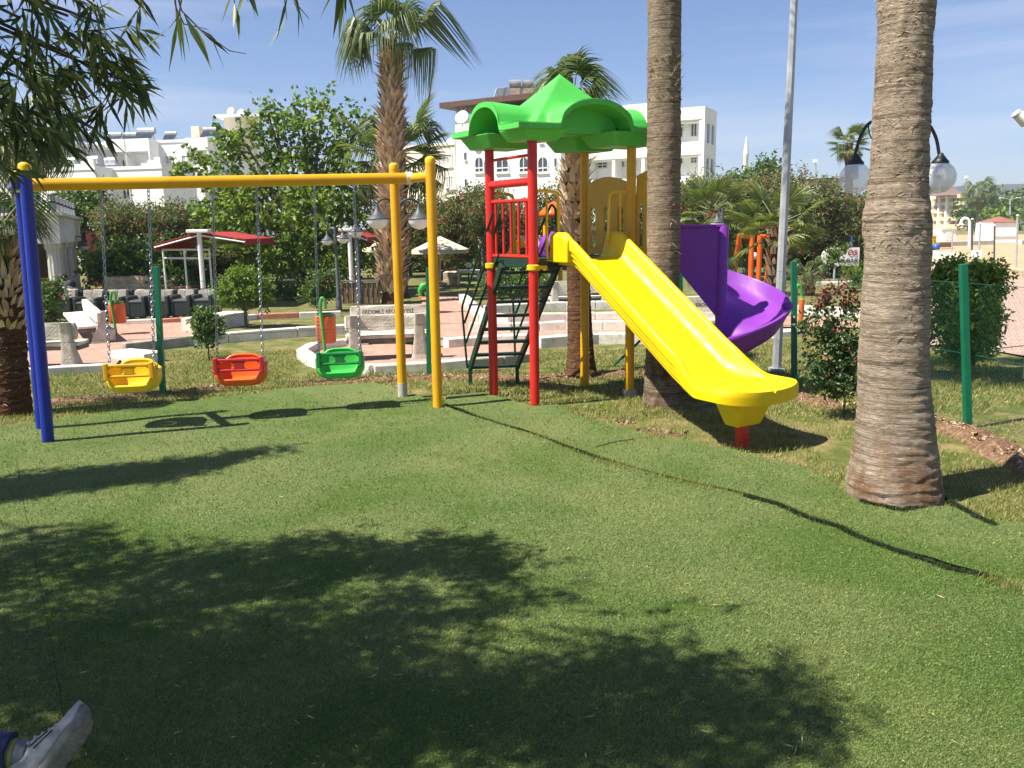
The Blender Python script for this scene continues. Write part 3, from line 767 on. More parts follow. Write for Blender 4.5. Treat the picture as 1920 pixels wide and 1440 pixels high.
pB2 = AT(1262, 445, yR.y+.12); pB2.z = 0
slot_panel(V(yR.x+.06,yR.y+.03,0), pB2, PZ+.02, zpx(1195,330,yR.y+.05), .07, 4)
# tubular guards at the slide entrance
g1 = MB(); Yg = rR.y
def tp(px,py,Y): return AT(px,py,Y)
def rounded(pts, r=.05, n=5):
    out = [Vector(pts[0])]
    for a, b, c in zip(pts, pts[1:], pts[2:]):
        a, b, c = Vector(a), Vector(b), Vector(c); r1 = min(r, (b-a).length*.45, (c-b).length*.45)
        p0, p1 = b+(a-b).normalized()*r1, b+(c-b).normalized()*r1
        for k in range(n+1):
            q = k/n; out.append(p0*(1-q)**2 + b*2*q*(1-q) + p1*q*q)
    out.append(Vector(pts[-1])); return out
gt = zpx(1000,358,rR.y); gb = zpx(1000,492,rR.y)+.015
gx = .24
MB().tube(rounded([T(0,.04,gt), T(-.02,gx,gt), T(-.02,gx,gb), T(0,.04,gb)], .09), .015, 10).build('entrance_guard', M_yelcap, tower, smooth=True)
MB().tube([T(-.01,.13,gt), T(-.01,.13,gb)], .013, 8).build('entrance_guard', M_yelcap, tower, smooth=True)
MB().tube(rounded([T(0,.96,gt), T(-.02,.76,gt), T(-.02,.74,gb)], .08), .015, 10).build('entrance_guard', M_yelcap, tower, smooth=True)
MB().tube([T(-.01,.88,gt), T(-.01,.88,gb)], .012, 8).build('entrance_guard', M_yelcap, tower, smooth=True)
MB().tube(rounded([T(1,.05,gt), T(1,.24,gt), T(1,.24,PZ)], .08), .015, 10).build('entrance_guard', M_yelcap, tower, smooth=True)

# ladder with rails, dark green: from the far-left edge of the deck down and away
sb_l, sb_r = P(882,717), P(970,713)
st_l, st_r = T(1.02,.18,PZ-.06), T(1.02,.80,PZ-.06)
st_l = P(941, 497, PZ-.06); st_r = P(1047, 495, PZ-.06)
kl, kr = V(sb_l.x,sb_l.y,.0), V(sb_r.x,sb_r.y,.0)
zk = .16
pl, pr_ = sb_l+V(0,0,zk), sb_r+V(0,0,zk)
for b, k_, t_ in ((sb_l,pl,st_l),(sb_r,pr_,st_r)):
    MB().beam(b-V(0,0,.1), k_+V(0,0,.02), .04, .05, (0,1,0)).build('ladder_foot', M_dkgreen, tower, bevel=.005)
    MB().beam(k_, t_, .035, .075).build('ladder_stringer', M_dkgreen, tower, bevel=.005)
for k in range(8):
    q = (k+.05)/7.6; a, b = pl.lerp(st_l,q), pr_.lerp(st_r,q)
    d = (st_l-pl); d.z = 0; d = d.normalized()
    MB().obox((a+b)/2+V(0,0,.005), b-a, d*.11, V(0,0,.028)).build('tread', M_dkgreen, tower, bevel=.004)
def rail(side_b, side_t, off, topend, pxs, Ys):
    pts = [AT(px,py,Y) for (px,py),Y in zip(pxs,Ys)]
    MB().tube(rounded(pts,.05), .0125, 8).build('hand_rail', M_dkgreen, tower, smooth=True)
yb_l, yt_l = sb_l.y, st_l.y
rail(0,0,0,0, [(876,690),(866,576),(900,470),(925,398)], [yb_l, yb_l-.02, (yb_l+yt_l)/2, yt_l])
rail(0,0,0,0, [(871,605),(908,500),(938,400)], [yb_l, (yb_l+yt_l)/2, yt_l])
rail(0,0,0,0, [(874,642),(912,535),(935,478)], [yb_l, (yb_l+yt_l)/2, yt_l])
yb_r, yt_r = sb_r.y, st_r.y
rail(0,0,0,0, [(966,668),(962,562),(1000,460),(1024,405),(1034,382),(1042,392),(1042,470)], [yb_r, yb_r, (yb_r+yt_r)/2, yt_r+.05, yt_r, yt_r, yt_r])
rail(0,0,0,0, [(964,595),(990,530),(1020,460),(1036,420)], [yb_r, yb_r-.1, (yb_r+yt_r)/2, yt_r])
rail(0,0,0,0, [(967,635),(1000,545),(1040,440)], [yb_r, (yb_r+yt_r)/2, yt_r])

# ------------------------------------------------------------ yellow slide
A0 = T(-.02, .50, PZ)
E0 = P(1432, 742, .40)
dS = (E0-A0); dS.z = 0; LS = dS.length; dS.normalize(); nS = V(-dS.y, dS.x, 0)     # nS points to the far/right side
HW = .30
def slide_z(u):
    # centre-line height of the chute floor
    a = .18; bend = LS-.50
    if u < a: return PZ-.005
    zend = .335
    sl = (PZ-.005-zend-.015)/(bend-a)
    z = PZ-.005-sl*(u-a)
    if u > bend-.25:
        q = min(1, (u-(bend-.25))/.5); zz = PZ-.005-sl*((bend-.25)-a)
        # ease from slope to level
        z = zz - sl*.5*(q-q*q/2)
        zfin = zz - sl*.25
        if u > bend+.25: z = zfin
    if u < a+.14:
        q = (u-a)/.14; z = PZ-.005 - sl*.14*q*q*.5 - sl*0*q
        z = PZ-.005 - sl*.14*(q*q/2)
    elif u <= bend-.25:
        z += sl*.07
    else: z += sl*.07
    return z
NSL = 110; frames = []; LE = LS+.11; TIP = .21
for i in range(NSL+1):
    q0 = i/NSL
    u = -.04 + (LE-TIP+.04)*min(1, q0/.72) if q0 < .72 else LE-TIP + TIP*math.sin((q0-.72)/.28*math.pi/2)
    z0 = slide_z(max(0,u)); c = A0+dS*u; c.z = z0
    fl = sm(u, LS-.66, LS-.30)                 # flare at the run-out
    qt = max(0, min(1, (u-(LE-TIP))/TIP)); el = math.sqrt(max(0, 1-qt**2.4))*.97+.03
    hw = HW + .06*fl
    wall = .20 - .115*fl
    topz_ = wall + (.05 if u < .26 else 0)*(1-sm(u,.16,.26)) - .03*qt**2
    lip = .055 + .012*fl
    prof = [(-hw-lip, topz_-.10), (-hw-lip*1.05, topz_-.05), (-hw-lip, topz_-.012), (-hw-lip*.62, topz_+.006), (-hw-lip*.2, topz_), (-hw+.004, topz_-.025),
            (-hw+.028, topz_*.5), (-hw+.062, .034), (-hw*.66, .008), (0,0), (hw*.66,.008), (hw-.062,.034), (hw-.028,topz_*.5), (hw-.004,topz_-.025), (hw+lip*.2,topz_), (hw+lip*.62,topz_+.006), (hw+lip,topz_-.012), (hw+lip*1.05,topz_-.05), (hw+lip,topz_-.10)]
    if qt > 0:   # floor comes up to the rolled lip at the tip
        kk = sm(qt,.35,1.0)**1.5; prof = [(x, z+(topz_-.01-z)*kk if abs(x) < hw+.001 else z) for x, z in prof]
    ob = -.05 if fl < .5 else -.05+.02*(fl-.5)*2
    zs = lambda q: topz_-.10 + (ob-(topz_-.10))*q
    right = [(hw+lip-.004, zs(.02)), (hw+lip-.022, zs(.05)), (hw+lip-.018, zs(.33)), (hw+lip-.040, zs(.37)), (hw+lip-.036, zs(.68)), (hw+lip-.058, zs(.72)), (hw+lip-.060, zs(1.0)), (hw*.7, ob-.012)]
    left = [(-x, z) for x, z in right][::-1]
    frames.append([c + nS*x*el + V(0,0,z) for x, z in prof+right+left])
slide = thing('slide', 'bright yellow plastic straight slide coming down from the play tower', 'slide', V(E0.x,E0.y,0))
mb = MB(); mb.sweep(frames); k = len(frames[0])
mb.add(frames[0], [tuple(range(k))]); mb.add(frames[-1], [tuple(range(k))[::-1]])
so = mb.build('chute', M_yelpl, slide, smooth=True)
md = so.modifiers.new('es','EDGE_SPLIT'); md.split_angle = R(50)
# side shoulders of the entrance, standing above the chute walls
for sgn in (-1,1):
    fr = []
    for i in range(15):
        u = -.045+.29*i/14; q = sm(u,.13,.245); c = A0+dS*u; zt2 = PZ+.235-.05*q; c.z = 0
        xo, xi = sgn*(HW+.075), sgn*(HW-.005)
        fr.append([c+nS*xo+V(0,0,PZ-.03), c+nS*xo+V(0,0,zt2-.03), c+nS*(xo-sgn*.015)+V(0,0,zt2), c+nS*(xi+sgn*.012)+V(0,0,zt2), c+nS*xi+V(0,0,zt2-.03), c+nS*xi+V(0,0,PZ-.02)])
    mb = MB(); mb.sweep(fr); mb.add(fr[0],[(0,1,2,3,4,5)]); mb.add(fr[-1],[(5,4,3,2,1,0)])
    mb.build('shoulder', M_yelpl, slide, smooth=False, bevel=.01)
# moulded boss and red leg below the run-out
lg = P(1391, 832); cb = V(lg.x, lg.y, slide_z(LS-.08)-.05)
mb = MB(); 
for a, b, s0, s1 in ((cb.z, cb.z-.19, 1, .62),):
    hi = [cb+dS*i*.13*s0+nS*j*.19*s0 for i,j in ((-1,-1),(1,-1),(1,1),(-1,1))]; lo = [V(cb.x,cb.y,b)+dS*i*.12*s1+nS*j*.20*s1 for i,j in ((-1,-1),(1,-1),(1,1),(-1,1))]
    mb.add(lo+hi, [(3,2,1,0),(4,5,6,7)]+[(k,(k+1)%4,4+(k+1)%4,4+k) for k in range(4)])
mb.build('boss', M_yelpl, slide, bevel=.02, seg=3)
MB().obox(V(lg.x,lg.y,(cb.z-.17)/2-.05), dS*.06, nS*.10, V(0,0,cb.z-.17+.1)).build('leg', M_red, slide, bevel=.008)

# ------------------------------------------------------------ purple spiral slide
hubY = yR.y+.30
hub = AT(1351, 600, hubY); hub.z = 0
sp_root = thing('spiral_slide', 'purple plastic spiral slide turning round a central column behind the yellow slide', 'slide', hub)
ztop = zpx(1350, 423, hubY)
MB().tube([V(hub.x,hub.y,-.10), V(hub.x,hub.y,ztop-.02), V(hub.x,hub.y,ztop)], [.058,.058,.05], 24).build('column', M_purple, sp_root, smooth=True)
RO = AT(1472, 575, hubY).x-hub.x
# straight entrance trough left of the column: near wall is tall and flat
zentry = PZ-.02
lx = hub.x - (AT(1268,500,hubY).x); lx = hub.x-AT(1255,500,hubY).x
# near wall panel
NW = 16; fr = []
for i in range(NW+1):
    q = i/NW; x = hub.x-lx*(1-q)-.0
    zlo = AT(1270+75*q, 487+118*q, hubY).z
    if i < 3: pass
    y = hub.y-.01
    zt2 = ztop - .0*(q)
    fr.append([V(x,y-.012,zlo), V(x,y-.012,zt2-.02), V(x,y-.034,zt2-.015), V(x,y-.036,zt2+.012), V(x,y+.02,zt2+.016), V(x,y+.03,zt2-.02), V(x,y+.012,zt2-.04), V(x,y+.012,zlo)])
mb = MB(); mb.sweep(fr); mb.add(fr[0],[tuple(range(8))]); mb.add(fr[-1],[tuple(range(8))[::-1]])
mb.build('entrance_wall', M_purple, sp_root, bevel=.004)
# floor/outer wall following trough then spiral: centre path parameter
frames = []; NSP = 80; ang_tot = R(215); s_len = lx
tot = s_len + ang_tot*RO*.6
zend = .30
for i in range(NSP+1):
    q = i/NSP; d_ = q*tot
    z = zentry + (zend-zentry)*(q**.92)
    if d_ < s_len:
        base = V(hub.x-s_len+d_, hub.y, 0); out = V(0,1,0)
    else:
        a_ = (d_-s_len)/(RO*.6); base = V(hub.x, hub.y, 0); out = V(math.sin(a_), math.cos(a_), 0)
    z = AT(1270,487,hubY).z+.04 if False else z
    ri, ro = .03, RO
    wl_ = .20
    prof = [(ri, -.03), (ri, .02), (ri+.10, .0), (ro*.5, -.02), (ro*.72, -.005), (ro*.86, .05), (ro*.94, .12), (ro*.975, wl_), (ro-.005, wl_+.018), (ro+.025, wl_+.012), (ro+.032, wl_-.02), (ro+.012, wl_-.045), (ro*.965, .085), (ro*.88, .0), (ro*.72, -.06), (ro*.45, -.075), (ri+.05, -.07)]
    frames.append([base+out*x+V(0,0,z+zz) for x,zz in prof])
mb = MB(); mb.sweep(frames); k = len(frames[0]); mb.add(frames[0],[tuple(range(k))]); mb.add(frames[-1],[tuple(range(k))[::-1]])
so = mb.build('spiral_chute', M_purple, sp_root, smooth=True); md = so.modifiers.new('es','EDGE_SPLIT'); md.split_angle = R(55)
# inner lip knob on the chute wall
kp = frames[52][8]
MB().lathe([(.001,-.05),(.05,-.035),(.062,0),(.05,.035),(.001,.05)], kp, 14).build('moulded_joint', M_purple, sp_root, smooth=True)

# ------------------------------------------------------------ wire mesh fence with green posts
M_wire = mat('green_wire', (.02,.13,.085), .6, .1, 10)
fpx = [((-330,775),1.33),((305,738),1.33),((804,702),1.27),((1277,688),1.28),((1490,713),1.30),((1817,797),1.35),((2150,900),1.35)]
fpos = [P(*q) for q,_ in fpx]; fence = thing('wire_fence', 'green wire mesh fence on square green steel posts round the playground', 'fence', fpos[2])
tops = [(293,500),(803,502),(1275,492),(1488,490),(1806,495)]
for i, (b, (q,h_)) in enumerate(zip(fpos, fpx)):
    tp_ = b+V(0,0,h_)
    if 1 <= i <= 5:
        tp_ = AT(tops[i-1][0], tops[i-1][1], b.y)
    else: pass
    MB().beam(b-V(0,0,.1), tp_, .055, .055, (0,1,0)).build('fence_post', M_postgreen, fence, bevel=.004)
MB().beam(P(1151,686), AT(1277,565,fpos[3].y), .03, .03).build('brace', M_postgreen, fence)
for a, b in zip(fpos, fpos[1:]):
    L = (b-a).length; d = (b-a).normalized(); mb = MB(); n_ = V(-d.y,d.x,0)
    H = 1.16
    def wire(p, q, r_):
        dd = (q-p).normalized(); s_ = dd.cross(n_).normalized()
        mb.add([p+n_*r_, p-n_*r_*.5+s_*r_*.87, p-n_*r_*.5-s_*r_*.87, q+n_*r_, q-n_*r_*.5+s_*r_*.87, q-n_*r_*.5-s_*r_*.87], [(0,1,4,3),(1,2,5,4),(2,0,3,5)])
    sp2 = .040
    k = -int(H/sp2)
    nn = int(L/sp2)
    for i in range(-int(H/sp2), nn+1):      # diagonal mesh, both ways
        x0 = i*sp2
        for sg in (1,-1):
            xa, za, xb, zb2 = (x0, .03, x0+H, .03+H) if sg == 1 else (x0+H, .03, x0, .03+H)
            # clip to [0,L]
            def clip(xa,za,xb,zb2):
                for lim, fn in ((0, lambda x: x < 0), (L, lambda x: x > L)):
                    if fn(xa) and fn(xb): return None
                    if fn(xa): q = (lim-xa)/(xb-xa); xa, za = lim, za+(zb2-za)*q
                    elif fn(xb): q = (lim-xa)/(xb-xa); xb, zb2 = lim, za+(zb2-za)*q
                return xa,za,xb,zb2
            r_ = clip(xa,za,xb,zb2)
            if r_: wire(a+d*r_[0]+V(0,0,r_[1]), a+d*r_[2]+V(0,0,r_[3]), .0005)
    for z in (.03, .6, .03+H): wire(a+V(0,0,z), b+V(0,0,z), .0022)
    stuff(mb.build('wire_mesh', M_wire, fence))
# ============================================================ palms, trees, shrubs
def bark_mat(name, dark, mid, lite, zs=9, fine=60, stain=None, xs=1.0):
    t = NT(name)
    a = t.noise(fine, 6, .75, mapscale=(xs, xs, zs)); b = t.noise(4, 4, .6)
    c = t.ramp(a, [(.28, dark), (.5, mid), (.72, lite)])
    c = t.mix(t.ramp(b, [(.35,(0,0,0)), (.7,(.6,.6,.6))]), c, t.ramp(a, [(.3, tuple(v*.55 for v in dark)), (.7, mid)]))
    ringn = t.noise(5.5, 4, .6, mapscale=(.22*xs,.22*xs,7.0), dist=.3)
    rl = t.ramp(ringn, [(.40,(.34,.30,.27)), (.475,(1,1,1)), (.53,(1,1,1)), (.60,(.62,.58,.54))])
    c = t.mix(.75, c, rl, 'MULTIPLY')
    if stain:
        z0, z1, col = stain
        sx = t.n.new('ShaderNodeSeparateXYZ'); t.l.new(t.tc.outputs['Object'], sx.inputs[0])
        zr = t.n.new('ShaderNodeMapRange'); zr.inputs[1].default_value = z1; zr.inputs[2].default_value = z0
        t.l.new(sx.outputs[2], zr.inputs[0])
        st = t.ramp(t.noise(5, 5, .65, mapscale=(1,1,.6)), [(.42,(0,0,0)), (.6,(1,1,1))])
        mm = t.n.new('ShaderNodeMath'); mm.operation = 'MULTIPLY'; t.l.new(zr.outputs[0], mm.inputs[0]); t.l.new(st, mm.inputs[1])
        c = t.mix(mm.outputs[0], c, col)
    bp = t.bump(ringn, .6, .03); bp = t.bump(a, 1.0, .03, bp); bp = t.bump(t.noise(fine*2.2, 4, .7, mapscale=(1.6*xs,1.6*xs,1)), .5, .008, bp)
    return t.fin(c, .92, bp, None, .12)
M_bark = bark_mat('palm_bark', (.18,.135,.10), (.54,.43,.33), (.82,.70,.56), 8, 24, (.1, .75, (.27,.155,.085)))
M_bark2 = bark_mat('palm_bark_far', (.12,.092,.068), (.36,.285,.21), (.60,.50,.39), 8, 24, (.2, 1.3, (.11,.060,.036)))
M_barkred = bark_mat('palm_bark_reddish', (.05,.022,.012), (.17,.085,.045), (.34,.20,.12), 6, 22)
M_boot = leafmat('leaf_base', [(.16,.085,.05),(.36,.225,.14),(.56,.41,.28),(.76,.64,.50),(.10,.05,.03)], .05, .85, .15)
M_fibre = leafmat('palm_fibre', [(.24,.17,.115),(.40,.31,.22),(.56,.45,.34)], .1, .9, .1)
M_frond = leafmat('palm_frond', [(.055,.085,.022),(.085,.13,.035),(.12,.165,.05),(.17,.20,.075)], .28, .45, .4)
M_frondY = leafmat('palm_frond_pale', [(.10,.14,.035),(.15,.20,.055),(.22,.26,.085),(.28,.28,.12)], .3, .45, .4)
M_petiole = mat('petiole', (.17,.19,.07), .5, .2, 10)
M_dead = leafmat('dead_frond', [(.22,.14,.085),(.34,.235,.15),(.42,.32,.22)], .15, .85, .15)

def frond_mesh(seed, pet=.6, RB=.7, nseg=30, spread=R(118), droop=.35, mat_=None, pmat=None, width=1.0):
    """fan leaf: petiole along +x rising, blade of folded segments with drooping tips"""
    r_ = random.Random(seed); mb = MB(); tipx = pet; 
    pts = [V(pet*k/5, 0, -.10*pet*(k/5)**2) for k in range(6)]
    hx = pts[-1]
    for k in range(nseg):
        q = k/(nseg-1)*2-1; th = q*spread; L = RB*(1-.28*abs(q)**2)*r_.uniform(.88,1.06)
        d = V(math.cos(th), math.sin(th), .10*math.cos(th*1.0)+r_.uniform(-.05,.05)); d.normalize()
        s_ = V(-math.sin(th), math.cos(th), 0); w = RB*math.sin(spread/nseg)*.55*width
        secs = []
        dr = droop*r_.uniform(.7,1.35); sw_ = r_.uniform(-.12,.12)
        for (u, ww) in ((0.02,.12),(.3,.72),(.52,1.0),(.72,.62),(.88,.34),(1.0,.03)):
            bend = max(0, u-.38)
            p = hx + d*L*u*(1-.35*bend*dr*2) + V(0,0,-1)*L*dr*bend*bend*2.4 + s_*L*sw_*bend*bend
            fold = V(0,0,-1)*w*.35*ww
            secs.append([p+s_*w*ww+V(0,0,w*.3*ww), p+fold, p-s_*w*ww+V(0,0,w*.3*ww)])
        mb.sweep(secs, closed=False)
    me = mb.mesh('frond'); me.materials.append(mat_ or M_frond); me.materials.append(pmat or M_petiole)
    n0 = len(me.polygons)
    # petiole as a second island in the same frond
    pb = MB(); pb.tube(pts, [.022,.018,.015,.013,.012,.010], 6)
    bm = bmesh.new(); bm.from_mesh(me)
    pm = pb.mesh('p'); k0 = len(bm.faces); bm.from_mesh(pm)
    for f in list(bm.faces)[k0:] if False else bm.faces:
        if f.index >= n0 or f.index < 0: pass
    bm.faces.ensure_lookup_table()
    for i in range(k0, len(bm.faces)): bm.faces[i].material_index = 1
    bm.to_mesh(me); bm.free(); bpy.data.meshes.remove(pm); return me
FR = [frond_mesh(s, droop=d, nseg=32, width=.8) for s, d in ((1,.9),(2,1.2),(3,1.5),(4,1.05))]
FRS = [frond_mesh(s, droop=d, nseg=34, mat_=M_frondY, pet=.55) for s, d in ((11,.12),(12,.2),(13,.16))]
FRD = [frond_mesh(s, droop=.9, nseg=22, mat_=M_dead, pmat=M_dead, width=.6, pet=.3) for s in (21,22)]
def add_frond(root, base, az, el, size, meshes, rnd, roll=0):
    o = bpy.data.objects.new('frond', rnd.choice(meshes)); COL.objects.link(o); o.parent = root
    m_ = Matrix.Translation(Vector(base)-Vector(root.location)) @ Matrix.Rotation(az,4,'Z') @ Matrix.Rotation(-el,4,'Y') @ Matrix.Rotation(roll,4,'X') @ Matrix.Scale(size,4)
    o.matrix_local = m_; return o
def boot_mesh(seed):
    r_ = random.Random(seed); mb = MB()
    # V-split old leaf base: two prongs leaning outwards (local: x out, z up)
    for sg in (-1,1):
        l = r_.uniform(.7,1.1); 
        a0, a1 = V(0,sg*.02,-.4), V(.05,sg*.32,-.35)
        b0, b1 = V(.28,sg*.06,.12), V(.22,sg*.30,.10)
        c0 = V(.50*l+.1,sg*.20*l,.50*l)
        mb.add([a0,a1,b1,b0,c0, a0-V(.08,0,0), b0-V(.08,0,-.02)], [(0,1,2,3),(3,2,4),(0,3,6,5),(3,4,6)])
    me = mb.mesh('leaf_base'); me.materials.append(M_boot); return me
BOOTS = [boot_mesh(s) for s in range(5)]
def palm_trunk(root, base, top, r0, r1, m_, flare=.25, rough=.02, ring=.02, nseg=40, rings=140, seed=0, fh=.4, fuzz=0):
    base, top = Vector(base), Vector(top); H = (top-base).length; mb = MB(); frs = []
    for i in range(rings+1):
        q = i/rings; z = q*H; c = base.lerp(top,q) - V(0,0,.06)*(1-q)
        r_ = r0+(r1-r0)*q + r0*flare*math.exp(-z/fh*2.2)
        wob = mnoise.noise((z*1.3, seed, 0))*.03*r_
        fr = []
        for j in range(nseg):
            th = 2*math.pi*j/nseg; cx, sy = math.cos(th), math.sin(th)
            n1 = mnoise.noise((cx*2.2, sy*2.2+seed, z*26)); n2 = mnoise.noise((cx*7, sy*7+seed, z*48)); n3 = mnoise.noise((cx*1.1+seed, sy*1.1, z*2.2))
            rr = r_*(1 + ring*n1*1.2 + rough*n2 + .035*n3) + wob
            fr.append(c+V(cx*rr, sy*rr, 0))
        frs.append(fr)
    mb.sweep(frs); mb.add(frs[-1],[tuple(range(nseg))]); o = mb.build('trunk', m_, root, smooth=True)
    if fuzz:
        rg = np.random.default_rng(seed+5); n = fuzz; th = rg.uniform(0,2*np.pi,n); q = rg.beta(1.3,.9,n)
        zc = q*H; rr = (r0+(r1-r0)*q + r0*flare*np.exp(-zc/fh*2.2))*.97
        bx = np.array(base)[None,:]+(np.array(top)-np.array(base))[None,:]*q[:,None]
        d = np.stack([np.cos(th), np.sin(th), np.zeros(n)],1); tg = np.stack([-np.sin(th), np.cos(th), np.zeros(n)],1)
        pts = bx+d*rr[:,None]; sgn = rg.choice([-1,1],n)[:,None]
        dirs = tg*sgn*rg.uniform(.5,1,n)[:,None] + d*rg.uniform(.02,.5,n)[:,None] + np.stack([np.zeros(n),np.zeros(n),rg.uniform(-.6,.5,n)],1)
        big = rg.uniform(0,1,n)
        me = leaf_mesh('fibres', pts, dirs, np.where(big > .93,.075,.03), np.where(big > .93,.007,.0035), M_fibre, rg, .25, .1)
        stuff(link('fibres', me, root))
    return o
def boots(root, base, top, r0, r1, z0, z1, rows, per, size, seed, mname=None):
    base, top = Vector(base), Vector(top); H = (top-base).length; r_ = random.Random(seed)
    for i in range(rows):
        z = z0+(z1-z0)*i/max(1,rows-1); q = z/H; c = base.lerp(top,q); rr = r0+(r1-r0)*q
        for j in range(per):
            th = 2*math.pi*(j+.5*(i%2))/per + r_.uniform(-.12,.12)
            if math.sin(th) > .75: continue          # far side never seen
            o = bpy.data.objects.new('leaf_base', r_.choice(BOOTS)); COL.objects.link(o); o.parent = root
            s_ = size*r_.uniform(.75,1.25)
            o.matrix_local = Matrix.Translation(c+V(math.cos(th)*rr*.93, math.sin(th)*rr*.93, r_.uniform(-.03,.03))-Vector(root.location)) @ Matrix.Rotation(th,4,'Z') @ Matrix.Rotation(r_.uniform(-.25,.35),4,'Y') @ Matrix.Scale(s_,4)
def crown(root, c, n, size, meshes, seed, elo=-.9, ehi=1.3, base_r=.06, azbias=None):
    r_ = random.Random(seed)
    for k in range(n):
        q = (k+.5)/n; el = ehi+(elo-ehi)*q**.85 + r_.uniform(-.12,.12); az = k*2.39996+r_.uniform(-.2,.2)
        b = Vector(c)+V(math.cos(az)*base_r, math.sin(az)*base_r, .25*size*(1-q)-.1*size)
        add_frond(root, b, az, el, size*r_.uniform(.85,1.12), meshes, r_, r_.uniform(-.4,.4))

# big palm on the right: outline taken at several heights
b = P(1679, 925)
prof = [(928,1592,1764),(905,1592,1760),(870,1598,1756),(830,1605,1750),(760,1610,1743),(690,1612,1737),(620,1616,1738),(560,1618,1739),(500,1624,1740),(450,1623,1742),(410,1620,1741),(370,1629,1738),(330,1633,1737),(270,1637,1739),(200,1641,1742),(130,1645,1744),(80,1648,1745),(40,1648,1748),(10,1648,1750),(-60,1650,1752),(-200,1655,1757),(-420,1665,1765),(-1000,1690,1785)]
pp = []
for y, x0, x1 in prof:
    a_, c_ = AT(x0,y,b.y), AT(x1,y,b.y); pp.append((a_.z, (a_.x+c_.x)/2, (c_.x-a_.x)/2))
pp.sort()
zA, xA, rA = np.array([q[0] for q in pp]), np.array([q[1] for q in pp]), np.array([q[2] for q in pp])
tz = AT(1703,0,b.y).z; ptop = V(float(xA[-1]), b.y, float(zA[-1])); pr0 = float(rA[4]); pr1 = float(rA[-3])
pb_ = thing('palm_tree', 'thick near palm trunk with stained ringed bark, rightmost of the trunks', 'palm tree', b)
mbp = MB(); frs = []; RN, SN = 520, 96
for i_ in range(RN+1):
    z = -.08+(ptop.z+.08)*i_/RN; cx_, r_ = float(np.interp(z,zA,xA)), float(np.interp(z,zA,rA)); fib = sm(z,1.15,1.75)
    fr = []
    for j_ in range(SN):
        th = 2*math.pi*j_/SN; c1, s1 = math.cos(th), math.sin(th)
        wav = z + .018*mnoise.noise((c1*1.6, s1*1.6, z*2.5))
        n1 = mnoise.noise((c1*1.5, s1*1.5, wav*30)); n2 = mnoise.noise((c1*6, s1*6, wav*55)); n3 = mnoise.noise((c1*1.3, s1*1.3, z*3)); n4 = mnoise.noise((c1*3.5+z*2, s1*3.5, z*9))
        crack = -max(0, .22-abs(mnoise.noise((c1*.8, s1*.8, wav*14))))*.16
        rr = r_*(1+.024*n1+.015*n2+.022*n3+fib*.05*n4+crack*.6)
        fr.append(V(cx_+c1*rr, b.y+s1*rr, z))
    frs.append(fr)
mbp.sweep(frs); mbp.add(frs[-1],[tuple(range(SN))]); mbp.build('trunk', M_bark, pb_, smooth=True)
rg = np.random.default_rng(501); n = 9000; th = rg.uniform(0,2*np.pi,n); zc = rg.beta(2.2,1.6,n)*float(ptop.z)
rr = np.interp(zc,zA,rA)*.985; d = np.stack([np.cos(th),np.sin(th),np.zeros(n)],1); tg = np.stack([-np.sin(th),np.cos(th),np.zeros(n)],1)
pts = np.stack([np.interp(zc,zA,xA), np.full(n,b.y), zc],1)+d*rr[:,None]; sg_ = rg.choice([-1,1],n)[:,None]
dirs = tg*sg_*rg.uniform(.7,1,n)[:,None]+d*rg.uniform(.02,.2,n)[:,None]+np.stack([np.zeros(n),np.zeros(n),rg.uniform(-.22,.16,n)],1)
big = rg.uniform(0,1,n); hb = np.exp(-((zc-1.78)/.22)**2)
stuff(link('fibres', leaf_mesh('fibres', pts, dirs, np.where(big > .97-.22*hb,.055,.026), np.where(big > .97-.22*hb,.006,.0035), M_fibre, rg, .25, .1), pb_))
boots(pb_, b, ptop, pr0, pr1, tz+.14, ptop.z-.05, 7, 9, .17, 5)
crown(pb_, ptop, 26, 1.0, FR, 6, .1, 1.35, .12)
# loose bark sheaths near the top of the visible trunk
# palm behind the slide
b = P(1243, 754); t2 = AT(1246, 0, b.y); q1 = (AT(1274,420,b.y).x-AT(1217,420,b.y).x)/2
p2 = thing('palm_tree', 'grey palm trunk rising behind the yellow slide', 'palm tree', b)
ptop = b+(V(t2.x,b.y,t2.z)-b)*1.8
palm_trunk(p2, b, ptop, q1*1.12, q1*.98, M_bark2, .30, .03, .03, 56, 320, 3, .6, 2600)
zb = AT(1246,150,b.y).z; 
boots(p2, b, ptop, q1*1.08, q1*1.02, zb-.18, zb+.18, 5, 14, .06, 8)
crown(p2, ptop, 24, 1.0, FR, 9, .05, 1.3, .1)
# palm under the tower, crown showing behind the roof
b = P(1090, 702); t2 = AT(1074, 150, b.y+.5)
p4 = thing('palm_tree', 'reddish palm trunk behind the play tower with fronds above its green roof', 'palm tree', b)
ptop = V(t2.x, t2.y, t2.z-.1); q1 = (AT(1112,600,b.y).x-AT(1066,600,b.y).x)/2
palm_trunk(p4, b, ptop, q1*1.05, q1*.72, M_barkred, .42, .05, .05, 48, 220, 4, .4, 900)
boots(p4, b, ptop, q1*1.1, q1*.85, AT(1080,440,b.y).z, AT(1080,300,b.y).z, 8, 8, .2, 12)
rr_ = random.Random(4)
for az, el, sz in ((2.6,.9,.8),(.5,.95,.85),(1.57,1.25,.9),(-1.2,1.2,.85),(-.3,.55,.7),(3.4,.5,.7),(-2.2,.75,.7),(.9,.35,.75),(2.2,.3,.75),(-.9,.3,.6)):
    add_frond(p4, ptop+V(0,0,-.15), az, el+.15, sz*.7, FR, rr_)
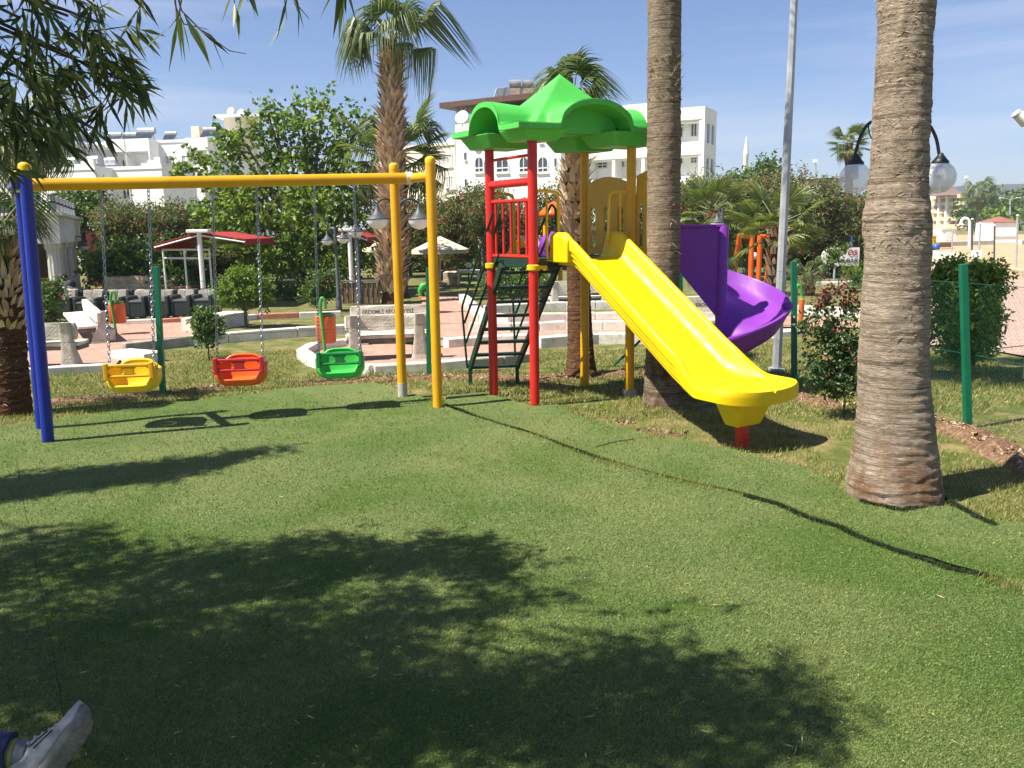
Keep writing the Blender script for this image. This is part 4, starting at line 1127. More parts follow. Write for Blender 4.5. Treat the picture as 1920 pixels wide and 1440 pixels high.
for az, el, sz in ((-2.6,-1.0,.5),(-.6,-1.15,.55),(-1.6,-1.2,.5),(.3,-.9,.55),(3.3,-.8,.5)):
    add_frond(p4, V(ptop.x,ptop.y,AT(1080,370,ptop.y).z+.15), az, el, sz, FRD, rr_)
# tall palm behind the swings, full crown in view
b = P(735, 566); t2 = AT(734, 75, b.y)
p3 = thing('palm_tree', 'tall palm with shaggy brown leaf bases and drooping crown behind the swing beam', 'palm tree', b)
ptop = V(t2.x,b.y,t2.z); q1 = (AT(762,330,b.y).x-AT(708,330,b.y).x)/2
palm_trunk(p3, b, ptop, q1*.70, q1*.40, M_barkred, .15, .05, .05, 40, 200, 6, .4)
boots(p3, b, ptop, q1*.70, q1*.40, .35, AT(734,95,b.y).z-.05, 46, 10, .40, 14)
rr_ = random.Random(14)
spec0 = [(3.05,.35,2.1),(3.4,-.15,2.0),(2.75,.65,1.9),(3.7,.25,1.9),(.1,.55,2.3),(-.25,.05,2.1),(.35,.15,1.9),(-.5,-.25,1.7),(.75,.8,2.0),(2.3,.9,2.0),(1.5,1.2,2.0),(-1.5,.35,2.0),(-1.1,-.05,1.7),(-1.9,.15,1.8),(-2.3,-.2,1.8),(-.9,.75,2.0),(-2.5,.55,2.0),(4.1,-.4,1.6),(-1.5,-.5,1.5),(1.6,.5,2.0),(2.9,1.0,2.0),(.1,1.0,2.0)]
spec = [(3.1,.25,1.9),(3.45,-.15,1.8),(3.75,.35,1.8),(.05,.75,2.5),(-.25,-.15,1.9),(-1.4,.3,1.9),(-1.0,-.15,1.5),(-2.1,.1,1.7),(1.5,.9,1.9),(2.4,.9,2.0),(.8,1.1,2.0),(-1.7,.85,2.0),(-2.6,.45,1.9),(-.7,.6,1.8)]
for az, el, sz in spec: add_frond(p3, ptop+V(0,0,-.05), az+rr_.uniform(-.1,.1), el, sz*.64, FR, rr_, rr_.uniform(-.3,.3))
# second palm close behind it, lower crown
b = AT(742, 520, 22.5); b.z = 0; t2 = AT(742, 290, 22.5)
p5 = thing('palm_tree', 'lower palm hidden behind the shaggy trunk, pale fronds out on both sides', 'palm tree', b)
ptop = t2.copy(); palm_trunk(p5, b, ptop, .3, .25, M_barkred, .1, .05, .05, 24, 80, 7)
crown(p5, ptop, 26, 1.25, FR+FRS, 17, -.7, 1.1, .15)
# palm at the left edge, short
b = P(22, 772); t2 = AT(2, 440, b.y)
p6 = thing('palm_tree', 'brown shaggy palm trunk beside the blue swing posts at the left edge', 'palm tree', b)
ptop = V(t2.x,b.y,t2.z); q1 = (AT(62,690,b.y).x-AT(-10,690,b.y).x)/2
palm_trunk(p6, b, ptop, q1*.92, q1*.78, M_barkred, .10, .05, .05, 60, 240, 8, .3, 1600)
boots(p6, b, ptop, q1*.95, q1*.82, AT(10,600,b.y).z, AT(5,450,b.y).z, 9, 11, .17, 22)
rr_ = random.Random(24)
for az, el, sz in ((.15,.15,.62),(-.2,-.25,.55),(.5,.5,.65),(1.2,.9,.75),(2.2,.8,.8),(3,.4,.8),(-2.4,.3,.7),(-1.6,.6,.62),(-.9,.35,.6),(.1,.75,.7),(1.6,.4,.8),(-1.3,-.3,.5)):
    add_frond(p6, ptop+V(0,0,.05), az, el, sz*(.8 if abs(az) > 1 else .58), FR+FRS[:1], rr_)
# far tall palm at the upper left, behind the leaves
b = AT(30, 470, 20.0); b.z = 0; t2 = AT(28, 235, 20.0)
p7 = thing('palm_tree', 'distant palm half hidden by hanging leaves at the upper left', 'palm tree', b)
palm_trunk(p7, b, t2, .16, .11, M_bark2, .1, .05, .05, 20, 60, 9); crown(p7, t2, 20, 1.3, FR, 27, -.8, 1.2, .08)
# fan palms in the right background (low)
for i, (px, py, Y, sz, lab, nf) in enumerate([(1335,395,21,.85,'low fan palm above the purple slide, left of the steel lamp post',20),(1458,425,17,.82,'low fan palm spreading behind the steel lamp post',18)]):
    c = AT(px,py,Y); b = V(c.x, c.y, 0); r_ = thing('palm_tree', lab, 'palm tree', b)
    palm_trunk(r_, b, c, .17, .14, M_barkred, .2, .06, .05, 24, 60, 30+i); boots(r_, b, c, .18, .16, .25, c.z-.1, 8, 7, .24, 40+i)
    crown(r_, c, nf, sz, FRS, 50+i, -.5, 1.2, .08)
# small ones
for i, (px, py, yb, sz, lab, ms_) in enumerate([(426,478,560,.62,'small young palm in front of the red awning',FRS),(1515,512,552,.42,'tiny young palm on the far lawn right of the lamp post',FR),(1330,500,556,.7,'young palm trunk below the purple slide',FR)]):
    b = P(px, yb); c = AT(px,py,b.y); r_ = thing('palm_tree', lab, 'palm tree', b)
    palm_trunk(r_, b, c, .13, .11, M_barkred, .2, .06, .05, 20, 40, 60+i); boots(r_, b, c, .14, .12, .1, c.z-.03, 5, 7, .16, 70+i)
    crown(r_, c, 13, sz, ms_, 80+i, -.3, 1.3, .05)
b = AT(1590,470,60); b.z = 0; c = AT(1592,268,60)
r_ = thing('palm_tree', 'small distant palm against the sky above the left glass globe', 'palm tree', b)
palm_trunk(r_, b, c, .3, .25, M_barkred, .1, .05, .05, 16, 40, 90); crown(r_, c, 20, 1.3, FR+FRS, 91, -.8, 1.2, .1)
b = AT(1833,445,140); b.z = 0; c = AT(1836,362,140)
r_ = thing('palm_tree', 'far slender palm among dark trees at the right', 'palm tree', b)
palm_trunk(r_, b, c, .35, .25, M_bark2, .1, .05, .05, 12, 20, 92); crown(r_, c, 18, 2.6, FR, 93, -.8, 1.2, .1)

# ------------------------------------------------------------ broadleaf trees and shrubs
M_wood = bark_mat('branch_bark', (.08,.065,.05), (.20,.165,.13), (.34,.29,.235), 2, 30)
M_plane = leafmat('plane_leaf', [(.07,.13,.02),(.12,.195,.03),(.185,.275,.045),(.27,.36,.07)], .38, .5, .35)
M_olean = leafmat('oleander_leaf', [(.05,.08,.026),(.085,.125,.04),(.13,.175,.058),(.21,.22,.09),(.26,.16,.085)], .28, .55, .3)
M_hedge = leafmat('hedge_leaf', [(.038,.075,.014),(.068,.128,.024),(.11,.19,.038),(.17,.255,.06)], .3, .45, .4)
M_flower = leafmat('oleander_flower', [(.50,.07,.07),(.62,.15,.13),(.45,.10,.11),(.55,.05,.04)], .2, .7, .2)
M_acacia = leafmat('willow_acacia_leaf', [(.03,.05,.017),(.055,.085,.026),(.10,.135,.04),(.20,.23,.07)], .24, .45, .35)
M_rose = leafmat('rose_leaf', [(.022,.05,.014),(.04,.085,.022),(.065,.125,.035),(.10,.16,.05)], .2, .45, .4)
M_rosered = leafmat('rose_young_leaf', [(.09,.035,.025),(.15,.055,.035),(.10,.06,.03)], .25, .5, .35)

def limb(mb, a, b, r0, r1, rnd, sag=.1, n=6):
    a, b = Vector(a), Vector(b); L = (b-a).length; o_ = V(rnd.uniform(-1,1),rnd.uniform(-1,1),rnd.uniform(-.3,1))*L*sag
    pts = [a.lerp(b,k/n)+o_*math.sin(math.pi*k/n) for k in range(n+1)]
    mb.tube(pts, [r0+(r1-r0)*k/n for k in range(n+1)], 7, caps=False); return pts
def leafy(name, label, cat, base, clumps, stems, L, W, m_, nper, seed, trunk_r=.12, group=None, flowers=None, shell=.55, droop=.15, trunk_top=None, m2=None):
    """clumps: list of (centre, radii); stems: number of main limbs"""
    rg = np.random.default_rng(seed); rnd = random.Random(seed); base = Vector(base)
    root = thing(name, label, cat, base, group)
    wood = MB(); tt = Vector(trunk_top) if trunk_top else base+V(0,0,.3*(max(c[0][2] for c in clumps)))
    if stems:
        limb(wood, base-V(0,0,.1), tt, trunk_r, trunk_r*.75, rnd, .04)
        for c, r_ in clumps:
            mid = tt.lerp(Vector(c), .55)+V(rnd.uniform(-.1,.1),rnd.uniform(-.1,.1),0)*max(r_)
            limb(wood, tt, mid, trunk_r*.5, trunk_r*.28, rnd, .06, 4); limb(wood, mid, Vector(c)+V(0,0,r_[2]*.4), trunk_r*.28, trunk_r*.07, rnd, .06, 4)
        wood.build('trunk', M_wood, root, smooth=True)
    P_, D_ = [], []
    vol = sum(r_[0]*r_[1]*r_[2] for _, r_ in clumps)
    for c, r_ in clumps:
        n = max(30, int(DENS*nper*(r_[0]*r_[1]*r_[2])**(2/3)/(L*W)*.012))
        # each clump is made of sprigs so that gaps stay open
        ns = max(6, n//14); sp_, _ = blob_pts(rg, c, r_, ns, shell)
        for s_ in sp_:
            out = s_-np.array(c); out = out/(np.linalg.norm(out)+1e-6)
            k = max(3, n//ns); axis = out+rg.normal(0,.45,3)+np.array([0,0,.25]); axis /= np.linalg.norm(axis)
            q = rg.uniform(-.5,1,k)[:,None]
            P_.append(s_+axis*q*L*2.6+rg.normal(0,L*.42,(k,3))); D_.append(axis*.55+unit(rg.normal(size=(k,3))))
    P_, D_ = np.concatenate(P_), np.concatenate(D_)
    ok = P_[:,2] > .02; P_, D_ = P_[ok], D_[ok]
    if m2 is not None:
        hi = P_[:,2] > np.quantile(P_[:,2], m2[1]); link('young_leaves', leaf_mesh('young_leaves', P_[hi], D_[hi], L, W, m2[0], rg, droop), root); P_, D_ = P_[~hi], D_[~hi]
    link('crown', leaf_mesh('crown', P_, D_, L, W, m_, rg, droop), root)
    if flowers:
        nf, fs_ = flowers; F = []; 
        for c, r_ in clumps:
            k = max(2, int(nf*(r_[0]*r_[2])/sum(x[1][0]*x[1][2] for x in clumps)))
            d = unit(rg.normal(size=(k,3))); d[:,1] = -np.abs(d[:,1]); F.append(np.array(c)+d*np.array(r_)*rg.uniform(.9,1.12,(k,1)))
        F = np.concatenate(F); k = len(F); F = np.repeat(F,7,0)+rg.normal(0,fs_*.6,(k*7,3)); 
        link('blossoms', leaf_mesh('blossoms', F, rg.normal(size=F.shape), fs_, fs_*.8, M_flower, rg), root)
    return root
DENS = 1.0
def cl(px, py, Y, rx, rz, ry=None):
    c = AT(px,py,Y); k = Y/FPX; return (tuple(c), (rx*k, (ry or (rx+rz)/2)*k, rz*k))

# plane tree behind the swing beam
Y = 24.0
cls = [cl(470,350,Y,76,42),cl(560,335,Y,66,48),cl(640,345,Y,46,44),cl(500,420,Y-1,90,70),cl(600,430,Y-1,80,80),cl(430,390,Y-.5,60,50),cl(660,420,Y,50,60),
       cl(520,235,Y,26,45),cl(570,225,Y,34,48),cl(610,215,Y,15,30),cl(500,215,Y,12,22),cl(665,240,Y+.5,22,32),cl(685,225,Y+.5,10,16),cl(450,270,Y,40,30),cl(425,255,Y,22,16),cl(400,300,Y,35,25),cl(350,312,Y,28,16),cl(325,322,Y,14,9),cl(480,245,Y,20,20),cl(545,290,Y,22,30),cl(590,280,Y,20,34),cl(505,290,Y,20,24),cl(620,290,Y,16,24),cl(540,480,Y-1,90,40),cl(620,490,Y-1,60,40),cl(640,270,Y,34,40)]
tb = AT(572,520,Y); tb.z = 0
leafy('plane_tree', 'large leafy green tree behind the middle of the swing beam', 'tree', tb, cls, 1, .145, .12, M_plane, 1500, 31, .22, trunk_top=AT(575,455,Y))
# oleanders and other flowering hedges, each its own bush
ol = [('flowering oleander bush behind the left swing chains', (255,440,27,70,60), 32), ('oleander bush above the hedge left of the plane tree', (350,420,28,60,60), 33),
      ('tall reddish oleander bush left of the play tower', (860,415,29,55,60), 34), ('reddish oleander bush seen through the red tower bars', (945,410,25,60,60), 35), ('oleander bush behind the tower palm', (1040,410,26,55,65), 36),
      ('pink flowering oleander right of the grey palm trunk', (1315,385,27,60,65), 37), ('oleander bush behind the low fan palms', (1400,400,27,60,60), 38), ('rounded oleander bush right of the steel lamp post', (1525,400,28,70,66), 39), ('oleander bush beside the big palm trunk', (1600,425,29,60,75), 40), ('oleander bush above the red awning', (420,415,29,50,50), 41), ('oleander bush behind the tower ladder', (900,400,29,50,50), 42), ('oleander bush between the fan palms', (1360,375,30,55,55), 43), ('oleander bush behind the lamp post', (1455,380,30,60,62), 44), ('oleander bush left of the grey palm trunk', (1175,410,30,50,60), 117), ('oleander bush right of the umbrella', (800,420,30,50,50), 118)]
for lab, (px,py,Yc,rx,rz), sd_ in ol:
    rnd = random.Random(sd_); cc = [cl(px+rnd.uniform(-.6,.6)*rx, py+rnd.uniform(-.45,.9)*rz, Yc+rnd.uniform(-.6,.6), rx*rnd.uniform(.4,.6), rz*rnd.uniform(.35,.55)) for _ in range(9)]
    b = AT(px,500,Yc); b.z = 0
    leafy('oleander_bush', lab, 'bush', b, cc, 1, .16, .042, M_olean, 2900, sd_, .07, 'oleander bushes behind the park', (60,.06), .5)
dark = [('dark backdrop hedge behind the left swing chains', [(200,470,31,60,48),(290,475,31,60,46),(380,480,31,60,44)], 111), ('dark backdrop hedge behind the plane tree', [(470,480,31,60,44),(560,480,31,60,46),(650,485,31,60,40)], 112), ('dark backdrop hedge behind the cream umbrellas', [(740,470,36,60,50),(830,465,36,70,52),(910,470,36,50,46)], 113), ('dark backdrop hedge behind the play tower', [(980,470,36,60,46),(1070,470,36,60,46),(1150,470,36,60,44)], 114), ('dark backdrop hedge right of the grey palm', [(1250,460,36,60,46),(1340,455,36,60,50),(1420,460,36,60,46)], 115), ('dark backdrop hedge behind the bar sign end', [(1500,460,36,60,46),(1590,460,36,60,50),(1660,470,36,40,44)], 116),
        ('dark green hedge bush beside the columned building', [(215,500,22,60,40),(275,480,22,60,38),(330,510,22,60,36)], 45), ('clipped dark hedge under the red awning', [(395,515,22,60,32),(350,525,21.5,40,26),(450,530,22,40,24)], 46),
        ('dark bush behind the cream umbrellas', [(770,450,32,70,40),(830,440,33,50,50)], 47), ('dark evergreen tree beside the minaret', [(1430,322,75,22,26),(1400,340,75,30,18),(1455,345,75,22,22)], 48), ('dark shaded hedge behind the bar sign', [(1440,470,30,70,34),(1530,470,30,70,36),(1600,480,30,50,34)], 49),
        ('dark conifer between the building and the oleander', [(165,395,30,26,40),(140,390,30,24,34),(180,370,30,10,34),(115,385,30,22,26)], 50)]
for lab, cs, sd_ in dark:
    Yc = cs[0][2]; b = AT(cs[0][0],510,Yc); b.z = 0; cc = []
    rnd = random.Random(sd_)
    for (px,py,Yq,rx,rz) in cs:
        cc += [cl(px+rnd.uniform(-.5,.5)*rx, py+rnd.uniform(-.5,.5)*rz, Yq+rnd.uniform(-.4,.4), rx*.62, rz*.62) for _ in range(5)]
    k = Yc/22
    leafy('hedge_bush', lab, 'bush', b, cc, 1, .11*k, .07*k, M_hedge, 2200, sd_, .08, None, None, .5)
# clipped ball on a stem in front of the bar sign, ficus, small shrubs
def shrub(name, label, px, yb, cs, L, W, m_, nper, seed, r=.02, group=None, stems=1, m2=None, flowers=None):
    b = P(px, yb); cc = [cl(x,y,b.y+dy,rx,rz) for (x,y,dy,rx,rz) in cs]
    return leafy(name, label, 'bush', b, cc, stems, L, W, m_, nper*2.6, seed, r, group, flowers, .45, .12, m2=m2)
shrub('shrub', 'round clipped bush on a thin stem hiding half of the bar sign', 1572, 540, [(1565,482,0,13,15),(1574,468,0,12,9),(1560,495,0,8,6)], .07, .045, M_hedge, 1300, 61)
shrub('ficus_shrub', 'dense clipped shrub behind the green fence post at the right', 1810, 700, [(1790,540,0,38,36),(1835,545,0,36,36),(1815,515,0,50,18),(1772,520,0,24,26),(1856,522,0,22,26),(1785,600,0,34,44),(1840,600,0,34,44),(1812,650,.05,40,30),(1812,590,-.1,48,50)], .055, .028, M_plane, 2600, 62, .03)
shrub('rose_bush', 'rose bush with reddish shoots left of the big palm trunk', 1582, 780, [(1555,640,0,32,28),(1590,660,0,30,30),(1540,690,0,32,34),(1585,710,-.05,36,32),(1560,600,0,14,24),(1590,570,0,10,20),(1545,570,0,12,22),(1512,618,0,14,16),(1575,545,0,7,14),(1548,548,0,6,14),(1600,585,0,12,16),(1570,735,0,24,16)], .045, .028, M_rose, 1000, 63, .012, m2=(M_rosered,.91), flowers=(4,.02))
shrub('shrub', 'small dark upright shrub between the yellow and orange swing seats', 392, 672, [(378,600,0,16,12),(390,610,0,18,16),(386,630,0,15,12),(398,618,0,12,14)], .05, .03, M_hedge, 3200, 64, .012)
shrub('shrub', 'bushy green shrub with grey stems behind the orange swing chains', 462, 612, [(440,545,0,34,22),(470,540,0,34,24),(455,520,0,28,18),(485,560,0,20,14),(430,560,0,18,12)], .055, .035, M_plane, 2200, 65, .035)
shrub('shrub', 'flowering bush behind the orange bin under the green swing', 603, 582, [(600,540,0,26,22),(615,530,0,20,20),(590,550,0,18,16)], .07, .04, M_hedge, 1800, 66, .02, flowers=(10,.04))
shrub('shrub', 'low green bush behind the ladder', 960, 572, [(930,530,0,24,20),(975,530,0,30,22),(1010,535,0,22,18)], .08, .05, M_hedge, 1500, 67, .02)
shrub('shrub', 'green bush right of the plane tree trunk', 545, 560, [(530,545,0,24,16),(560,545,0,20,14)], .08, .05, M_hedge, 1500, 68, .02)
shrub('flower_bush', 'dark potted bush with red flowers beside the blue posts', 95, 612, [(92,560,0,22,26),(84,590,0,20,22),(104,545,0,14,16)], .06, .035, M_hedge, 2400, 69, .02, flowers=(3,.05))
shrub('shrub', 'thin young tree in front of the orange swing frame', 1392, 520, [(1385,455,0,14,14),(1395,470,0,12,16),(1380,480,0,8,10)], .07, .04, M_plane, 900, 70, .015)
shrub('shrub', 'pale weedy bush below the bar sign', 1600, 545, [(1600,512,0,16,16),(1608,525,0,12,12)], .07, .02, M_plane, 1100, 71, .012)
# far trees at the right
ft = [('far dark tree on the hillside road right of the palm trunk', [(1850,400,150,40,26),(1880,385,150,26,26),(1900,410,150,30,26)], 81),('far brownish tree at the right edge', [(1905,380,170,26,30)],82),('far dark trees beside the hotel', [(1815,405,160,20,22),(1835,420,150,20,14)],83),('clipped light green hedge by the beach houses', [(1880,404,120,22,6),(1862,410,120,14,8)],84)]
for lab, cs, sd_ in ft:
    Yc = cs[0][2]; b = AT(cs[0][0],440,Yc); b.z = 0; rnd = random.Random(sd_); cc = []
    for (px,py,Yq,rx,rz) in cs:
        cc += [cl(px+rnd.uniform(-.5,.5)*rx, py+rnd.uniform(-.5,.5)*rz, Yq+rnd.uniform(-1,1), rx*.6, rz*.6) for _ in range(4)]
    leafy('far_tree', lab, 'tree', b, cc, 1, .75, .5, M_hedge if sd_ != 84 else M_plane, 1300, sd_, .3, 'far trees', None, .5)

# ------------------------------------------------------------ overhanging willow-leaved tree at the left
SHP = []   # clump centres from the shadow they cast: (px, py, z, r)
for px, py, z, r_ in [(120,1060,3.3,.46),(300,1080,3.5,.5),(480,1060,3.6,.48),(650,1040,3.5,.44),(800,1045,3.4,.36),(920,1060,3.5,.26),(200,1180,3.4,.5),(420,1180,3.6,.52),(640,1170,3.7,.5),(830,1150,3.6,.38),(980,1110,3.6,.22),
                      (120,1300,3.3,.46),(330,1300,3.5,.48),(560,1300,3.6,.48),(780,1290,3.7,.42),(960,1280,3.7,.34),(1120,1260,3.8,.36),(1260,1240,3.7,.30),(1380,1270,3.7,.24),(1500,1310,3.7,.20),(1570,1335,3.7,.12),(1180,1340,3.7,.34),(1360,1360,3.7,.28),(700,1390,3.5,.42),(450,1400,3.5,.44),(930,1390,3.6,.34),(230,1410,3.4,.44),(1080,1420,3.6,.26),
                      (-100,1130,3.4,.5),(-120,1270,3.4,.5),(20,1020,3.4,.36),(1280,1430,3.6,.28)]:
    g_ = P(px,py); SHP.append(((g_.x-SHX*z, g_.y-SHY*z, z+random.Random(px).uniform(-.25,.25)), (r_*1.1, r_*1.0, r_*.8)))
for px, py, z, r_ in [(60,905,3.7,.36),(150,898,3.7,.34),(230,890,3.8,.32),(300,880,3.8,.28),(365,870,3.8,.24),(420,860,3.9,.2),(475,850,3.9,.15),(525,842,3.9,.10),(-40,920,3.6,.4),(110,900,3.7,.3),(265,886,3.8,.3)]:
    g_ = P(px,py); SHP.append(((g_.x-SHX*z, g_.y-SHY*z, z), (r_*1.3, r_*.8, r_*.7)))
NSH = len(SHP)
# hanging foliage in view, top left
for px, py, Yd, rx, rz in [(40,60,3.7,100,80),(130,50,3.8,70,60),(55,145,3.7,85,60),(145,125,3.9,65,50),(20,215,3.6,50,34),(190,60,3.9,40,50),(-80,100,3.6,90,90),(210,150,3.9,26,30),(100,-60,3.7,120,60),(-60,230,3.6,60,36)]:
    SHP.append(cl(px,py,Yd,rx,rz))
base = V(-4.9, 2.3, 0)
rg = np.random.default_rng(77); rnd = random.Random(77)
acr = thing('acacia_tree', 'overhanging tree with long narrow dark leaves at the upper left corner', 'tree', base)
wood = MB(); tw = MB(); fork = base+V(.25,.15,1.9); limb(wood, base-V(0,0,.1), fork, .16, .12, rnd, .05)
hubs = [V(-4.0,1.6,3.1), V(-3.6,2.8,3.2), V(-5.9,4.3,3.7), V(-3.1,2.0,3.4)]
for h_ in hubs: limb(wood, fork, h_, .09, .05, rnd, .06)
PA, DA = [], []
for k_ci, (c, r_) in enumerate(SHP):
    c_ = Vector(c); h_ = min(hubs, key=lambda q: (q-c_).length)
    limb(wood, h_, c_+V(0,0,r_[2]*.3), .018, .006, rnd, .05)
    n = int((5200 if NSH-12 < k_ci < NSH else 1900 if k_ci < NSH else 780)*(r_[0]*r_[1]*r_[2])**(2/3)/.22)
    ns = max(5, n//11); s_, _ = blob_pts(rg, c, r_, ns, .45)
    for q in s_:
        k = 11; axis = np.array([rg.normal(0,.5)+.35, rg.normal(0,.5)+.1, -.75+rg.normal(0,.3)]); axis /= np.linalg.norm(axis)
        u = rg.uniform(0,1,k)[:,None]; PA.append(q+axis*u*.24+rg.normal(0,.012,(k,3)))
        DA.append(axis*.8+rg.normal(0,.42,(k,3)))
# trailing twigs
def twig(pxs, Ys, r0=.004, leaves=10, L=.11):
    pts = [AT(px,py,Y) for (px,py),Y in zip(pxs,Ys)]; tw.tube(pts, [r0*(1-.7*i/(len(pts)-1)) for i in range(len(pts))], 5, caps=False)
    for k in range(leaves):
        q = rnd.uniform(.25,1)*(len(pts)-1); i = min(int(q), len(pts)-2); p = pts[i].lerp(pts[i+1], q-i); t_ = (pts[i+1]-pts[i]).normalized()
        PA.append(np.array([p])); d = t_*.7+V(rnd.uniform(-.6,.6),rnd.uniform(-.4,.4),rnd.uniform(-.8,.2)); DA.append(np.array([d]))
Yt = 3.4
twig([(120,130),(190,140),(240,152),(285,165)], [3.8]*4, leaves=14); twig([(100,170),(160,185),(215,150),(250,140)], [3.8]*4, leaves=12)
twig([(140,60),(200,55),(245,48),(275,60)], [3.8]*4, leaves=14); twig([(60,190),(120,215),(170,240),(210,255)], [3.7]*4, leaves=14)
twig([(40,200),(75,240),(110,262),(148,285)], [3.7]*4, leaves=12); twig([(20,220),(50,250),(85,275)], [3.6]*3, leaves=10)
twig([(320,-60),(330,15),(345,45),(390,55)], [3.0]*4, .004, 5); twig([(320,-60),(340,20),(380,60),(430,95),(462,101)], [3.0]*5, .004, 1)
twig([(250,-60),(265,5),(255,25)], [3.2]*3, leaves=5); twig([(340,0),(335,30),(318,52)], [3.0]*3, .003, 3)
twig([(430,-80),(438,-10),(440,10)], [3.0]*3, .004, 4); twig([(520,-70),(535,10),(538,38)], [3.1]*3, .003, 1); twig([(545,-40),(560,12),(580,36)], [3.1]*3, .003, 1)
twig([(540,-90),(542,-40),(540,0)], [3.1]*3, .003, 4); twig([(640,-120),(642,-60),(645,-20)], [3.0]*3, .004, 7, .13); twig([(470,-60),(462,-20),(465,5)], [3.0]*3, .003, 4)
wood.build('trunk', M_wood, acr, smooth=True); stuff(tw.build('twigs', M_wood, acr, smooth=True))
PA, DA = np.concatenate(PA), np.concatenate(DA)
# keep the view clear: a leaf that would hang into the picture outside the corner clump is left out
dlt = PA-np.array([0,0,CAMH]); fz = dlt@np.array(fwd); ux = 960+FPX*(dlt@np.array(c_right))/np.maximum(fz,.05); vy = 720-FPX*(dlt@np.array(c_up))/np.maximum(fz,.05)
inside = (fz > .1)&(ux > -40)&(ux < 1960)&(vy > -10)&(vy < 1450)
hang = np.arange(len(PA)) >= len(PA)-160
allow = (~inside) | hang | ((ux < 265-.28*np.maximum(vy-140,0)-.75*np.maximum(vy-200,0)) & (vy < 262))
PA, DA = PA[allow], DA[allow]
link('crown', leaf_mesh('crown', PA, DA, .125, .019, M_acacia, rg, .18, .12), acr)
# ============================================================ park furniture beyond the fence
M_bench = mat('bench_concrete', (.70,.65,.55), .9, .12, 5, .7, 40, .012, dirt=.25)
M_benchsh = mat('bench_stone', (.50,.46,.39), .9, .14, 6, .7, 40, .012, dirt=.3)
M_plank = mat('grey_plank', (.16,.14,.12), .8, .2, 8, .3, 60)
M_black = mat('black_iron', (.012,.012,.014), .5, .2, 10)
M_shade = mat('grey_lamp_shade', (.07,.075,.085), .5, .1, 8)
M_opal = mat('opal_glass', (.72,.72,.74), .25, .03, 8)
M_steel = mat('galvanised_steel', (.46,.48,.50), .5, .10, 5, metal=.35, dirt=.15)
M_binor = mat('bin_orange', (.68,.13,.03), .45, .08, 6, dirt=.1); M_bingr = mat('bin_green', (.08,.33,.06), .45, .1, 6)
M_textdk = mat('dark_lettering', (.03,.03,.03), .8)
M_cream = mat('cream_canvas', (.74,.66,.48), .8, .05, 4); M_awn = mat('red_canvas', (.36,.025,.03), .7, .12, 5)
M_rattan = mat('dark_rattan', (.022,.03,.032), .6, .2, 40, .4, 200); M_cush = mat('beige_cushion', (.40,.36,.30), .9, .12, 9, .2, 60)
M_wood2 = mat('brown_wood', (.20,.095,.045), .7, .2, 12); M_stone = mat('sandstone', (.52,.40,.27), .9, .25, 6, .6, 25, .02)
M_whitewall = mat('white_wall', (.80,.78,.73), .85, .04, 1.0, .15, 40)
M_bluepl = mat('blue_plastic', (.02,.09,.40), .45, .1, 6)
def text_mesh(body, size, mat_, name='lettering', ext=.004):
    cu = bpy.data.curves.new('t','FONT'); cu.body = body; cu.size = size; cu.extrude = ext; cu.align_x = 'CENTER'; cu.align_y = 'CENTER'; cu.offset = size*.012
    to = bpy.data.objects.new('t', cu); COL.objects.link(to); dg = bpy.context.evaluated_depsgraph_get(); dg.update()
    me = bpy.data.meshes.new_from_object(to.evaluated_get(dg)); bpy.data.objects.remove(to); me.name = name
    me.materials.clear(); me.materials.append(mat_); return me
def rough_slab(c, ax, ay, az, seed, amp=.02, n=(10,2,4)):
    """stone slab with broken edges: subdivided box with noise"""
    mb = MB(); bm = bmesh.new(); bmesh.ops.create_cube(bm, size=1)
    bmesh.ops.subdivide_edges(bm, edges=bm.edges[:], cuts=4, use_grid_fill=True)
    c, ax, ay, az = Vector(c), Vector(ax), Vector(ay), Vector(az)
    for v in bm.verts:
        p = c+ax*v.co.x+ay*v.co.y+az*v.co.z; e = sum(1 for q in v.co if abs(abs(q)-.5) < .01)
        nv = mnoise.noise_vector(p*6+Vector((seed,0,0)))
        v.co = p + nv*amp*(.5 if e < 2 else 1.0) - ((p-c)*.03 if e >= 2 else V(0,0,0))
    me = bpy.data.meshes.new('slab'); bm.to_mesh(me); bm.free(); return me
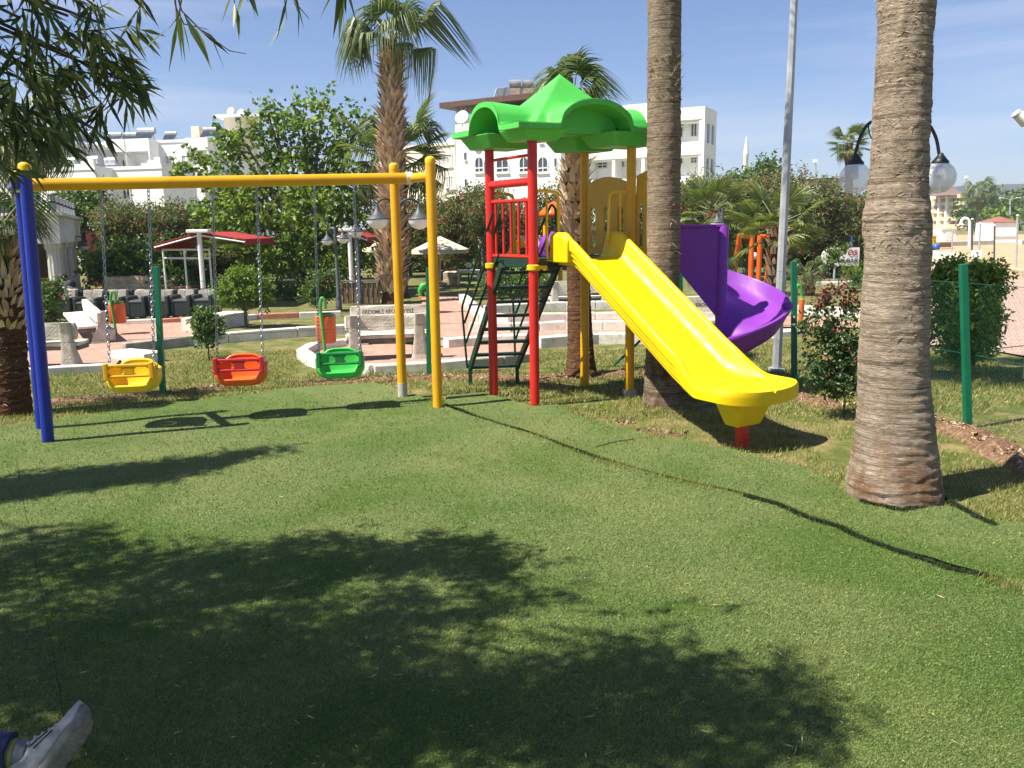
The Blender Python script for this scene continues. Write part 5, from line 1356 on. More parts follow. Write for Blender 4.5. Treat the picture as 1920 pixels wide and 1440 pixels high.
def bench(label, l, r_, h, back, seat, away, mback=M_bench, text=None, legw=.13, over=.12, seed=1):
    """l, r_: feet of the two legs; h: total height; back: (z0,z1); seat: z; away: +1 seat lies beyond the legs, -1 before them"""
    l, r_ = Vector(l), Vector(r_); d = (r_-l).normalized(); n_ = V(-d.y,d.x,0)
    if n_.y < 0: n_ = -n_
    n_ = n_*away
    root = thing('concrete_bench', label, 'bench', (l+r_)/2)
    for i, b in enumerate((l,r_)):
        mb = MB(); fr = []
        for z, w, dp, off in ((-.05,legw*1.9,.26,.05),(.06,legw*1.55,.2,.04),(.25,legw*1.15,.13,.0),(.45*h/.6,legw,.10,-.02),(h,legw*.9,.08,-.06)):
            c = b+V(0,0,z)+n_*(-off*-1)
            fr.append([c+d*x*w/2+n_*y*dp/2 for x,y in ((-1,-1),(-.6,-1.1),(.6,-1.1),(1,-1),(1,1),(-1,1))])
        mb.sweep(fr); mb.add(fr[-1],[tuple(range(6))]); mb.build('leg', M_benchsh, root, bevel=.012)
    mid = (l+r_)/2; L = (r_-l).length+over*2
    me = rough_slab(mid+V(0,0,(back[0]+back[1])/2)+n_*.02, d*L, n_*.07, V(0,0,back[1]-back[0]), seed, .022); me.materials.append(mback); bo = link('backrest', me, root)
    me = rough_slab(mid+V(0,0,seat)+n_*.22, d*L, n_*.34, V(0,0,.05), seed+3, .012); me.materials.append(M_bench); link('seat', me, root)
    MB().obox(mid+V(0,0,seat-.055)+n_*.2, d*L*.99, n_*.3, V(0,0,.05)).build('seat_support', M_plank, root, bevel=.004)
    if text:
        tm = text_mesh(text[0], text[1], M_textdk); o = link('lettering', tm, bo, local=True)
        f = V(-n_.x,-n_.y,0) if away > 0 else V(n_.x,n_.y,0)
        f = V(-n_.x,-n_.y,0) if text[3] == 'rear' else V(n_.x,n_.y,0)
        X = d; o.matrix_local = Matrix.Translation(-rootloc(bo)) @ Matrix(((X.x,0,f.x,0),(X.y,0,f.y,0),(0,1,0,0),(0,0,0,1))).to_4x4()
        mw = Matrix(((X.x,0,f.x,0),(X.y,0,f.y,0),(0,1,0,0),(0,0,0,1)))
        mw.translation = mid+n_*.02+f*.062+d*text[2]+V(0,0,(back[0]+back[1])/2-.012)
        bpm = Matrix.Translation(Vector(root.location)) @ Matrix.Translation(-Vector(root.location))
        o.matrix_local = mw
    return root
def zat(px, py, Y): return AT(px,py,Y).z
l, r_ = P(667,676), P(788,671); Yb = (l.y+r_.y)/2
bench('near concrete bench seen from behind inside the rounded kerb', l, r_, zat(665,590,Yb), (zat(720,619,Yb),zat(720,590,Yb)), zat(720,632,Yb), 1, seed=2)
l, r_ = P(675,640), P(790,637); Yb = (l.y+r_.y)/2
bench('far concrete bench with black lettering on its pale backrest', l, r_, zat(720,576,Yb), (zat(720,593,Yb),zat(720,572,Yb)), zat(720,618,Yb), -1, text=('ERDEMLİ BELEDİYESİ', (zat(720,580,Yb)-zat(720,588,Yb))*1.25, -.02, 'front'), seed=7, over=.13)
l, r_ = P(14,693), P(133,690); Yb = (l.y+r_.y)/2
bench('grey concrete bench right of the blue swing posts', l, r_, zat(130,604,Yb), (zat(100,638,Yb),zat(100,606,Yb)), zat(100,647,Yb), 1, mback=M_benchsh, seed=11)
l, r_ = P(192,642), P(165,612); Yb = l.y
bench('concrete bench seen end-on beside the left orange bin', l, r_, .50, (.30,.52), .26, -1, seed=15, legw=.10, over=.06)
l, r_ = P(1040,577), P(1135,574); Yb = l.y
bench('white concrete bench behind the tower palm', l, r_, zat(1040,528,Yb), (zat(1060,552,Yb),zat(1060,527,Yb)), zat(1060,560,Yb), 1, seed=19)
l, r_ = P(1285,622), P(1400,618); Yb = l.y
bench('concrete bench with lettering half hidden behind the two slides', l, r_, zat(1300,558,Yb), (zat(1300,586,Yb),zat(1300,556,Yb)), zat(1300,600,Yb), -1, text=('ERDEMLİ BELEDİYESİ', (zat(720,563,Yb)-zat(720,571,Yb))*1.25, .02, 'front'), seed=23)
# loose white stone beside the end-on bench
me = rough_slab(P(196,640)+V(0,0,.09), V(.3,.1,0), V(-.1,.25,0), V(0,0,.2), 30, .05); me.materials.append(M_bench)
tag(link('stone', me), 'white rounded stone lying on the pink paving near the orange bin', 'stone')
# green and orange bins
def bin_(label, pole, base, body):
    b = P(*base); Y = b.y; root = thing('litter_bin', label, 'litter bin', b, 'orange litter bins')
    t_ = AT(pole[0],pole[1],Y); s_ = .05
    MB().tube(rounded([b-V(0,0,.05), V(b.x,b.y,t_.z-.06) if False else AT(pole[0]-3,pole[1]+16,Y), t_, AT(pole[0]+6,pole[1]+6,Y), AT(pole[0]+7,pole[1]+22,Y)], .05), .022, 10).build('pole', M_bingr, root, smooth=True)
    x0,x1,y0,y1 = body; a, c = AT(x0,y1,Y+.06), AT(x1,y0,Y+.06); w = c.x-a.x; m_ = V((a.x+c.x)/2, Y+.14, 0)
    MB().lathe([(.001,a.z),(w*.42,a.z),(w*.5,a.z+.02),(w*.52,c.z-.02),(w*.5,c.z),(w*.44,c.z-.01),(w*.42,a.z+.05)], m_, 22).build('bucket', M_binor, root, smooth=True)
    MB().lathe([(w*.45,c.z-.03),(w*.47,c.z+.02),(w*.42,c.z+.03)], m_, 20).build('liner', M_bingr, root, smooth=True)
bin_('orange litter bin on a green pole behind the yellow swing', (210,545), (219,628), (203,229,568,607))
bin_('orange litter bin with green hoop just behind the green swing', (603,557), (611,668), (592,626,592,644))
bin_('orange litter bin on a green pole right of the purple slide', (1496,533), (1490,640), (1500,1512,560,609))
# lamp posts
def bell_lamp(mb_s, mb_g, c, s_):
    """hanging bell shade with opal bowl; c = joint between shade and bowl"""
    mb_s.lathe([(s_*.12,s_*1.35),(s_*.14,s_*1.1),(s_*.28,s_*.75),(s_*.62,s_*.28),(s_*1.02,s_*.06),(s_*1.04,0),(s_*.98,-.01)], c, 18)
    mb_g.lathe([(s_*.97,0),(s_*.93,-s_*.3),(s_*.72,-s_*.62),(s_*.4,-s_*.82),(.001,-s_*.9)], c, 18)
def twin_lamp(label, px, ybase, lamps, spx, pm=M_shade, curl=True, Y=None):
    if Y is None: b = P(px,ybase); Y = b.y
    else: b = AT(px,ybase,Y); b.z = 0
    root = thing('park_lamp', label, 'lamp post', b); k = Y/FPX; s_ = spx*k
    ztop = max(AT(lx,ly,Y).z for lx,ly in lamps)+s_*2.0
    MB().tube([b, b+V(0,0,.25), b+V(0,0,.28), V(b.x,b.y,ztop)], [.07,.06,.04,.032], 12).build('pole', pm, root, smooth=True)
    MB().lathe([(.06,.0),(.075,.08),(.05,.2),(.06,.3),(.04,.36)], b, 14).build('pole_base', pm, root, smooth=True)
    for lx, ly in lamps:
        c = AT(lx,ly,Y); a_ = MB(); sh, gl = MB(), MB()
        p0 = V(b.x,b.y,c.z+s_*.9); p1 = V(c.x,c.y,c.z+s_*1.35); mx = (p0+p1)/2+V(0,0,s_*1.25)
        a_.tube([p0*(1-t)**2+mx*2*t*(1-t)+p1*t*t for t in [i/10 for i in range(11)]], s_*.09, 8); a_.build('arm', M_black, root, smooth=True)
        if curl:
            cc = p0.lerp(p1,.45)+V(0,0,s_*.1); MB().tube([cc+V(math.cos(t)*s_*.32*(1-t/9), 0, math.sin(t)*s_*.32*(1-t/9)) for t in [i*.6 for i in range(12)]], s_*.05, 6).build('scroll', M_black, root, smooth=True)
        bell_lamp(sh, gl, c, s_); so = sh.build('lamp_shade', M_shade, root, smooth=True); gl.build('bowl', M_opal, so, smooth=True)
twin_lamp('black park lamp with two bell shades between the yellow swing posts', 751, 590, [(708,411),(786,411)], 21)
twin_lamp('slim park lamp with bell shades seen behind the green swing chains', 636, 585, [(614,450),(643,447)], 11)
twin_lamp('park lamp with a single visible bell shade left of the shaggy palm', 676, 571, [(667,434)], 14, curl=False)
twin_lamp('small bell lamp standing behind the green swing chains', 612, 530, [(603,454)], 9, curl=False)
twin_lamp('black scrolled twin lamp in front of the white columns', 141, 552, [(121,461),(156,461)], 10)
twin_lamp('bell lamp rising behind the purple slide', 1350, 580, [(1345,417)], 13, curl=False)
# tall steel lamp post
b = P(1456,692); t2 = AT(1491,-40,b.y); root = thing('street_lamp', 'tall galvanised steel lamp post right of the purple slide', 'lamp post', b)
ex = b+(t2-b)*1.5
MB().tube([b-V(0,0,.1), ex], [(AT(1466,650,b.y).x-AT(1448,650,b.y).x)/2*1.02, .034], 8).build('pole', M_steel, root)
MB().box(b.x,b.y,.0,.16,.16,.03).build('base_plate', M_steel, root)
MB().tube([ex, ex+V(.15,-.2,.25), ex+V(.5,-.6,.32)], .028, 8).build('arm', M_steel, root, smooth=True); MB().box(ex.x+.7, ex.y-.85, ex.z+.32, .5,.22,.1,-.9).build('lamp_head', M_steel, root, bevel=.03)
# twin glass globes behind the big palm
Yg = 9.2; b = AT(1684, 600, Yg); b.z = 0; root = thing('globe_lamp', 'twin globe lamp with black curved arms behind the big palm trunk', 'lamp post', b)
MB().tube([b, V(b.x,b.y,zat(1684,215,Yg))], .035, 12).build('pole', M_black, root, smooth=True)
t = NT('clear_globe_glass'); t.fin((.95,.95,.97), .05, None, None, .5); t.b.inputs['Transmission Weight'].default_value = 0.0; t.b.inputs['Alpha'].default_value = .48; M_globe = t.m
t = NT('frosted_globe_glass'); t.fin((.80,.79,.80), .18, None, None, .5); t.b.inputs['Alpha'].default_value = .62; M_globe2 = t.m
for sg, gp, rpx, mg in ((-1,(1603,334),28,M_globe),(1,(1761,333),29,M_globe2)):
    c = AT(gp[0],gp[1],Yg); rr = rpx*Yg/FPX; topz = c.z+rr
    j = V(b.x,b.y,zat(1684,245,Yg)); e = V(c.x,c.y,topz+.05)
    pts = [V(b.x+sg*.08,b.y,j.z+.10), AT(1684+sg*35,222,Yg), AT(1684+sg*58,232,Yg) , AT(1684+sg*72,258,Yg), AT(gp[0],290,Yg), e]
    MB().tube(rounded(pts,.08), .017, 10).build('arm', M_black, root, smooth=True)
    cu = [AT(1684+sg*x,y,Yg) for x,y in ((30,278),(44,268),(54,252),(56,236),(50,228),(44,232),(45,240),(50,240))]
    MB().tube(rounded(cu,.03), .007, 6).build('scroll', M_black, root, smooth=True)
    MB().lathe([(.02,.09),(.03,.07),(rr*.34,.035),(rr*.52,.0),(rr*.52,-.02)], V(c.x,c.y,topz-.005), 20).build('cap', M_black, root, smooth=True)
    prof = [(rr*math.sin(a), rr*math.cos(a)) for a in [.35+(math.pi-.351)*i/18 for i in range(19)]]
    g = MB(); g.lathe(prof, c, 32); go = g.build('globe', mg, root, smooth=True)
    MB().lathe([(.001,rr*.8),(.03,rr*.75),(.03,rr*.25),(.045,rr*.15),(.03,-rr*.05),(.001,-rr*.08)], c, 12).build('bulb', M_opal, go, smooth=True)
# umbrellas
def umbrella(label, px, ytop, yrim, half, ybase, Y):
    b = AT(px,ybase,Y); b.z = 0; root = thing('parasol', label, 'umbrella', b, 'cream cafe umbrellas'); k = Y/FPX
    c = AT(px,ytop,Y); r_ = half*k; dz = c.z-AT(px,yrim,Y).z; mb = MB(); n = 8; 
    rim = [c+V(math.cos(2*math.pi*i/n+.3)*r_, math.sin(2*math.pi*i/n+.3)*r_, -dz) for i in range(n)]
    mids = [(rim[i]+rim[(i+1)%n])/2*1.0+V(0,0,-.0) for i in range(n)]
    val = [p+V(0,0,-r_*.13) for p in rim]
    for i in range(n): mb.add([c, rim[i], rim[(i+1)%n]], [(0,1,2)]); mb.add([rim[i], val[i], val[(i+1)%n], rim[(i+1)%n]], [(0,1,2,3)])
    mb.build('canopy', M_cream, root, solid=.01); MB().tube([b, c], .025, 8).build('pole', M_white, root, smooth=True)
    MB().lathe([(.22,0),(.22,.08),(.05,.12)], b, 12).build('foot', M_conc, root)
umbrella('cream cafe umbrella right of the yellow swing posts', 825, 443, 468, 54, 522, 26.3)
umbrella('cream umbrella peeping out left of the shaggy palm', 715, 447, 467, 36, 520, 26.3)
umbrella('small cream umbrella behind the bell lamps', 618, 456, 472, 20, 520, 26.3)
# awnings
def awning(label, apex, left, right, ybase, Y, pole=True):
    a, l, r_ = AT(*apex,Y), AT(*left,Y), AT(*right,Y); b = V(a.x,a.y,0); root = thing('awning', label, 'awning', b)
    dp = V(0,2.4,0)
    for e in (l, r_):
        mb = MB(); e2 = e+V(0,0,-.13)
        mb.add([a,e,e+dp,a+dp], [(0,1,2,3)]); mb.add([e,e2,e2+dp,e+dp], [(0,1,2,3)]); mb.build('canvas', M_awn, root, solid=.02)
        MB().tube([a+V(0,0,-.06), e+V(0,0,-.06)], .018, 6).build('awning_arm', M_white, root)
    if pole:
        MB().tube([b, a], .055, 10).build('pole', M_white, root); MB().box(a.x,a.y,a.z+.03,.5,.25,.08).build('housing', M_white, root, bevel=.02)
        for s_ in (-1,1): MB().beam(b+V(s_*.3,0,0), b+V(0,0,.35), .05,.05).build('foot', M_white, root)
awning('red folding awning on a white pole behind the middle swing', (373,436), (289,459), (459,449), 535, 19.6)
awning('red awning behind the single bell lamp', (655,433), (630,440), (688,446), 520, 21.5)
fr = thing('pergola_frame', 'white metal frame below the red awning', 'frame', AT(345,480,20)*1); zz = AT(345,466,20).z
fr.location.z = 0
for (x0,x1,y) in ((305,392,468),(305,392,484)): MB().tube([AT(x0,y,20),AT(x1,y,20)], .025, 6).build('rail', M_white, fr)
for x in (305,345,392): MB().tube([AT(x,466,20), V(AT(x,466,20).x,20,0)], .025, 6).build('upright', M_white, fr)
# rattan sofas in a row
def sofa(label, px, yb, wpx, rz=0.0):
    b = P(px,yb); k = b.y/FPX; w = wpx*k; root = thing('rattan_sofa', label, 'sofa', b, 'rattan sofas in front of the hedge', )
    h = zat(px,545,b.y)
    MB().box(b.x,b.y,.20,w,.58,.30).build('seat_frame', M_rattan, root, bevel=.02)
    for sx in (-1,1):
        MB().box(b.x+sx*(w/2-.03),b.y,.28,.08,.6,.38).build('arm_rest', M_rattan, root, bevel=.02)
        for sy in (-1,1): MB().box(b.x+sx*(w/2-.05),b.y+sy*.25,.1,.06,.06,.22).build('leg', M_rattan, root)
    MB().box(b.x,b.y+.27,.42,w,.08,.30).build('back_frame', M_rattan, root, bevel=.02)
    for i in range(2): 
        me = rough_slab(V(b.x+(i-.5)*w*.40-w*.06,b.y+.16,h-.13), V(w*.40,0,0), V(0,.12,0), V(0,.04,.28), px+i, .025); me.materials.append(M_cush); o = link('back_cushion', me, root)
    MB().box(b.x,b.y-.05,.36,w*.9,.5,.07).build('seat_cushion', M_shade, root, bevel=.03)
for i, (px,yb,w,lab) in enumerate([(128,600,40,'rattan sofa next to the red flowers, leftmost of the row'),(176,600,44,'rattan sofa behind the end-on concrete bench'),(222,598,44,'rattan sofa directly behind the left orange bin'),(268,597,34,'rattan sofa left of the green fence post'),(310,596,36,'rattan sofa just right of the green fence post'),(350,595,36,'rattan sofa below the red awning, second from the right end'),(390,594,36,'rattan sofa at the right end of the row')]):
    sofa(lab, px, yb, w)
# stone wall and wooden tables behind the sofas
me = rough_slab(AT(275,533,21.5), V(1.9,0,0), V(0,.5,0), V(0,0,.42), 40, .08); me.materials.append(M_stone); tag(link('stone_wall', me), 'low sandstone wall behind the rattan sofas', 'wall')
def table(label, px, ytop, Y, w, m_=M_wood2):
    c = AT(px,ytop,Y); root = thing('table', label, 'table', V(c.x,c.y,0)); MB().box(c.x,c.y,c.z,w,.7,.05).build('table_top', m_, root, bevel=.01)
    for sx in (-1,1):
        for sy in (-1,1): MB().box(c.x+sx*w*.44,c.y+sy*.28,c.z/2-.02,.06,.06,c.z).build('leg', m_, root)
table('brown wooden table behind the sofas right of the fence post', 330, 538, 20.5, 1.0); table('wooden table with pale top beside the small bush', 545, 527, 25, 1.6, M_stone); table('white topped cafe table left of the ladder', 878, 508, 27, .7, M_white)
MB_ = MB(); 
def globe(label, px, py, Y, r_):
    c = AT(px,py,Y); root = thing('garden_lamp', label, 'lamp', V(c.x,c.y,0)); MB().tube([V(c.x,c.y,0), c], .02, 8).build('stem', M_black, root)
    MB().lathe([(r_*math.sin(a), r_*math.cos(a)) for a in [.01+math.pi*i/12 for i in range(13)]], c, 16).build('globe', M_opal, root, smooth=True)
globe('small white globe light left of the ladder', 878, 497, 27, .09); globe('small white globe light between the orange posts', 1414, 480, 26, .11)
# wooden screen of dark boards
scr = thing('wooden_screen', 'dark vertical board screen left of the shaggy palm', 'fence', P(680,570))
Ys = P(680,569).y
for i in range(16):
    x = AT(640+i*4.7,569,Ys).x; MB().box(x, Ys+.02*(i%2), zat(680,530,Ys)/2, .05, .025, zat(680,530,Ys)).build('board', M_wood2 if i % 3 else M_plank, scr)
MB().box((AT(640,569,Ys).x+AT(712,569,Ys).x)/2, Ys+.05, zat(680,527,Ys), AT(712,569,Ys).x-AT(640,569,Ys).x, .2, .04).build('rail', M_plank, scr)
b = AT(829,520,30); b.z = 0; rt = thing('barrel', 'blue plastic barrel under the right cream umbrella', 'barrel', b); zt2 = zat(829,515,30)
MB().lathe([(.001,0),(.32,0),(.36,zt2*.5),(.32,zt2),(.001,zt2)], b, 16).build('drum', M_bluepl, rt, smooth=True); MB().lathe([(.34,zt2*.32),(.365,zt2*.34),(.34,zt2*.36)], b, 16).build('hoop', M_bluepl, rt)
me = rough_slab(AT(845,524,27.5)*1, V(.45,0,0), V(0,.45,0), V(0,0,.5), 44, .08); me.materials.append(M_stone); tag(link('stone_block', me), 'upright pale stone stump right of the blue barrel', 'stone')
# spring rider behind the lettered bench
b = P(793,556); root = thing('spring_rider', 'green and orange spring rider behind the yellow swing posts', 'play rider', b); Y = b.y
MB().tube([AT(790,556,Y),AT(787,545,Y),AT(793,536,Y),AT(801,532,Y)], [.05,.06,.09,.02], 10).build('rider_body', M_grnpl, root, smooth=True)
MB().obox(AT(793,560,Y-.1), V(.26,0,0), V(0,.2,0), V(0,0,.10)).build('seat', M_orange, root, bevel=.02); MB().tube([b-V(0,0,.02), b+V(0,0,.1)], .05, 10).build('spring', M_black, root)
# second play unit in the distance
b = AT(1000,500,23.5); b.z = 0; root = thing('far_play_unit', 'distant play unit with orange canopy, purple dome and yellow slide behind the tower', 'play unit', b); Y = 23.5
c = AT(1038,377,Y); k = Y/FPX
MB().lathe([(.001,0),(12*k,-6*k),(26*k,-20*k),(29*k,-28*k),(26*k,-27*k)], c, 12).build('canopy', M_orange, root, smooth=True)
for x in (1022,1050): MB().tube([AT(x,400,Y), V(AT(x,400,Y).x,Y,0)], .06, 8).build('post', M_yel, root)
MB().lathe([(34*k,-20*k),(35*k,0),(30*k,16*k),(18*k,27*k),(.001,31*k)], AT(1045,462,Y), 18).build('dome', M_purple, root, smooth=True)
fr = []
for i in range(13):
    q = i/12; p = AT(978-30*q, 452+34*q**1.3, Y-.4); fr.append([p+V(0,-.3,.12),p+V(0,-.25,0),p+V(0,.25,0),p+V(0,.3,.12),p+V(.1,.2,-.1),p+V(.1,-.2,-.1)])
MB().sweep(fr).build('far_slide', M_yel, root, smooth=False)
for x in (968,1104): MB().tube([AT(x,470,Y), V(AT(x,470,Y).x,Y,0)], .06, 8).build('post', M_yel, root)
YS_ = 24.6; sb = AT(955,452,YS_); root = thing('signboard', 'white signboard seen between the red tower bars', 'sign', V(sb.x,YS_,0))
a, c = AT(897,466,YS_), AT(1013,441,YS_); MB().obox((a+c)/2, V(c.x-a.x,0,0), V(0,.06,0), V(0,0,c.z-a.z)).build('board', M_whitewall, root, bevel=.02)
for x in (905,1005): MB().tube([AT(x,466,YS_), V(AT(x,466,YS_).x,YS_,0)], .04, 8).build('post', M_steel, root)
# orange swing frame in the distance
Y = 25; b = AT(1410,500,Y); b.z = 0; root = thing('far_swing_frame', 'orange tubular swing frame behind the lamp post', 'swing frame', b)
for x in (1387,1410,1425,1451): MB().tube([AT(x,441,Y), V(AT(x,441,Y).x,Y+(.6 if x in (1387,1451) else 0),0)], .075, 10).build('post', M_orange, root, smooth=True)
MB().tube([AT(1384,443,Y), AT(1412,441,Y)], .075, 10).build('beam', M_orange, root, smooth=True); MB().tube([AT(1425,443,Y), AT(1454,444,Y)], .06, 10).build('beam', M_orange, root, smooth=True)
# bar sign
Y = 24.6; b = AT(1575,520,Y); b.z = 0; root = thing('bar_sign', 'white bar sign with rounded end partly behind the clipped bush', 'sign', b)
a, c = AT(1556,499,Y), AT(1611,464,Y); mid = (a+c)/2; H = c.z-a.z
bo = MB().obox(mid, V(c.x-a.x,0,0), V(0,.08,0), V(0,0,H)).build('board', M_whitewall, root)
el = MB(); ce = AT(1556,482,Y); rr = H*.5; n = 24
el.add([ce+V(-rr*.9*abs(math.sin(math.pi*i/n))*1.0, y, rr*.92*math.cos(math.pi*i/n)) for y in (-.06,.06) for i in range(n+1)], [tuple(range(n+1)), tuple(range(n+1,2*n+2))[::-1]]+[(i,n+1+i,n+2+i,i+1) for i in range(n)]); el.build('round_end', M_whitewall, root)
M_tred = mat('red_lettering', (.35,.02,.03), .7); M_tblue = mat('blue_lettering', (.03,.03,.18), .7)
for body, sz, px, py, mm in (('OS', 10.5, 1597, 474, M_tred), ('LU BAR', 8.5, 1588, 489, M_tblue)):
    tm = text_mesh(body, sz*1.35*Y/FPX, mm); o = link('lettering', tm, bo, local=True); p = AT(px,py,Y); o.matrix_local = Matrix(((1,0,0,p.x),(0,0,-1,p.y-.055),(0,1,0,p.z),(0,0,0,1)))
for x in (1565,1605): MB().tube([AT(x,498,Y), V(AT(x,498,Y).x,Y,0)], .03, 8).build('post', M_steel, root)
MB().tube([AT(1597,464,Y),AT(1597,442,Y)], .02, 6).build('post', M_bluepl, root)
# people sitting at the cafe, far away
def sitter(label, px, py, Y, shirt, hair):
    h = AT(px,py,Y); s_ = 1.0; root_loc = V(h.x,h.y,0); root = thing('person', label, 'person', root_loc)
    hip = h+V(0,0,-.68); vs = [hip, hip+V(0,0,.22), hip+V(0,0,.42), hip+V(0,0,.52), hip+V(-.2,0,.40), hip+V(.2,0,.40), hip+V(-.25,-.05,.14), hip+V(.25,-.05,.14), hip+V(-.12,-.38,.0), hip+V(.12,-.38,.0), hip+V(-.12,-.40,-.42), hip+V(.12,-.40,-.42), hip+V(-.12,-.3,.1), hip+V(.1,-.3,.12), hip+V(0,0,.66), hip+V(0,-.01,.78)]
    es = [(0,1),(1,2),(2,3),(2,4),(2,5),(4,6),(5,7),(0,8),(0,9),(8,10),(9,11),(6,12),(7,13),(3,14),(14,15)]
    rad = [.15,.15,.16,.055,.075,.075,.05,.05,.08,.08,.05,.05,.04,.04,.10,.085]
    me = bpy.data.meshes.new('body'); me.from_pydata([tuple(v) for v in vs], es, []); me.materials.append(shirt)
    o = link('body', me, root); md = o.modifiers.new('skin','SKIN'); md.use_smooth_shade = True
    for i, r__ in enumerate(rad): me.skin_vertices[0].data[i].radius = (r__, r__)
    me.skin_vertices[0].data[0].use_root = True
    o.modifiers.new('sub','SUBSURF').levels = 1
    MB().lathe([(.001,.12),(.07,.105),(.105,.05),(.11,-.01),(.10,-.05)], h+V(0,.02,.02), 14).build('hair', hair, root, smooth=True)
M_shirt = mat('white_shirt', (.7,.68,.66), .9); M_hair = mat('dark_hair', (.02,.015,.012), .7); M_shirt2 = mat('rosy_shirt', (.42,.24,.22), .9)
sitter('person in a white top sitting left behind the sofas', 116, 524, 19, M_shirt, M_hair); sitter('person in a pale top sitting right behind the sofas', 132, 536, 19.6, M_shirt, M_hair)
sitter('person in a rosy top sitting under the right cream umbrella', 834, 497, 33, M_shirt2, M_hair); sitter('person in a dull pink top sitting right of the umbrella pole', 848, 500, 33, M_shirt2, M_hair)
# ============================================================ buildings
M_bwhite = mat('white_render', (.90,.89,.86), .85, .03, .3, .1, 10, dirt=.10); M_bcream = mat('cream_render', (.78,.70,.56), .85, .04, .3, .1, 10)
M_bshade = mat('shaded_white_render', (.56,.55,.56), .85, .05, .5); M_glass = mat('window_glass', (.05,.06,.075), .12, .2, 1.5, spec=.8)  # M_bshade: white render with the shade put into its colour
M_frame = mat('window_frame', (.72,.71,.69), .6, .04, 4); M_brown = mat('brown_eaves', (.10,.045,.03), .7, .15, 3); M_tile = mat('red_roof_tile', (.30,.12,.09), .8, .2, 6)
M_tank = mat('steel_tank', (.42,.44,.47), .35, .2, 2, metal=.6); M_panelg = mat('solar_panel', (.035,.045,.065), .2, .2, 3); M_curt = mat('curtain', (.55,.53,.50), .9, .15, 6)
M_colm = mat('column_plaster', (.62,.59,.53), .8, .06, 4)
class Facade:
    """vertical plane through two ground points; pixels map onto it"""
    def __init__(s, pa, pb):
        s.a, s.b = Vector(pa), Vector(pb); s.a.z = s.b.z = 0; s.d = (s.b-s.a).normalized(); s.L = (s.b-s.a).length
        s.n = V(s.d.y, -s.d.x, 0)
        if s.n.dot(-s.a) < 0: s.n = -s.n          # towards the camera
    def uz(s, px, py):
        r_ = ray(px,py); o = V(0,0,CAMH); t_ = (s.a-o).dot(s.n)/r_.dot(s.n); p = o+r_*t_; return (p-s.a).dot(s.d), p.z
    def pt(s, u, z, off=0): return s.a+s.d*u+V(0,0,z)+s.n*off
    def rect(s, x0, x1, y0, y1):
        u0, z1 = s.uz(x0,(y0+y1)/2)[0], s.uz((x0+x1)/2,y0)[1]; u1, z0 = s.uz(x1,(y0+y1)/2)[0], s.uz((x0+x1)/2,y1)[1]; return min(u0,u1), max(u0,u1), min(z0,z1), max(z0,z1)
    def slab(s, u0, u1, z0, z1, o0, o1):          # box between offsets o0..o1 (positive towards the viewer)
        return MB().obox(s.pt((u0+u1)/2,(z0+z1)/2,(o0+o1)/2), s.d*(u1-u0), s.n*abs(o1-o0), V(0,0,z1-z0))
    def window(s, root, px, frame=M_frame, arch=False, off=0, curtain=False, bars=1, sill=True):
        u0,u1,z0,z1 = s.rect(*px); w = u1-u0; fw = min(.09, w*.12)
        f = MB()
        def fb(a,b,c,d_): f.obox(s.pt((a+b)/2,(c+d_)/2,off+.02), s.d*(b-a), s.n*.10, V(0,0,d_-c))
        if not arch:
            fb(u0-fw,u0,z0-fw,z1+fw); fb(u1,u1+fw,z0-fw,z1+fw); fb(u0,u1,z1,z1+fw); fb(u0,u1,z0-fw,z0)
            for k in range(bars): q = u0+w*(k+1)/(bars+1); fb(q-.03,q+.03,z0,z1)
            wo = f.build('window', frame, root)
            g = s.slab(u0,u1,z0,z1,off-.03,off+.012); g.build('pane', M_curt if curtain else M_glass, wo)
        else:
            r_ = w/2; zc = z1-r_; n = 10; uc = (u0+u1)/2
            out = [(uc+math.cos(math.pi*i/n)*(r_+fw), zc+math.sin(math.pi*i/n)*(r_+fw)) for i in range(n+1)]; inn = [(uc+math.cos(math.pi*i/n)*r_, zc+math.sin(math.pi*i/n)*r_) for i in range(n+1)]
            out = [(u1+fw,z0-fw)]+out+[(u0-fw,z0-fw)]; inn = [(u1,z0)]+inn+[(u0,z0)]; k = len(out)
            fr = [[s.pt(*p,off-.03) for p in out],[s.pt(*p,off+.07) for p in out],[s.pt(*p,off+.07) for p in inn],[s.pt(*p,off-.03) for p in inn]]
            for A,B in zip(fr,fr[1:]): f.add(A+B, [(i,(i+1)%k,k+(i+1)%k,k+i) for i in range(k)])
            fb(u0,u1,z0+(z1-z0)*.22,z0+(z1-z0)*.30); fb(uc-.03,uc+.03,z0,zc+r_)
            wo = f.build('window', frame, root); g = MB(); g.add([s.pt(*p,off+.012) for p in inn], [tuple(range(k))]); g.build('pane', M_glass, wo)
        if sill: s.slab(u0-fw*1.6,u1+fw*1.6,z0-fw*1.7,z0-fw,off,off+.16).build('sill', M_bwhite, wo)
def heater(px, py, Y, s_=1.0, label='', rz=0.0, group='rooftop water tanks'):
    """solar water heater: tilted panel, horizontal tank, stand; stands on a roof at the given depth"""
    c = AT(px,py,Y); root = thing('water_heater', label, 'water heater', c, group)
    MB().tube([c+V(-.75*s_,0,.95*s_), c+V(.75*s_,0,.95*s_)], .30*s_, 14).build('tank', M_tank, root, smooth=False)
    for sx in (-1,1): MB().beam(c+V(sx*.6*s_,0,0), c+V(sx*.6*s_,0,.8*s_), .06,.06,(0,1,0)).build('stand', M_steel, root)
    MB().obox(c+V(0,-.75*s_,.42*s_), V(1.5*s_,0,0), V(0,.95*s_,.7*s_), V(0,-.03,.05)).build('collector', M_panelg, root)
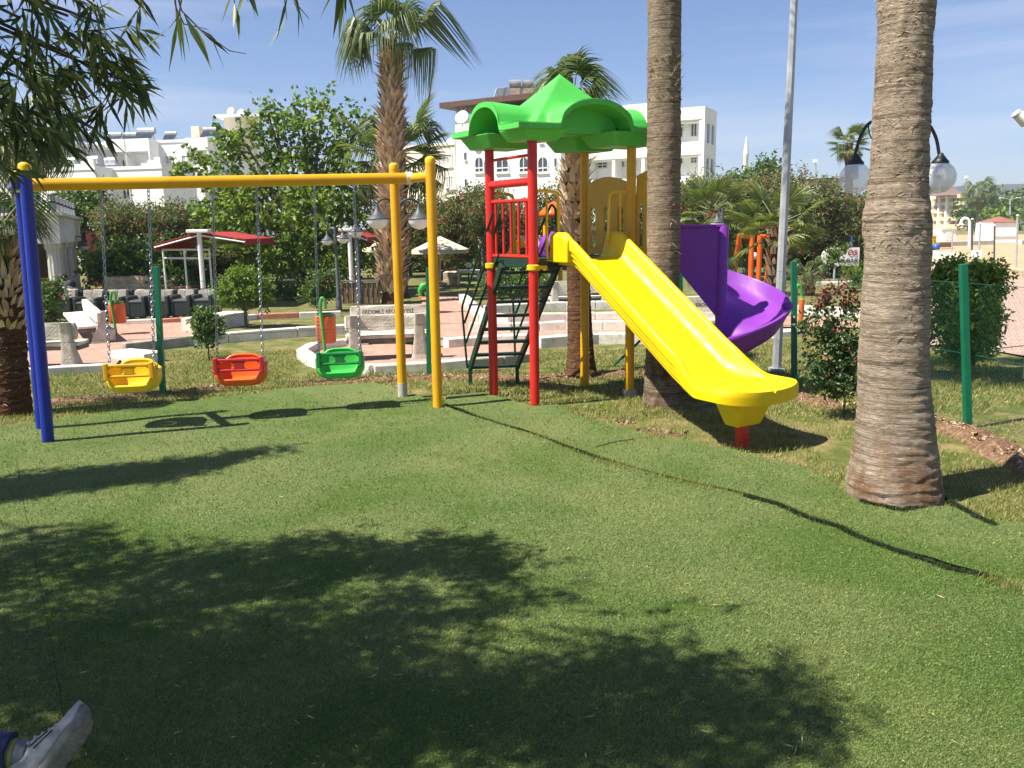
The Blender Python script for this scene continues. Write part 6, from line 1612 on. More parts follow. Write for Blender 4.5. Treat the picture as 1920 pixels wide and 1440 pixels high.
def dish(label, px, py, Y, r_):
    c = AT(px,py,Y); root = thing('satellite_dish', label, 'satellite dish', c, 'rooftop dishes'); mb = MB(); n = 18
    nrm = V(-.35,-.85,.4).normalized(); a = nrm.orthogonal().normalized(); b_ = nrm.cross(a)
    rings = [[c+(a*math.cos(2*math.pi*j/n)+b_*math.sin(2*math.pi*j/n))*r_*q+nrm*(r_*.25*q*q) for j in range(n)] for q in (.02,.4,.75,1)]
    mb.sweep(rings); mb.build('reflector', M_bwhite, root, smooth=True, solid=.02); MB().tube([c, c+V(0,.1,-r_*1.3)], .04, 6).build('mount', M_steel, root); MB().tube([c-b_*r_*.9, c+nrm*r_*.9], .025, 5).build('feed_arm', M_steel, root)

# --- white apartment block in the centre (right-hand part with balconies)
Fc = Facade(AT(1313,400,62), AT(1055,400,67))
root = thing('apartment_block', 'white apartment block with balconies and blank parapets right of the tower roof', 'building', Fc.a)
def fz(F, px, py): return F.uz(px,py)[1]
zt = fz(Fc,1300,262) ; zroof = fz(Fc,1310,200)
Fc.slab(0, Fc.L, 0, zroof-.5, -3.3, -1.6).build('wall', M_bwhite, root)
side = MB().obox(Fc.pt(-.08, zroof/2, -1.6), Fc.d*.16, Fc.n*3.2, V(0,0,zroof)); side.build('end_wall', M_bwhite, root)
fl = fz(Fc,1300,200)-fz(Fc,1300,265)   # storey height on this face
for k in range(4):
    z0 = zroof - fl*k; 
    Fc.slab(0, Fc.L, z0-fl*.38 if k else z0-fl*.36, z0, -.16, 0).build('parapet', M_bwhite, root, bevel=.02)
    Fc.slab(0, Fc.L, z0-fl*.38-.08, z0-fl*.38+.05, -1.6, -.16).build('balcony_slab', M_bwhite, root)
for (x) in (1313,1205,1150,1100,1056):
    u = Fc.uz(x,300)[0]; u = max(.12,min(Fc.L-.12,u)); Fc.slab(u-.12,u+.12,0,zroof-.4,-1.6,-.05).build('divider', M_bwhite, root)
Fb = Facade(Fc.pt(0,0,-1.6), Fc.pt(Fc.L,0,-1.6))
for (y0,y1) in ((232,255),(285,305),(330,350)):
    for x0,x1,ar in ((1297,1306,True),(1272,1280,False),(1182,1192,False),(1158,1170,False),(1122,1138,True),(1110,1118,False),(1072,1084,False)):
        dy = (1300-(x0+x1)/2)*.055; Fb.window(root, (x0,x1,y0+dy,y1+dy), arch=ar and y0 > 240, sill=False, bars=1)
# side windows on the shaded right end
Fs = Facade(Fc.pt(0,0,0), Fc.pt(0,0,-7)); Fs.n = -Fc.d; 
for z in (zroof-fl*.75, zroof-fl*1.75, zroof-fl*2.75):
    for o_ in (1.0, 2.2):
        mb = MB().obox(Fc.pt(-.17, z, -o_), Fc.d*.06, Fc.n*.5, V(0,0,1.3)); mb.build('window', M_glass, root)
# air conditioners
for px, py in ((1284,231),(1284,282)):
    u,z = Fb.uz(px,py); a_ = MB().obox(Fb.pt(u,z,.2), Fb.d*.8, Fb.n*.3, V(0,0,.55)).build('air_conditioner', M_frame, root, bevel=.02)
    MB().tube([Fb.pt(u+.12,z,.36), Fb.pt(u+.12,z,.37)], .2, 14).build('fan', M_glass, a_)
Fc.slab(Fc.L*.35, Fc.L*.62, zroof-.3, zroof+.8, -3.2, -2).build('roof_room', M_bcream, root)
# --- cream block with arched windows and brown roof, left part
Fl = Facade(AT(1052,400,66), AT(858,400,71))
r2 = thing('arched_window_house', 'cream house with arched windows and wide brown roof behind the red posts', 'building', Fl.b)
zl = fz(Fl,870,222); Fl.slab(0, Fl.L, 0, zl, -8, 0).build('wall', M_bwhite, r2)
zr0, zr1 = fz(Fl,850,203), fz(Fl,850,193)
Fl.slab(Fl.L*.12, Fl.L+1.0, zr0, zr1, -8, .7).build('roof', M_brown, r2)
Fl.slab(Fl.L*.2, Fl.L*.75, zl, zr0, -7.5, -3).build('roof_room', M_brown, r2)
for q in (.99,.90,.55,.3): Fl.slab(Fl.L*q-.08, Fl.L*q+.08, zl, zr0, -.3, -.14).build('roof_post', M_steel, r2)
for k, (y0,y1) in enumerate(((295,322),(370,392))):
    for x0,x1 in ((892,906),(932,953),(975,990),(1010,1027)): Fl.window(r2, (x0,x1,y0,y1), arch=True)
for x0,x1,y0,y1 in ((871,875,286,300),(872,876,336,351),(1040,1044,297,313),(1012,1019,256,268)): Fl.window(r2, (x0,x1,y0,y1), bars=0)
for i in range(6):
    u = Fl.uz(912+i*15.5,190)[0]; Fl_c = Fl.pt(u, zr1+.55, -2.0)
    MB().obox(Fl_c, Fl.d*-1.05, Fl.n*-.7+V(0,0,1.15), V(0,0,.05)).build('solar_panel', M_panelg, r2); 
    MB().obox(Fl_c+V(0,0,-.03)-Fl.n*.0, Fl.d*-1.13, Fl.n*-.76+V(0,0,1.25), V(0,0,.03)).build('panel_frame', M_frame, r2)
for x0,x1 in ((955,977),(979,1001)):
    a, c = AT(x0,158,68), AT(x1,157,68); MB().tube([a,c], .33, 14).build('water_tank', M_tank, r2)
    MB().obox((a+c)/2+V(0,0,-.65), V((c.x-a.x)*.8,0,0), V(0,.5,0), V(0,0,.7)).build('tank_stand', M_stone, r2)
dish('white satellite dish under the brown roof edge', 867, 221, 69.5, .55)
# --- beige house between palm and cream house
Fg = Facade(AT(856,400,74), AT(800,400,76)); r3 = thing('beige_house', 'small beige house left of the arched window house', 'building', Fg.a)
zg = fz(Fg,845,272); Fg.slab(0, Fg.L+3, 0, zg, -6, 0).build('wall', M_bcream, r3); Fg.slab(-.1, Fg.L+3.1, zg, zg+.25, -6.1, .12).build('cornice', M_bcream, r3)
for r_ in ((824,847,291,311),(838,850,332,352)): Fg.window(r3, r_, bars=2, curtain=True)
dish('rooftop dish on the beige house', 846, 267, 75, .4)

# --- white terraced row on the left
def block(label, F, ytop, m_, depth=7, z0=0, px=None, parap=.35, name='terrace_house'):
    r_ = thing(name, label, 'building', F.a); z = fz(F,*ytop); F.slab(0,F.L,z0,z,-depth,0).build('wall', m_, r_); F.slab(-.05,F.L+.05,z,z+.22,-depth-.05,.06).build('parapet', M_bwhite, r_); return r_, z
Fr = Facade(AT(440,400,73), AT(298,400,74)); ra, za = block('white terraced house with roof box and two dishes, right end of the row', Fr, (360,266), M_bwhite)
for r_ in ((312,323,293,306),(342,355,292,306),(425,432,292,308)): Fr.window(ra, r_, bars=1, curtain=True)
def loggia(F, r_, px, wins, dep=1.2):
    u0,u1,z0,z1 = F.rect(*px); 
    # recess built as projecting frame: side fins, top slab, parapet in front of the wall
    F.slab(u0-.12,u0,z0,z1,0.002,dep).build('fin', M_bwhite, r_); F.slab(u1,u1+.12,z0,z1,0.002,dep).build('fin', M_bwhite, r_)
    F.slab(u0-.12,u1+.12,z1,z1+1.0,0.002,dep).build('canopy', M_bwhite, r_); F.slab(u0-.12,u1+.12,z0-.9,z0,0.002,dep).build('balcony', M_bwhite, r_)
    for w in wins: F.window(r_, w, sill=False)
loggia(Fr, ra, (365,402,284,310), [(376,386,294,308),(392,404,292,308)])
Fm = Facade(AT(297,400,73), AT(180,400,74)); rb, zb = block('white terraced house with twin loggias, middle of the row', Fm, (240,270), M_bwhite)
loggia(Fm, rb, (219,252,287,315), [(231,239,300,314),(243,252,298,315)]); loggia(Fm, rb, (254,295,286,315), [(281,292,296,312)])
for r_ in ((196,208,298,312),(297.5,301,298,307)): Fm.window(rb, r_, bars=1)
Fn = Facade(AT(180,400,72.4), AT(118,400,73)); rc, zc = block('cream terraced house with plain balcony, behind the hanging leaves', Fn, (150,275), M_bcream)
for r_ in ((163,168,299,313),(122,130,298,318)): Fn.window(rc, r_, bars=0)
loggia(Fn, rc, (122,146,291,318), [(128,140,300,317)])
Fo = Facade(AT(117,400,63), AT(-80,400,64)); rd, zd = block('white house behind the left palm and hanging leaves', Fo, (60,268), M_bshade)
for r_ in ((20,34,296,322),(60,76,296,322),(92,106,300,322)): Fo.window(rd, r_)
# lower front walls with stepped parapets and tanks
Fp = Facade(AT(310,400,59), AT(196,400,60)); re_, ze = block('low white annex with stepped parapet above the yellow beam, right one', Fp, (240,318), M_bwhite, 4)
Fq = Facade(AT(186,400,58), AT(72,400,59)); rf_, zf = block('low white annex with stepped parapet above the yellow beam, left one', Fq, (120,320), M_bwhite, 4)
for F, r_, z in ((Fp,re_,ze),(Fq,rf_,zf)):
    for k in range(4): F.slab(.05+k*.5, .5+k*.5, z, z+.75-.18*k, -.25, 0.004).build('parapet_step', M_bwhite, r_)
for F, r_, rects in ((Fp,re_,((232,244,352,372),)),(Fq,rf_,((135,148,352,372),(120,130,352,372)))):
    for q in rects: F.window(r_, q)
# tower room with dishes
a = AT(421,245,75); c = AT(458,220,75); r4 = thing('roof_room', 'cream rooftop stair room with flat slab carrying two dishes', 'building', V((a.x+c.x)/2,76,a.z-2))
MB().obox(V((a.x+c.x)/2,76.5,(c.z+a.z)/2-1), V(c.x-a.x,0,0), V(0,3,0), V(0,0,c.z-a.z+2)).build('wall', M_bcream, r4)
MB().obox(V((a.x+c.x)/2+.6,76.3,c.z+.1), V(c.x-a.x+2.4,0,0), V(0,4,0), V(0,0,.2)).build('roof_slab', M_bwhite, r4); MB().obox(AT(446,224,74.96), V(.4,0,0), V(0,.1,0), V(0,0,.32)).build('vent', M_glass, r4)
dish('left satellite dish on the rooftop stair room', 433, 209, 75.5, .33*1.0); dish('right satellite dish on the rooftop stair room', 452, 212, 75.5, .33)
for i, (px,py,s_,lab) in enumerate([(160,268,1.0,'grey water heater among the leaves, leftmost on the roof line'),(178,268,.8,'water heater right of the leftmost one'),(218,268,.9,'water heater above the twin loggia house'),(246,268,.9,'barrel shaped water heater left of the chimney heater'),(277,266,1.2,'larger stacked water heater in the middle of the roofs'),(322,264,.8,'small water heater left of the tiled roof'),(395,258,.9,'water heater right of the tiled roof'),(420,260,.8,'water heater left of the stair room'),(440,262,.7,'water heater below the stair room')]):
    heater(px, py, 75.6+.3*(i%2), s_*.78, lab)
for i, (px,py,lab) in enumerate([(135,316,'round grey tank on the left annex roof'),(178,313,'steel tank between the annexes'),(210,316,'red ended tank on the right annex roof'),(88,316,'rusty tank at the left end of the annex roof')]):
    c = AT(px,py,61); rt_ = thing('water_tank', lab, 'water tank', c, 'annex roof tanks'); MB().tube([c+V(-.35,0,.45),c+V(.35,0,.45)], .32, 16).build('drum', M_tank, rt_); MB().box(c.x,c.y,c.z-.1,.7,.4,.3).build('stand', M_steel, rt_)
mb = MB(); a = AT(352,262,74.5); c = AT(386,262,74.5); ap = AT(369,250,75.5); r5 = thing('tiled_roof', 'small red tiled roof with chimney on the right terraced house', 'roof', a)
mb.add([a, c, c+V(0,4,0), a+V(0,4,0), ap+V(0,.5,0)], [(0,1,4),(1,2,4),(2,3,4),(3,0,4),(0,3,2,1)]); mb.build('tiles', M_tile, r5); MB().box(ap.x,ap.y,ap.z+.1,.7,.7,.9).build('chimney', M_bcream, r5)

# --- restaurant with columns at the left
YW = 20.5; cw = AT(124,545,YW); cw.z = 0; Fw = Facade(cw, AT(-140,545,YW)); dv = AT(162,545,27.5)-cw; dv.z = 0; dv = dv/7.0
rw = thing('columned_restaurant', 'white restaurant building with fluted columns and roof terrace at the left', 'building', Fw.a)
z0, z1 = fz(Fw,110,457), fz(Fw,110,404)
def wp(u, z, k): return cw+Fw.d*u+dv*k+V(0,0,z)
def wslab(u0, u1, za, zb, k0, k1, nm, m_, bv=0):
    mb = MB(); mb.add([wp(u,z,k) for z in (za,zb) for (u,k) in ((u0,k0),(u1,k0),(u1,k1),(u0,k1))], [(0,1,2,3),(7,6,5,4),(0,4,5,1),(1,5,6,2),(2,6,7,3),(3,7,4,0)])
    bm = bmesh.new(); me = mb.mesh(nm); bm.from_mesh(me); bmesh.ops.recalc_face_normals(bm, faces=bm.faces); bm.to_mesh(me); bm.free(); me.materials.append(m_); return link(nm, me, rw, bv)
wslab(0,Fw.L,z0,z1,0,7,'entablature',M_whitewall,.02); wslab(-.12,Fw.L,z1,z1+.07,-.12,7.1,'cornice',M_whitewall)
wslab(.9,Fw.L,0,z0,1.6,6.5,'back_wall',M_wood2)
n = 24; r_ = .17
for c in (wp(.22,0,.22), wp(.22,0,1.9), wp(.22,0,3.7), wp(.22,0,5.4), wp(2.6,0,.22)):
    ring_ = lambda z,s_: [c+V(math.cos(2*math.pi*j/n)*r_*s_*(1 if j%2 else .9), math.sin(2*math.pi*j/n)*r_*s_*(1 if j%2 else .9), z) for j in range(n)]
    MB().sweep([ring_(0,1.25),ring_(.15,1.2),ring_(.16,1.0),ring_(z0-.16,.92),ring_(z0-.12,1.15),ring_(z0-.002,1.25)]).build('column', M_colm, rw)
for u in (1.3,2.8): wslab(u,u+.9,.1,z0-.25,1.54,1.6,'door',M_glass)
M_bal = mat('grey_baluster', (.36,.38,.43), .7, .06, 5)
for i in range(7):
    p = wp(.1,z1+.07,.15+i*1.0); MB().lathe([(.055,0),(.055,.36),(.075,.37),(.075,.41),(.03,.43)], p, 12).build('terrace_baluster', M_bal, rw, smooth=True)
    MB().lathe([(.063,.22),(.063,.26),(.055,.265)], p, 12).build('baluster_band', M_black, rw)
zz1 = fz(Fw,90,372); zz2 = fz(Fw,90,352)
wslab(.9,Fw.L,zz1,zz2+.35,.3,5,'upper_parapet',M_whitewall); wslab(1.6,Fw.L,z1+.07,zz1,1.2,4.9,'upper_wall',M_colm)
a, c = AT(160,470,29), AT(262,430,29); MB().obox(V((a.x+c.x)/2,29.3,c.z/2), V(c.x-a.x,0,0), V(0,.3,0), V(0,0,c.z)).build('red_wall', mat('dark_red_wall',(.16,.03,.02),.8), rw)

# --- right background
Yh = 210; Fh = Facade(AT(1812,420,Yh), AT(1738,420,Yh+15)); rh = thing('hotel', 'yellowish hotel with white fins behind the right glass globe', 'building', Fh.a)
zt = fz(Fh,1780,368); M_hot = mat('hotel_wall', (.50,.45,.42), .85, .05, .3); M_hy = mat('hotel_yellow', (.72,.55,.32), .85, .05, .3)
Fh.slab(0,Fh.L,0,zt,-14,0).build('wall', M_hot, rh)
for y in (369,382,396,410,424):
    z = fz(Fh,1780,y); Fh.slab(-.3,Fh.L,z-.45,z+.45,0,1.3).build('balcony_slab', M_hy, rh)
for x in (1784,1770,1756): u = Fh.uz(x,400)[0]; Fh.slab(u-.3,u+.3,0,zt,0.01,1.7).build('fin', M_bwhite, rh)
for y in (375,389,403,417):
    for x in (1806,1797,1788,1778,1764,1750): Fh.window(rh, (x-1.6,x+1.6,y-3.4,y+3.6), bars=0, sill=False, off=.04)
a, c = AT(1770,366,Yh+2), AT(1809,352,Yh+2); MB().add([a,V(c.x,a.y,a.z),V(c.x,a.y+8,a.z),a+V(0,8,0),V(a.x+(c.x-a.x)*.3,a.y+4,c.z),V(c.x-.4,a.y+4,c.z)], [(0,1,5,4),(1,2,5),(2,3,4,5),(3,0,4)]).build('roof', mat('hotel_roof',(.20,.13,.12),.8), rh)
# small white house right of the oleander, minaret, masts
a, c = AT(1532,360,80), AT(1578,342,80); rt_ = thing('white_house', 'small white house with flat brown roof behind the oleanders', 'building', V((a.x+c.x)/2,82,0))
MB().box((a.x+c.x)/2,82,c.z/2,c.x-a.x,4,c.z).build('wall', M_bwhite, rt_); MB().box((a.x+c.x)/2,82,c.z+.2,(c.x-a.x)*1.1,4.6,.4).build('roof', M_brown, rt_)
a, c = AT(1494,352,85), AT(1520,336,85); rt_ = thing('white_house', 'low pale rooftop just right of the steel lamp post', 'building', V((a.x+c.x)/2,86,0)); MB().box((a.x+c.x)/2,86,c.z/2,c.x-a.x,3,c.z).build('wall', M_bcream, rt_); MB().box((a.x+c.x)/2,86,c.z+.1,(c.x-a.x)*1.08,3.3,.2).build('roof', M_bwhite, rt_)
Ym = 260; b = AT(1394,437,Ym); b.z = 0; k = Ym/FPX; rt_ = thing('minaret', 'slender white minaret with pointed cap against the sky', 'minaret', b)
zc_ = AT(1394,289,Ym).z; MB().lathe([(5.2*k,0),(4.4*k,zc_-.8),(4.9*k,zc_-.6),(4.9*k,zc_)], b, 16).build('shaft', M_bcream, rt_, smooth=True); MB().lathe([(4.7*k,zc_),(3.4*k,AT(1394,275,Ym).z),(.3*k,AT(1394,255,Ym).z)], b, 16).build('cap', M_bwhite, rt_, smooth=True)
def mast(label, px, ytop, Y, head=True):
    b = AT(px,440,Y); b.z = 0; t_ = AT(px,ytop,Y); rt_ = thing('mast', label, 'mast', b); MB().tube([b,t_], [.28,.14], 6).build('pole', M_steel, rt_)
    if head: MB().box(t_.x,t_.y,t_.z,.7,.3,.6).build('antenna', M_bwhite, rt_)
mast('thin lattice mast right of the steel lamp post', 1529, 302, 150); mast('thin mast with white lamp right of the second globe', 1812, 332, 190)
def twinstreet(label, px, ytop, Y):
    b = AT(px,440,Y); b.z = 0; t_ = AT(px,ytop,Y); rt_ = thing('street_lamp', label, 'lamp post', b); MB().tube([b,t_], .12, 8).build('pole', M_steel, rt_)
    for s_ in (-1,1): MB().tube([t_, t_+V(s_*1.0,0,.2)], .06, 6).build('arm', M_steel, rt_); MB().box(t_.x+s_*1.25,t_.y,t_.z+.25,.6,.25,.12).build('lamp_head', M_bwhite, rt_)
twinstreet('double armed street lamp by the far trees', 1894, 374, 130)
# beach side
Yk = 66; a, c = AT(1858,462,Yk), AT(1911,417,Yk); rt_ = thing('beach_kiosk', 'white beach kiosk with low red pyramid roof at the right', 'kiosk', V((a.x+c.x)/2,Yk+1.2,0))
MB().box((a.x+c.x)/2,Yk+1.2,c.z/2,c.x-a.x,2.4,c.z).build('wall', M_bwhite, rt_, bevel=.02); m_ = V((a.x+c.x)/2,Yk+1.2,c.z)
mb = MB(); w = (c.x-a.x)/2*1.0; mb.add([m_+V(-w,-1.3,.02),m_+V(w,-1.3,.02),m_+V(w,1.3,.02),m_+V(-w,1.3,.02),m_+V(.1,0,.5)], [(0,1,4),(1,2,4),(2,3,4),(3,0,4)]); mb.build('roof', M_tile, rt_)
MB().box((a.x+c.x)/2,Yk-.03,c.z*.35,(c.x-a.x)*.8,.06,c.z*.06).build('counter', M_frame, rt_)
a, c = AT(1766,458,75), AT(1795,430,75); rt_ = thing('changing_cabin', 'white beach changing cabin left of the kiosk', 'cabin', V((a.x+c.x)/2,76,0)); MB().box((a.x+c.x)/2,76,c.z/2,c.x-a.x,1.6,c.z).build('wall', M_bwhite, rt_); MB().box((a.x+c.x)/2,75.17,c.z*.45,.5,.05,c.z*.8).build('door', M_frame, rt_); MB().box((a.x+c.x)/2,76,c.z+.04,(c.x-a.x)*1.08,1.8,.08).build('roof', M_frame, rt_)
a, c = AT(1737,466,52), AT(1752,445,52); M_ycon = mat('container_yellow',(.72,.42,.01),.5,.1,5); rt_ = thing('yellow_container', 'yellow recycling container on the promenade', 'container', V((a.x+c.x)/2,52,0)); MB().box((a.x+c.x)/2,52,(a.z+c.z)/2+.05,c.x-a.x,.6,c.z-a.z).build('tub', M_ycon, rt_, bevel=.04); MB().box((a.x+c.x)/2,52,c.z+.08,(c.x-a.x)*1.08,.66,.08).build('lid', M_ycon, rt_); MB().box((a.x+c.x)/2,52,.1,(c.x-a.x)*.8,.5,.25).build('base', M_black, rt_)
b = AT(1755,466,50); b.z = 0; rt_ = thing('barrel', 'blue barrel bin beside the yellow container', 'barrel', b); zt2 = AT(1755,458,50).z; MB().lathe([(.001,.1),(.18,.1),(.21,zt2*.5),(.18,zt2),(.001,zt2)], b, 14).build('drum', M_bluepl, rt_, smooth=True); MB().tube([b+V(-.25,0,0),b+V(-.25,0,zt2)], .03, 6).build('stand', M_white, rt_)
a, c = AT(1761,470,55), AT(1785,456,55); rt_ = thing('beach_bench', 'brown slatted bench on the sand left of the cabin', 'bench', V((a.x+c.x)/2,55,0)); MB().box((a.x+c.x)/2,55,c.z-.1,c.x-a.x,.06,.3).build('backrest', M_wood2, rt_); MB().box((a.x+c.x)/2,54.8,c.z-.35,c.x-a.x,.4,.06).build('seat', M_wood2, rt_); [MB().box(x,54.8,(c.z-.35)/2,.06,.4,c.z-.35).build('leg', M_wood2, rt_) for x in (a.x+.05,c.x-.05)]
Y = 30; a, c = AT(1821,486,Y), AT(1842,469,Y); rt_ = thing('notice_board', 'white notice board on thin legs beside the promenade', 'sign', V((a.x+c.x)/2,Y,0)); MB().obox((a+c)/2, V(c.x-a.x,0,0), V(0,.05,0), V(0,0,c.z-a.z)).build('board', M_bwhite, rt_, bevel=.01); [MB().tube([V(x,Y+.03,0),V(x,Y+.03,c.z)], .02, 6).build('leg', M_steel, rt_) for x in (a.x+.03,c.x-.03)]
for i, (px,yt,yb_,lab) in enumerate([(1822,412,498,'dark thin pole left of the notice board'),(1835,420,497,'thin pole right behind the notice board'),(1864,424,492,'pale thin pole in front of the kiosk left side'),(1905,405,500,'thin dark pole in front of the kiosk right side'),(1742,428,470,'thin pole beside the yellow container'),(1784,430,476,'thin lamp pole on the sand left of the notice board')]):
    b = P(px,yb_); t_ = AT(px+(3 if i%2 else 1),yt,b.y); rt_ = thing('thin_pole', lab, 'pole', b); MB().tube([b,t_], .035, 8).build('shaft', M_steel if i % 2 else M_shade, rt_); MB().lathe([(.05,0),(.06,.03),(.001,.06)], t_, 8).build('cap', M_white, rt_)
Y = 58; pts = [AT(1817,470,Y)] + [AT(1810+8*math.cos(a),418-9*math.sin(a),Y) for a in [math.pi*i/10 for i in range(11)]]; pts[0].z = 0
rt_ = thing('beach_shower', 'white curved beach shower pipe left of the kiosk', 'shower', pts[0]); MB().tube(pts, .09, 8).build('pipe', M_bwhite, rt_, smooth=True); MB().lathe([(.05,.0),(.22,-.12),(.2,-.14)], pts[-1], 12).build('shower_head', M_bwhite, rt_)
for px0,py0,px1,py1,lab,h in ((1735,482,1800,492,'low pale wall along the promenade bend',.35),(1745,462,1860,458,'long white beach wall left of the kiosk',.3),(1912,458,2000,452,'white beach wall right of the kiosk',.3),(1862,512,1990,530,'low stone border of the sand at the right',.25)):
    a, c = P(px0,py0), P(px1,py1); rt_ = MB().beam(a+V(0,0,h/2-.02), c+V(0,0,h/2-.02), .3, h+.04).build('low_wall', M_bench if px0 != 1862 else M_stone, None, bevel=.03); tag(rt_, lab, 'wall')
a = AT(1900,225,9); rt_ = thing('floodlight', 'white floodlight head poking in at the right edge', 'floodlight', V(a.x+.5,9.2,0))
MB().tube([AT(1906,214,9), AT(1925,226,9)], [.045,.075], 16).build('lamp_head', M_white, rt_, smooth=True); MB().tube([AT(1904,212,9),AT(1906,214,9)], .05, 16).build('lens', M_opal, rt_); MB().tube([V(a.x+.5,9.2,0), V(a.x+.5,9.2,a.z+.3)], .04, 10).build('pole', M_white, rt_); MB().tube([V(a.x+.5,9.2,a.z+.1), AT(1925,230,9)], .025, 8).build('bracket', M_white, rt_)
# wooded hills on the horizon
M_hill = grass_mat('hill_woods', [(.018,.032,.014),(.032,.055,.022),(.05,.075,.032)], (.07,.085,.04), .4, .8, .06)
hm = MB(); n = 80; vs = []
for i in range(n+1):
    x = -900+2000*i/n; h = 26+18*mnoise.noise((x*.004,1,0))+5*mnoise.noise((x*.03,2,0)); h *= sm(x,150,380)*1.0+.12
    for j, (yy,q) in enumerate(((900,0),(980,.55),(1080,.9),(1250,1.0),(1500,.8))): vs.append((x, yy+60*mnoise.noise((x*.01,yy,0)), -1+h*1.35*q))
hm.add(vs, [(i*5+j,(i+1)*5+j,(i+1)*5+j+1,i*5+j+1) for i in range(n) for j in range(4)]); struct(hm.build('hills', M_hill, smooth=True))
# ============================================================ outstretched leg with sneaker at the lower left
M_jean = mat('blue_denim', (.018,.032,.10), .9, .25, 25, .5, 300, .002); M_shoe = mat('worn_white_leather', (.55,.48,.41), .7, .22, 18, .5, 90, .004, dirt=.65)
M_sole = mat('dirty_sole', (.27,.24,.195), .9, .25, 14, .8, 60, .006, dirt=.4); M_sock = mat('grey_sock', (.16,.17,.19), .9, .2, 40); M_stripe = mat('mustard_stripe', (.30,.25,.03), .9, .1, 40)
heel = P(46, 1492, .05); per = thing('person', 'outstretched leg in blue jeans with worn white sneaker at the lower left corner', 'person', V(heel.x-.3,heel.y-.1,0))
tdir = V(.52,.50,.69).normalized()                  # heel to toe
legd = V(-.93,-.12,.16).normalized()                # ankle to knee
nsole = (V(.80,-.42,-.32)); nsole = (nsole - tdir*nsole.dot(tdir)).normalized()   # outward normal of the sole
wid = tdir.cross(nsole).normalized()
LF = .285
def sole_out(q):     # half width along the foot
    w = .036+.013*math.sin(math.pi*min(1,q*1.1))+.010*math.exp(-((q-.70)/.18)**2)
    if q > .78: w *= math.sqrt(max(.012, 1-((q-.78)/.22)**2.2))
    if q < .12: w *= math.sqrt(max(.05, 1-((.12-q)/.12)**2.4))
    return w
N_ = 40
def foot_frames(off0, off1, scale, lift=0, hfun=None):
    fr = []
    for i in range(N_+1):
        q = .5-.5*math.cos(math.pi*i/N_); w = sole_out(q)*scale; c = heel+tdir*(q*LF)+wid*(.010*math.sin(q*math.pi))
        h0 = off0; h1 = off1 if hfun is None else hfun(q)
        toe = .028*sm(q,.78,1.0)**2
        pts = []
        for a in range(20):
            th = 2*math.pi*a/20; x, y = math.cos(th), math.sin(th)
            sx = abs(x)**.55*(1 if x >= 0 else -1); sy = abs(y)**.6*(1 if y >= 0 else -1)
            hh = h0 + (h1-h0)*(sy*.5+.5)
            ww = w*(1 if hfun is None else (1-.45*(sy*.5+.5)**1.5))
            pts.append(c + wid*sx*ww - nsole*(hh+toe))
        fr.append(pts)
    return fr
so_ = MB(); fr = foot_frames(-.024, .004, 1.0); so_.sweep(fr); so_.add(fr[0],[tuple(range(20))]); so_.add(fr[-1],[tuple(range(20))[::-1]]); sole = so_.build('sole', M_sole, per, smooth=True)
for i in range(9):   # tread bars
    q = .08+.1*i; w = sole_out(q)*.82; c = heel+tdir*(q*LF)+nsole*.025-(-nsole)*0
    c = heel+tdir*(q*LF)+wid*(.010*math.sin(q*math.pi))+nsole*.025 - nsole*(.028*sm(q,.78,1.0)**2)
    MB().obox(c, wid*w*1.8, tdir*.012, nsole*.004).build('tread_bar', M_sole, sole, bevel=.002)
hf = lambda q: .112-.060*sm(q,.28,.80)-.030*sm(q,.84,1)
up_ = MB(); fr = foot_frames(.0, .1, .97, hfun=hf); up_.sweep(fr); up_.add(fr[0],[tuple(range(20))]); up_.add(fr[-1],[tuple(range(20))[::-1]]); upo = up_.build('shoe_upper', M_shoe, per, smooth=True)
for i in range(5):   # laces
    q = .40+.07*i; c = heel+tdir*(q*LF)-nsole*(hf(q)+.002); w = sole_out(q)*.55
    MB().tube([c-wid*w+nsole*.02, c-nsole*.004, c+wid*w+nsole*.02], .0035, 6).build('lace', M_shoe, upo, smooth=True)
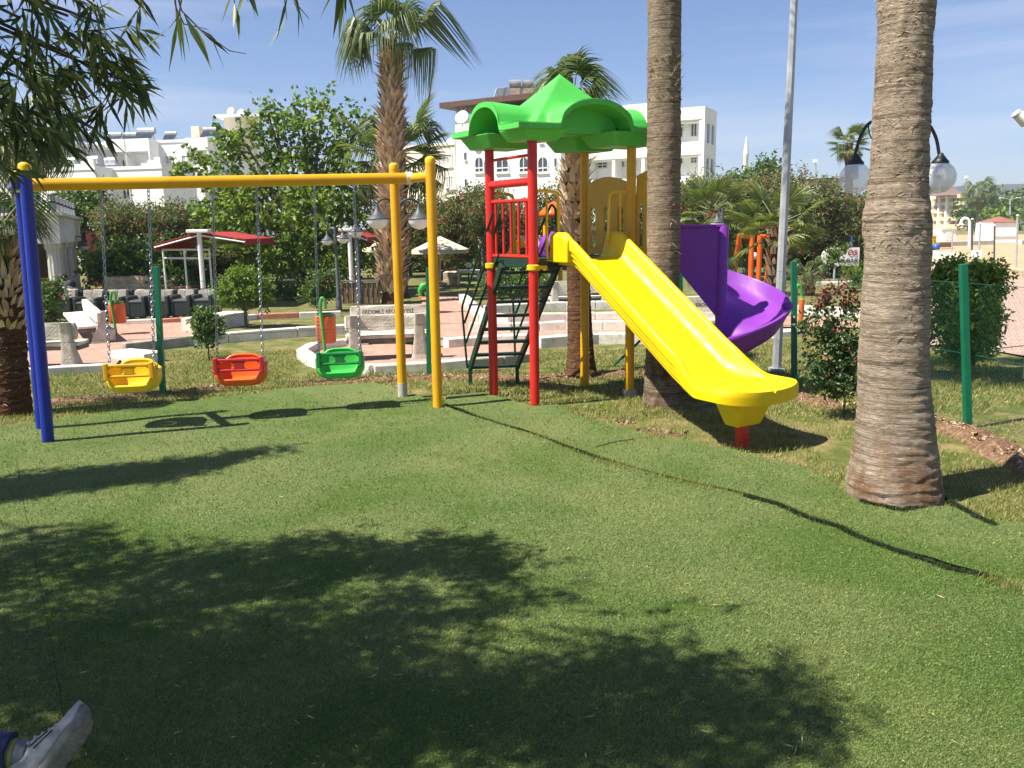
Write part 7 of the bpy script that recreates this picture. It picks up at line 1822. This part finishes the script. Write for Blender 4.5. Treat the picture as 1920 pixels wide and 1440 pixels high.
MB().tube([heel+tdir*LF*q-nsole*(hf(q)*.45)-wid*sole_out(q)*.94 for q in (.42,.55,.66)], .0025, 5).build('stitching', M_black, upo); MB().tube([heel+tdir*LF*q-nsole*(hf(q)*.62)-wid*sole_out(q)*.88 for q in (.40,.52,.62)], .0025, 5).build('stitching', M_black, upo)
ank = heel+tdir*.075-nsole*.105
lg_ = MB(); fr = []
def ring(c, r_, n=18, seed=0): 
    a = legd.orthogonal().normalized(); b_ = legd.cross(a); return [c+(a*math.cos(2*math.pi*j/n)+b_*math.sin(2*math.pi*j/n))*r_*(1+.06*mnoise.noise((j*.9,seed,c.x*9))) for j in range(n)]
sk = MB().sweep([ring(ank-legd*.02,.040), ring(ank+legd*.03,.042), ring(ank+legd*.10,.045)]); sko = sk.build('sock', M_sock, per, smooth=True)
MB().sweep([ring(ank+legd*.012,.0435), ring(ank+legd*.022,.0445)]).build('sock_stripe', M_stripe, sko, smooth=True)
# jeans: lower leg to the knee, then thigh up to a seat height out of the picture
kn = ank+legd*.46+V(0,0,.10); hip = kn+V(-.36,-.20,.10)
pth = [ank+legd*.030, ank+legd*.10, ank+legd*.22, ank+legd*.34, kn, kn.lerp(hip,.4), hip]
rs = [.062,.064,.068,.075,.080,.088,.10]
je = MB(); je.tube(pth, rs, 22, caps=True); jo = je.build('jeans', M_jean, per, smooth=True)
bm = bmesh.new(); bm.from_mesh(jo.data); bmesh.ops.subdivide_edges(bm, edges=bm.edges[:], cuts=2, use_grid_fill=True)
for v in bm.verts: v.co += mnoise.noise_vector(v.co*22)*.008
bm.to_mesh(jo.data); bm.free(); jo.data.polygons.foreach_set('use_smooth', [True]*len(jo.data.polygons))

# ============================================================ air
M_haze = bpy.data.materials.new('haze'); M_haze.use_nodes = True; hn, hl = M_haze.node_tree.nodes, M_haze.node_tree.links
hn.clear(); ho = hn.new('ShaderNodeOutputMaterial'); hv = hn.new('ShaderNodeVolumePrincipled'); hv.inputs['Density'].default_value = .0005; hv.inputs['Color'].default_value = (.80,.87,1.0,1); hv.inputs['Anisotropy'].default_value = .2
hl.new(hv.outputs[0], ho.inputs['Volume'])
hz = MB().box(0, 1270, 34, 3100, 2700, 72).build('haze', M_haze); stuff(hz, 'thin bluish haze filling the air over the town', 'haze')
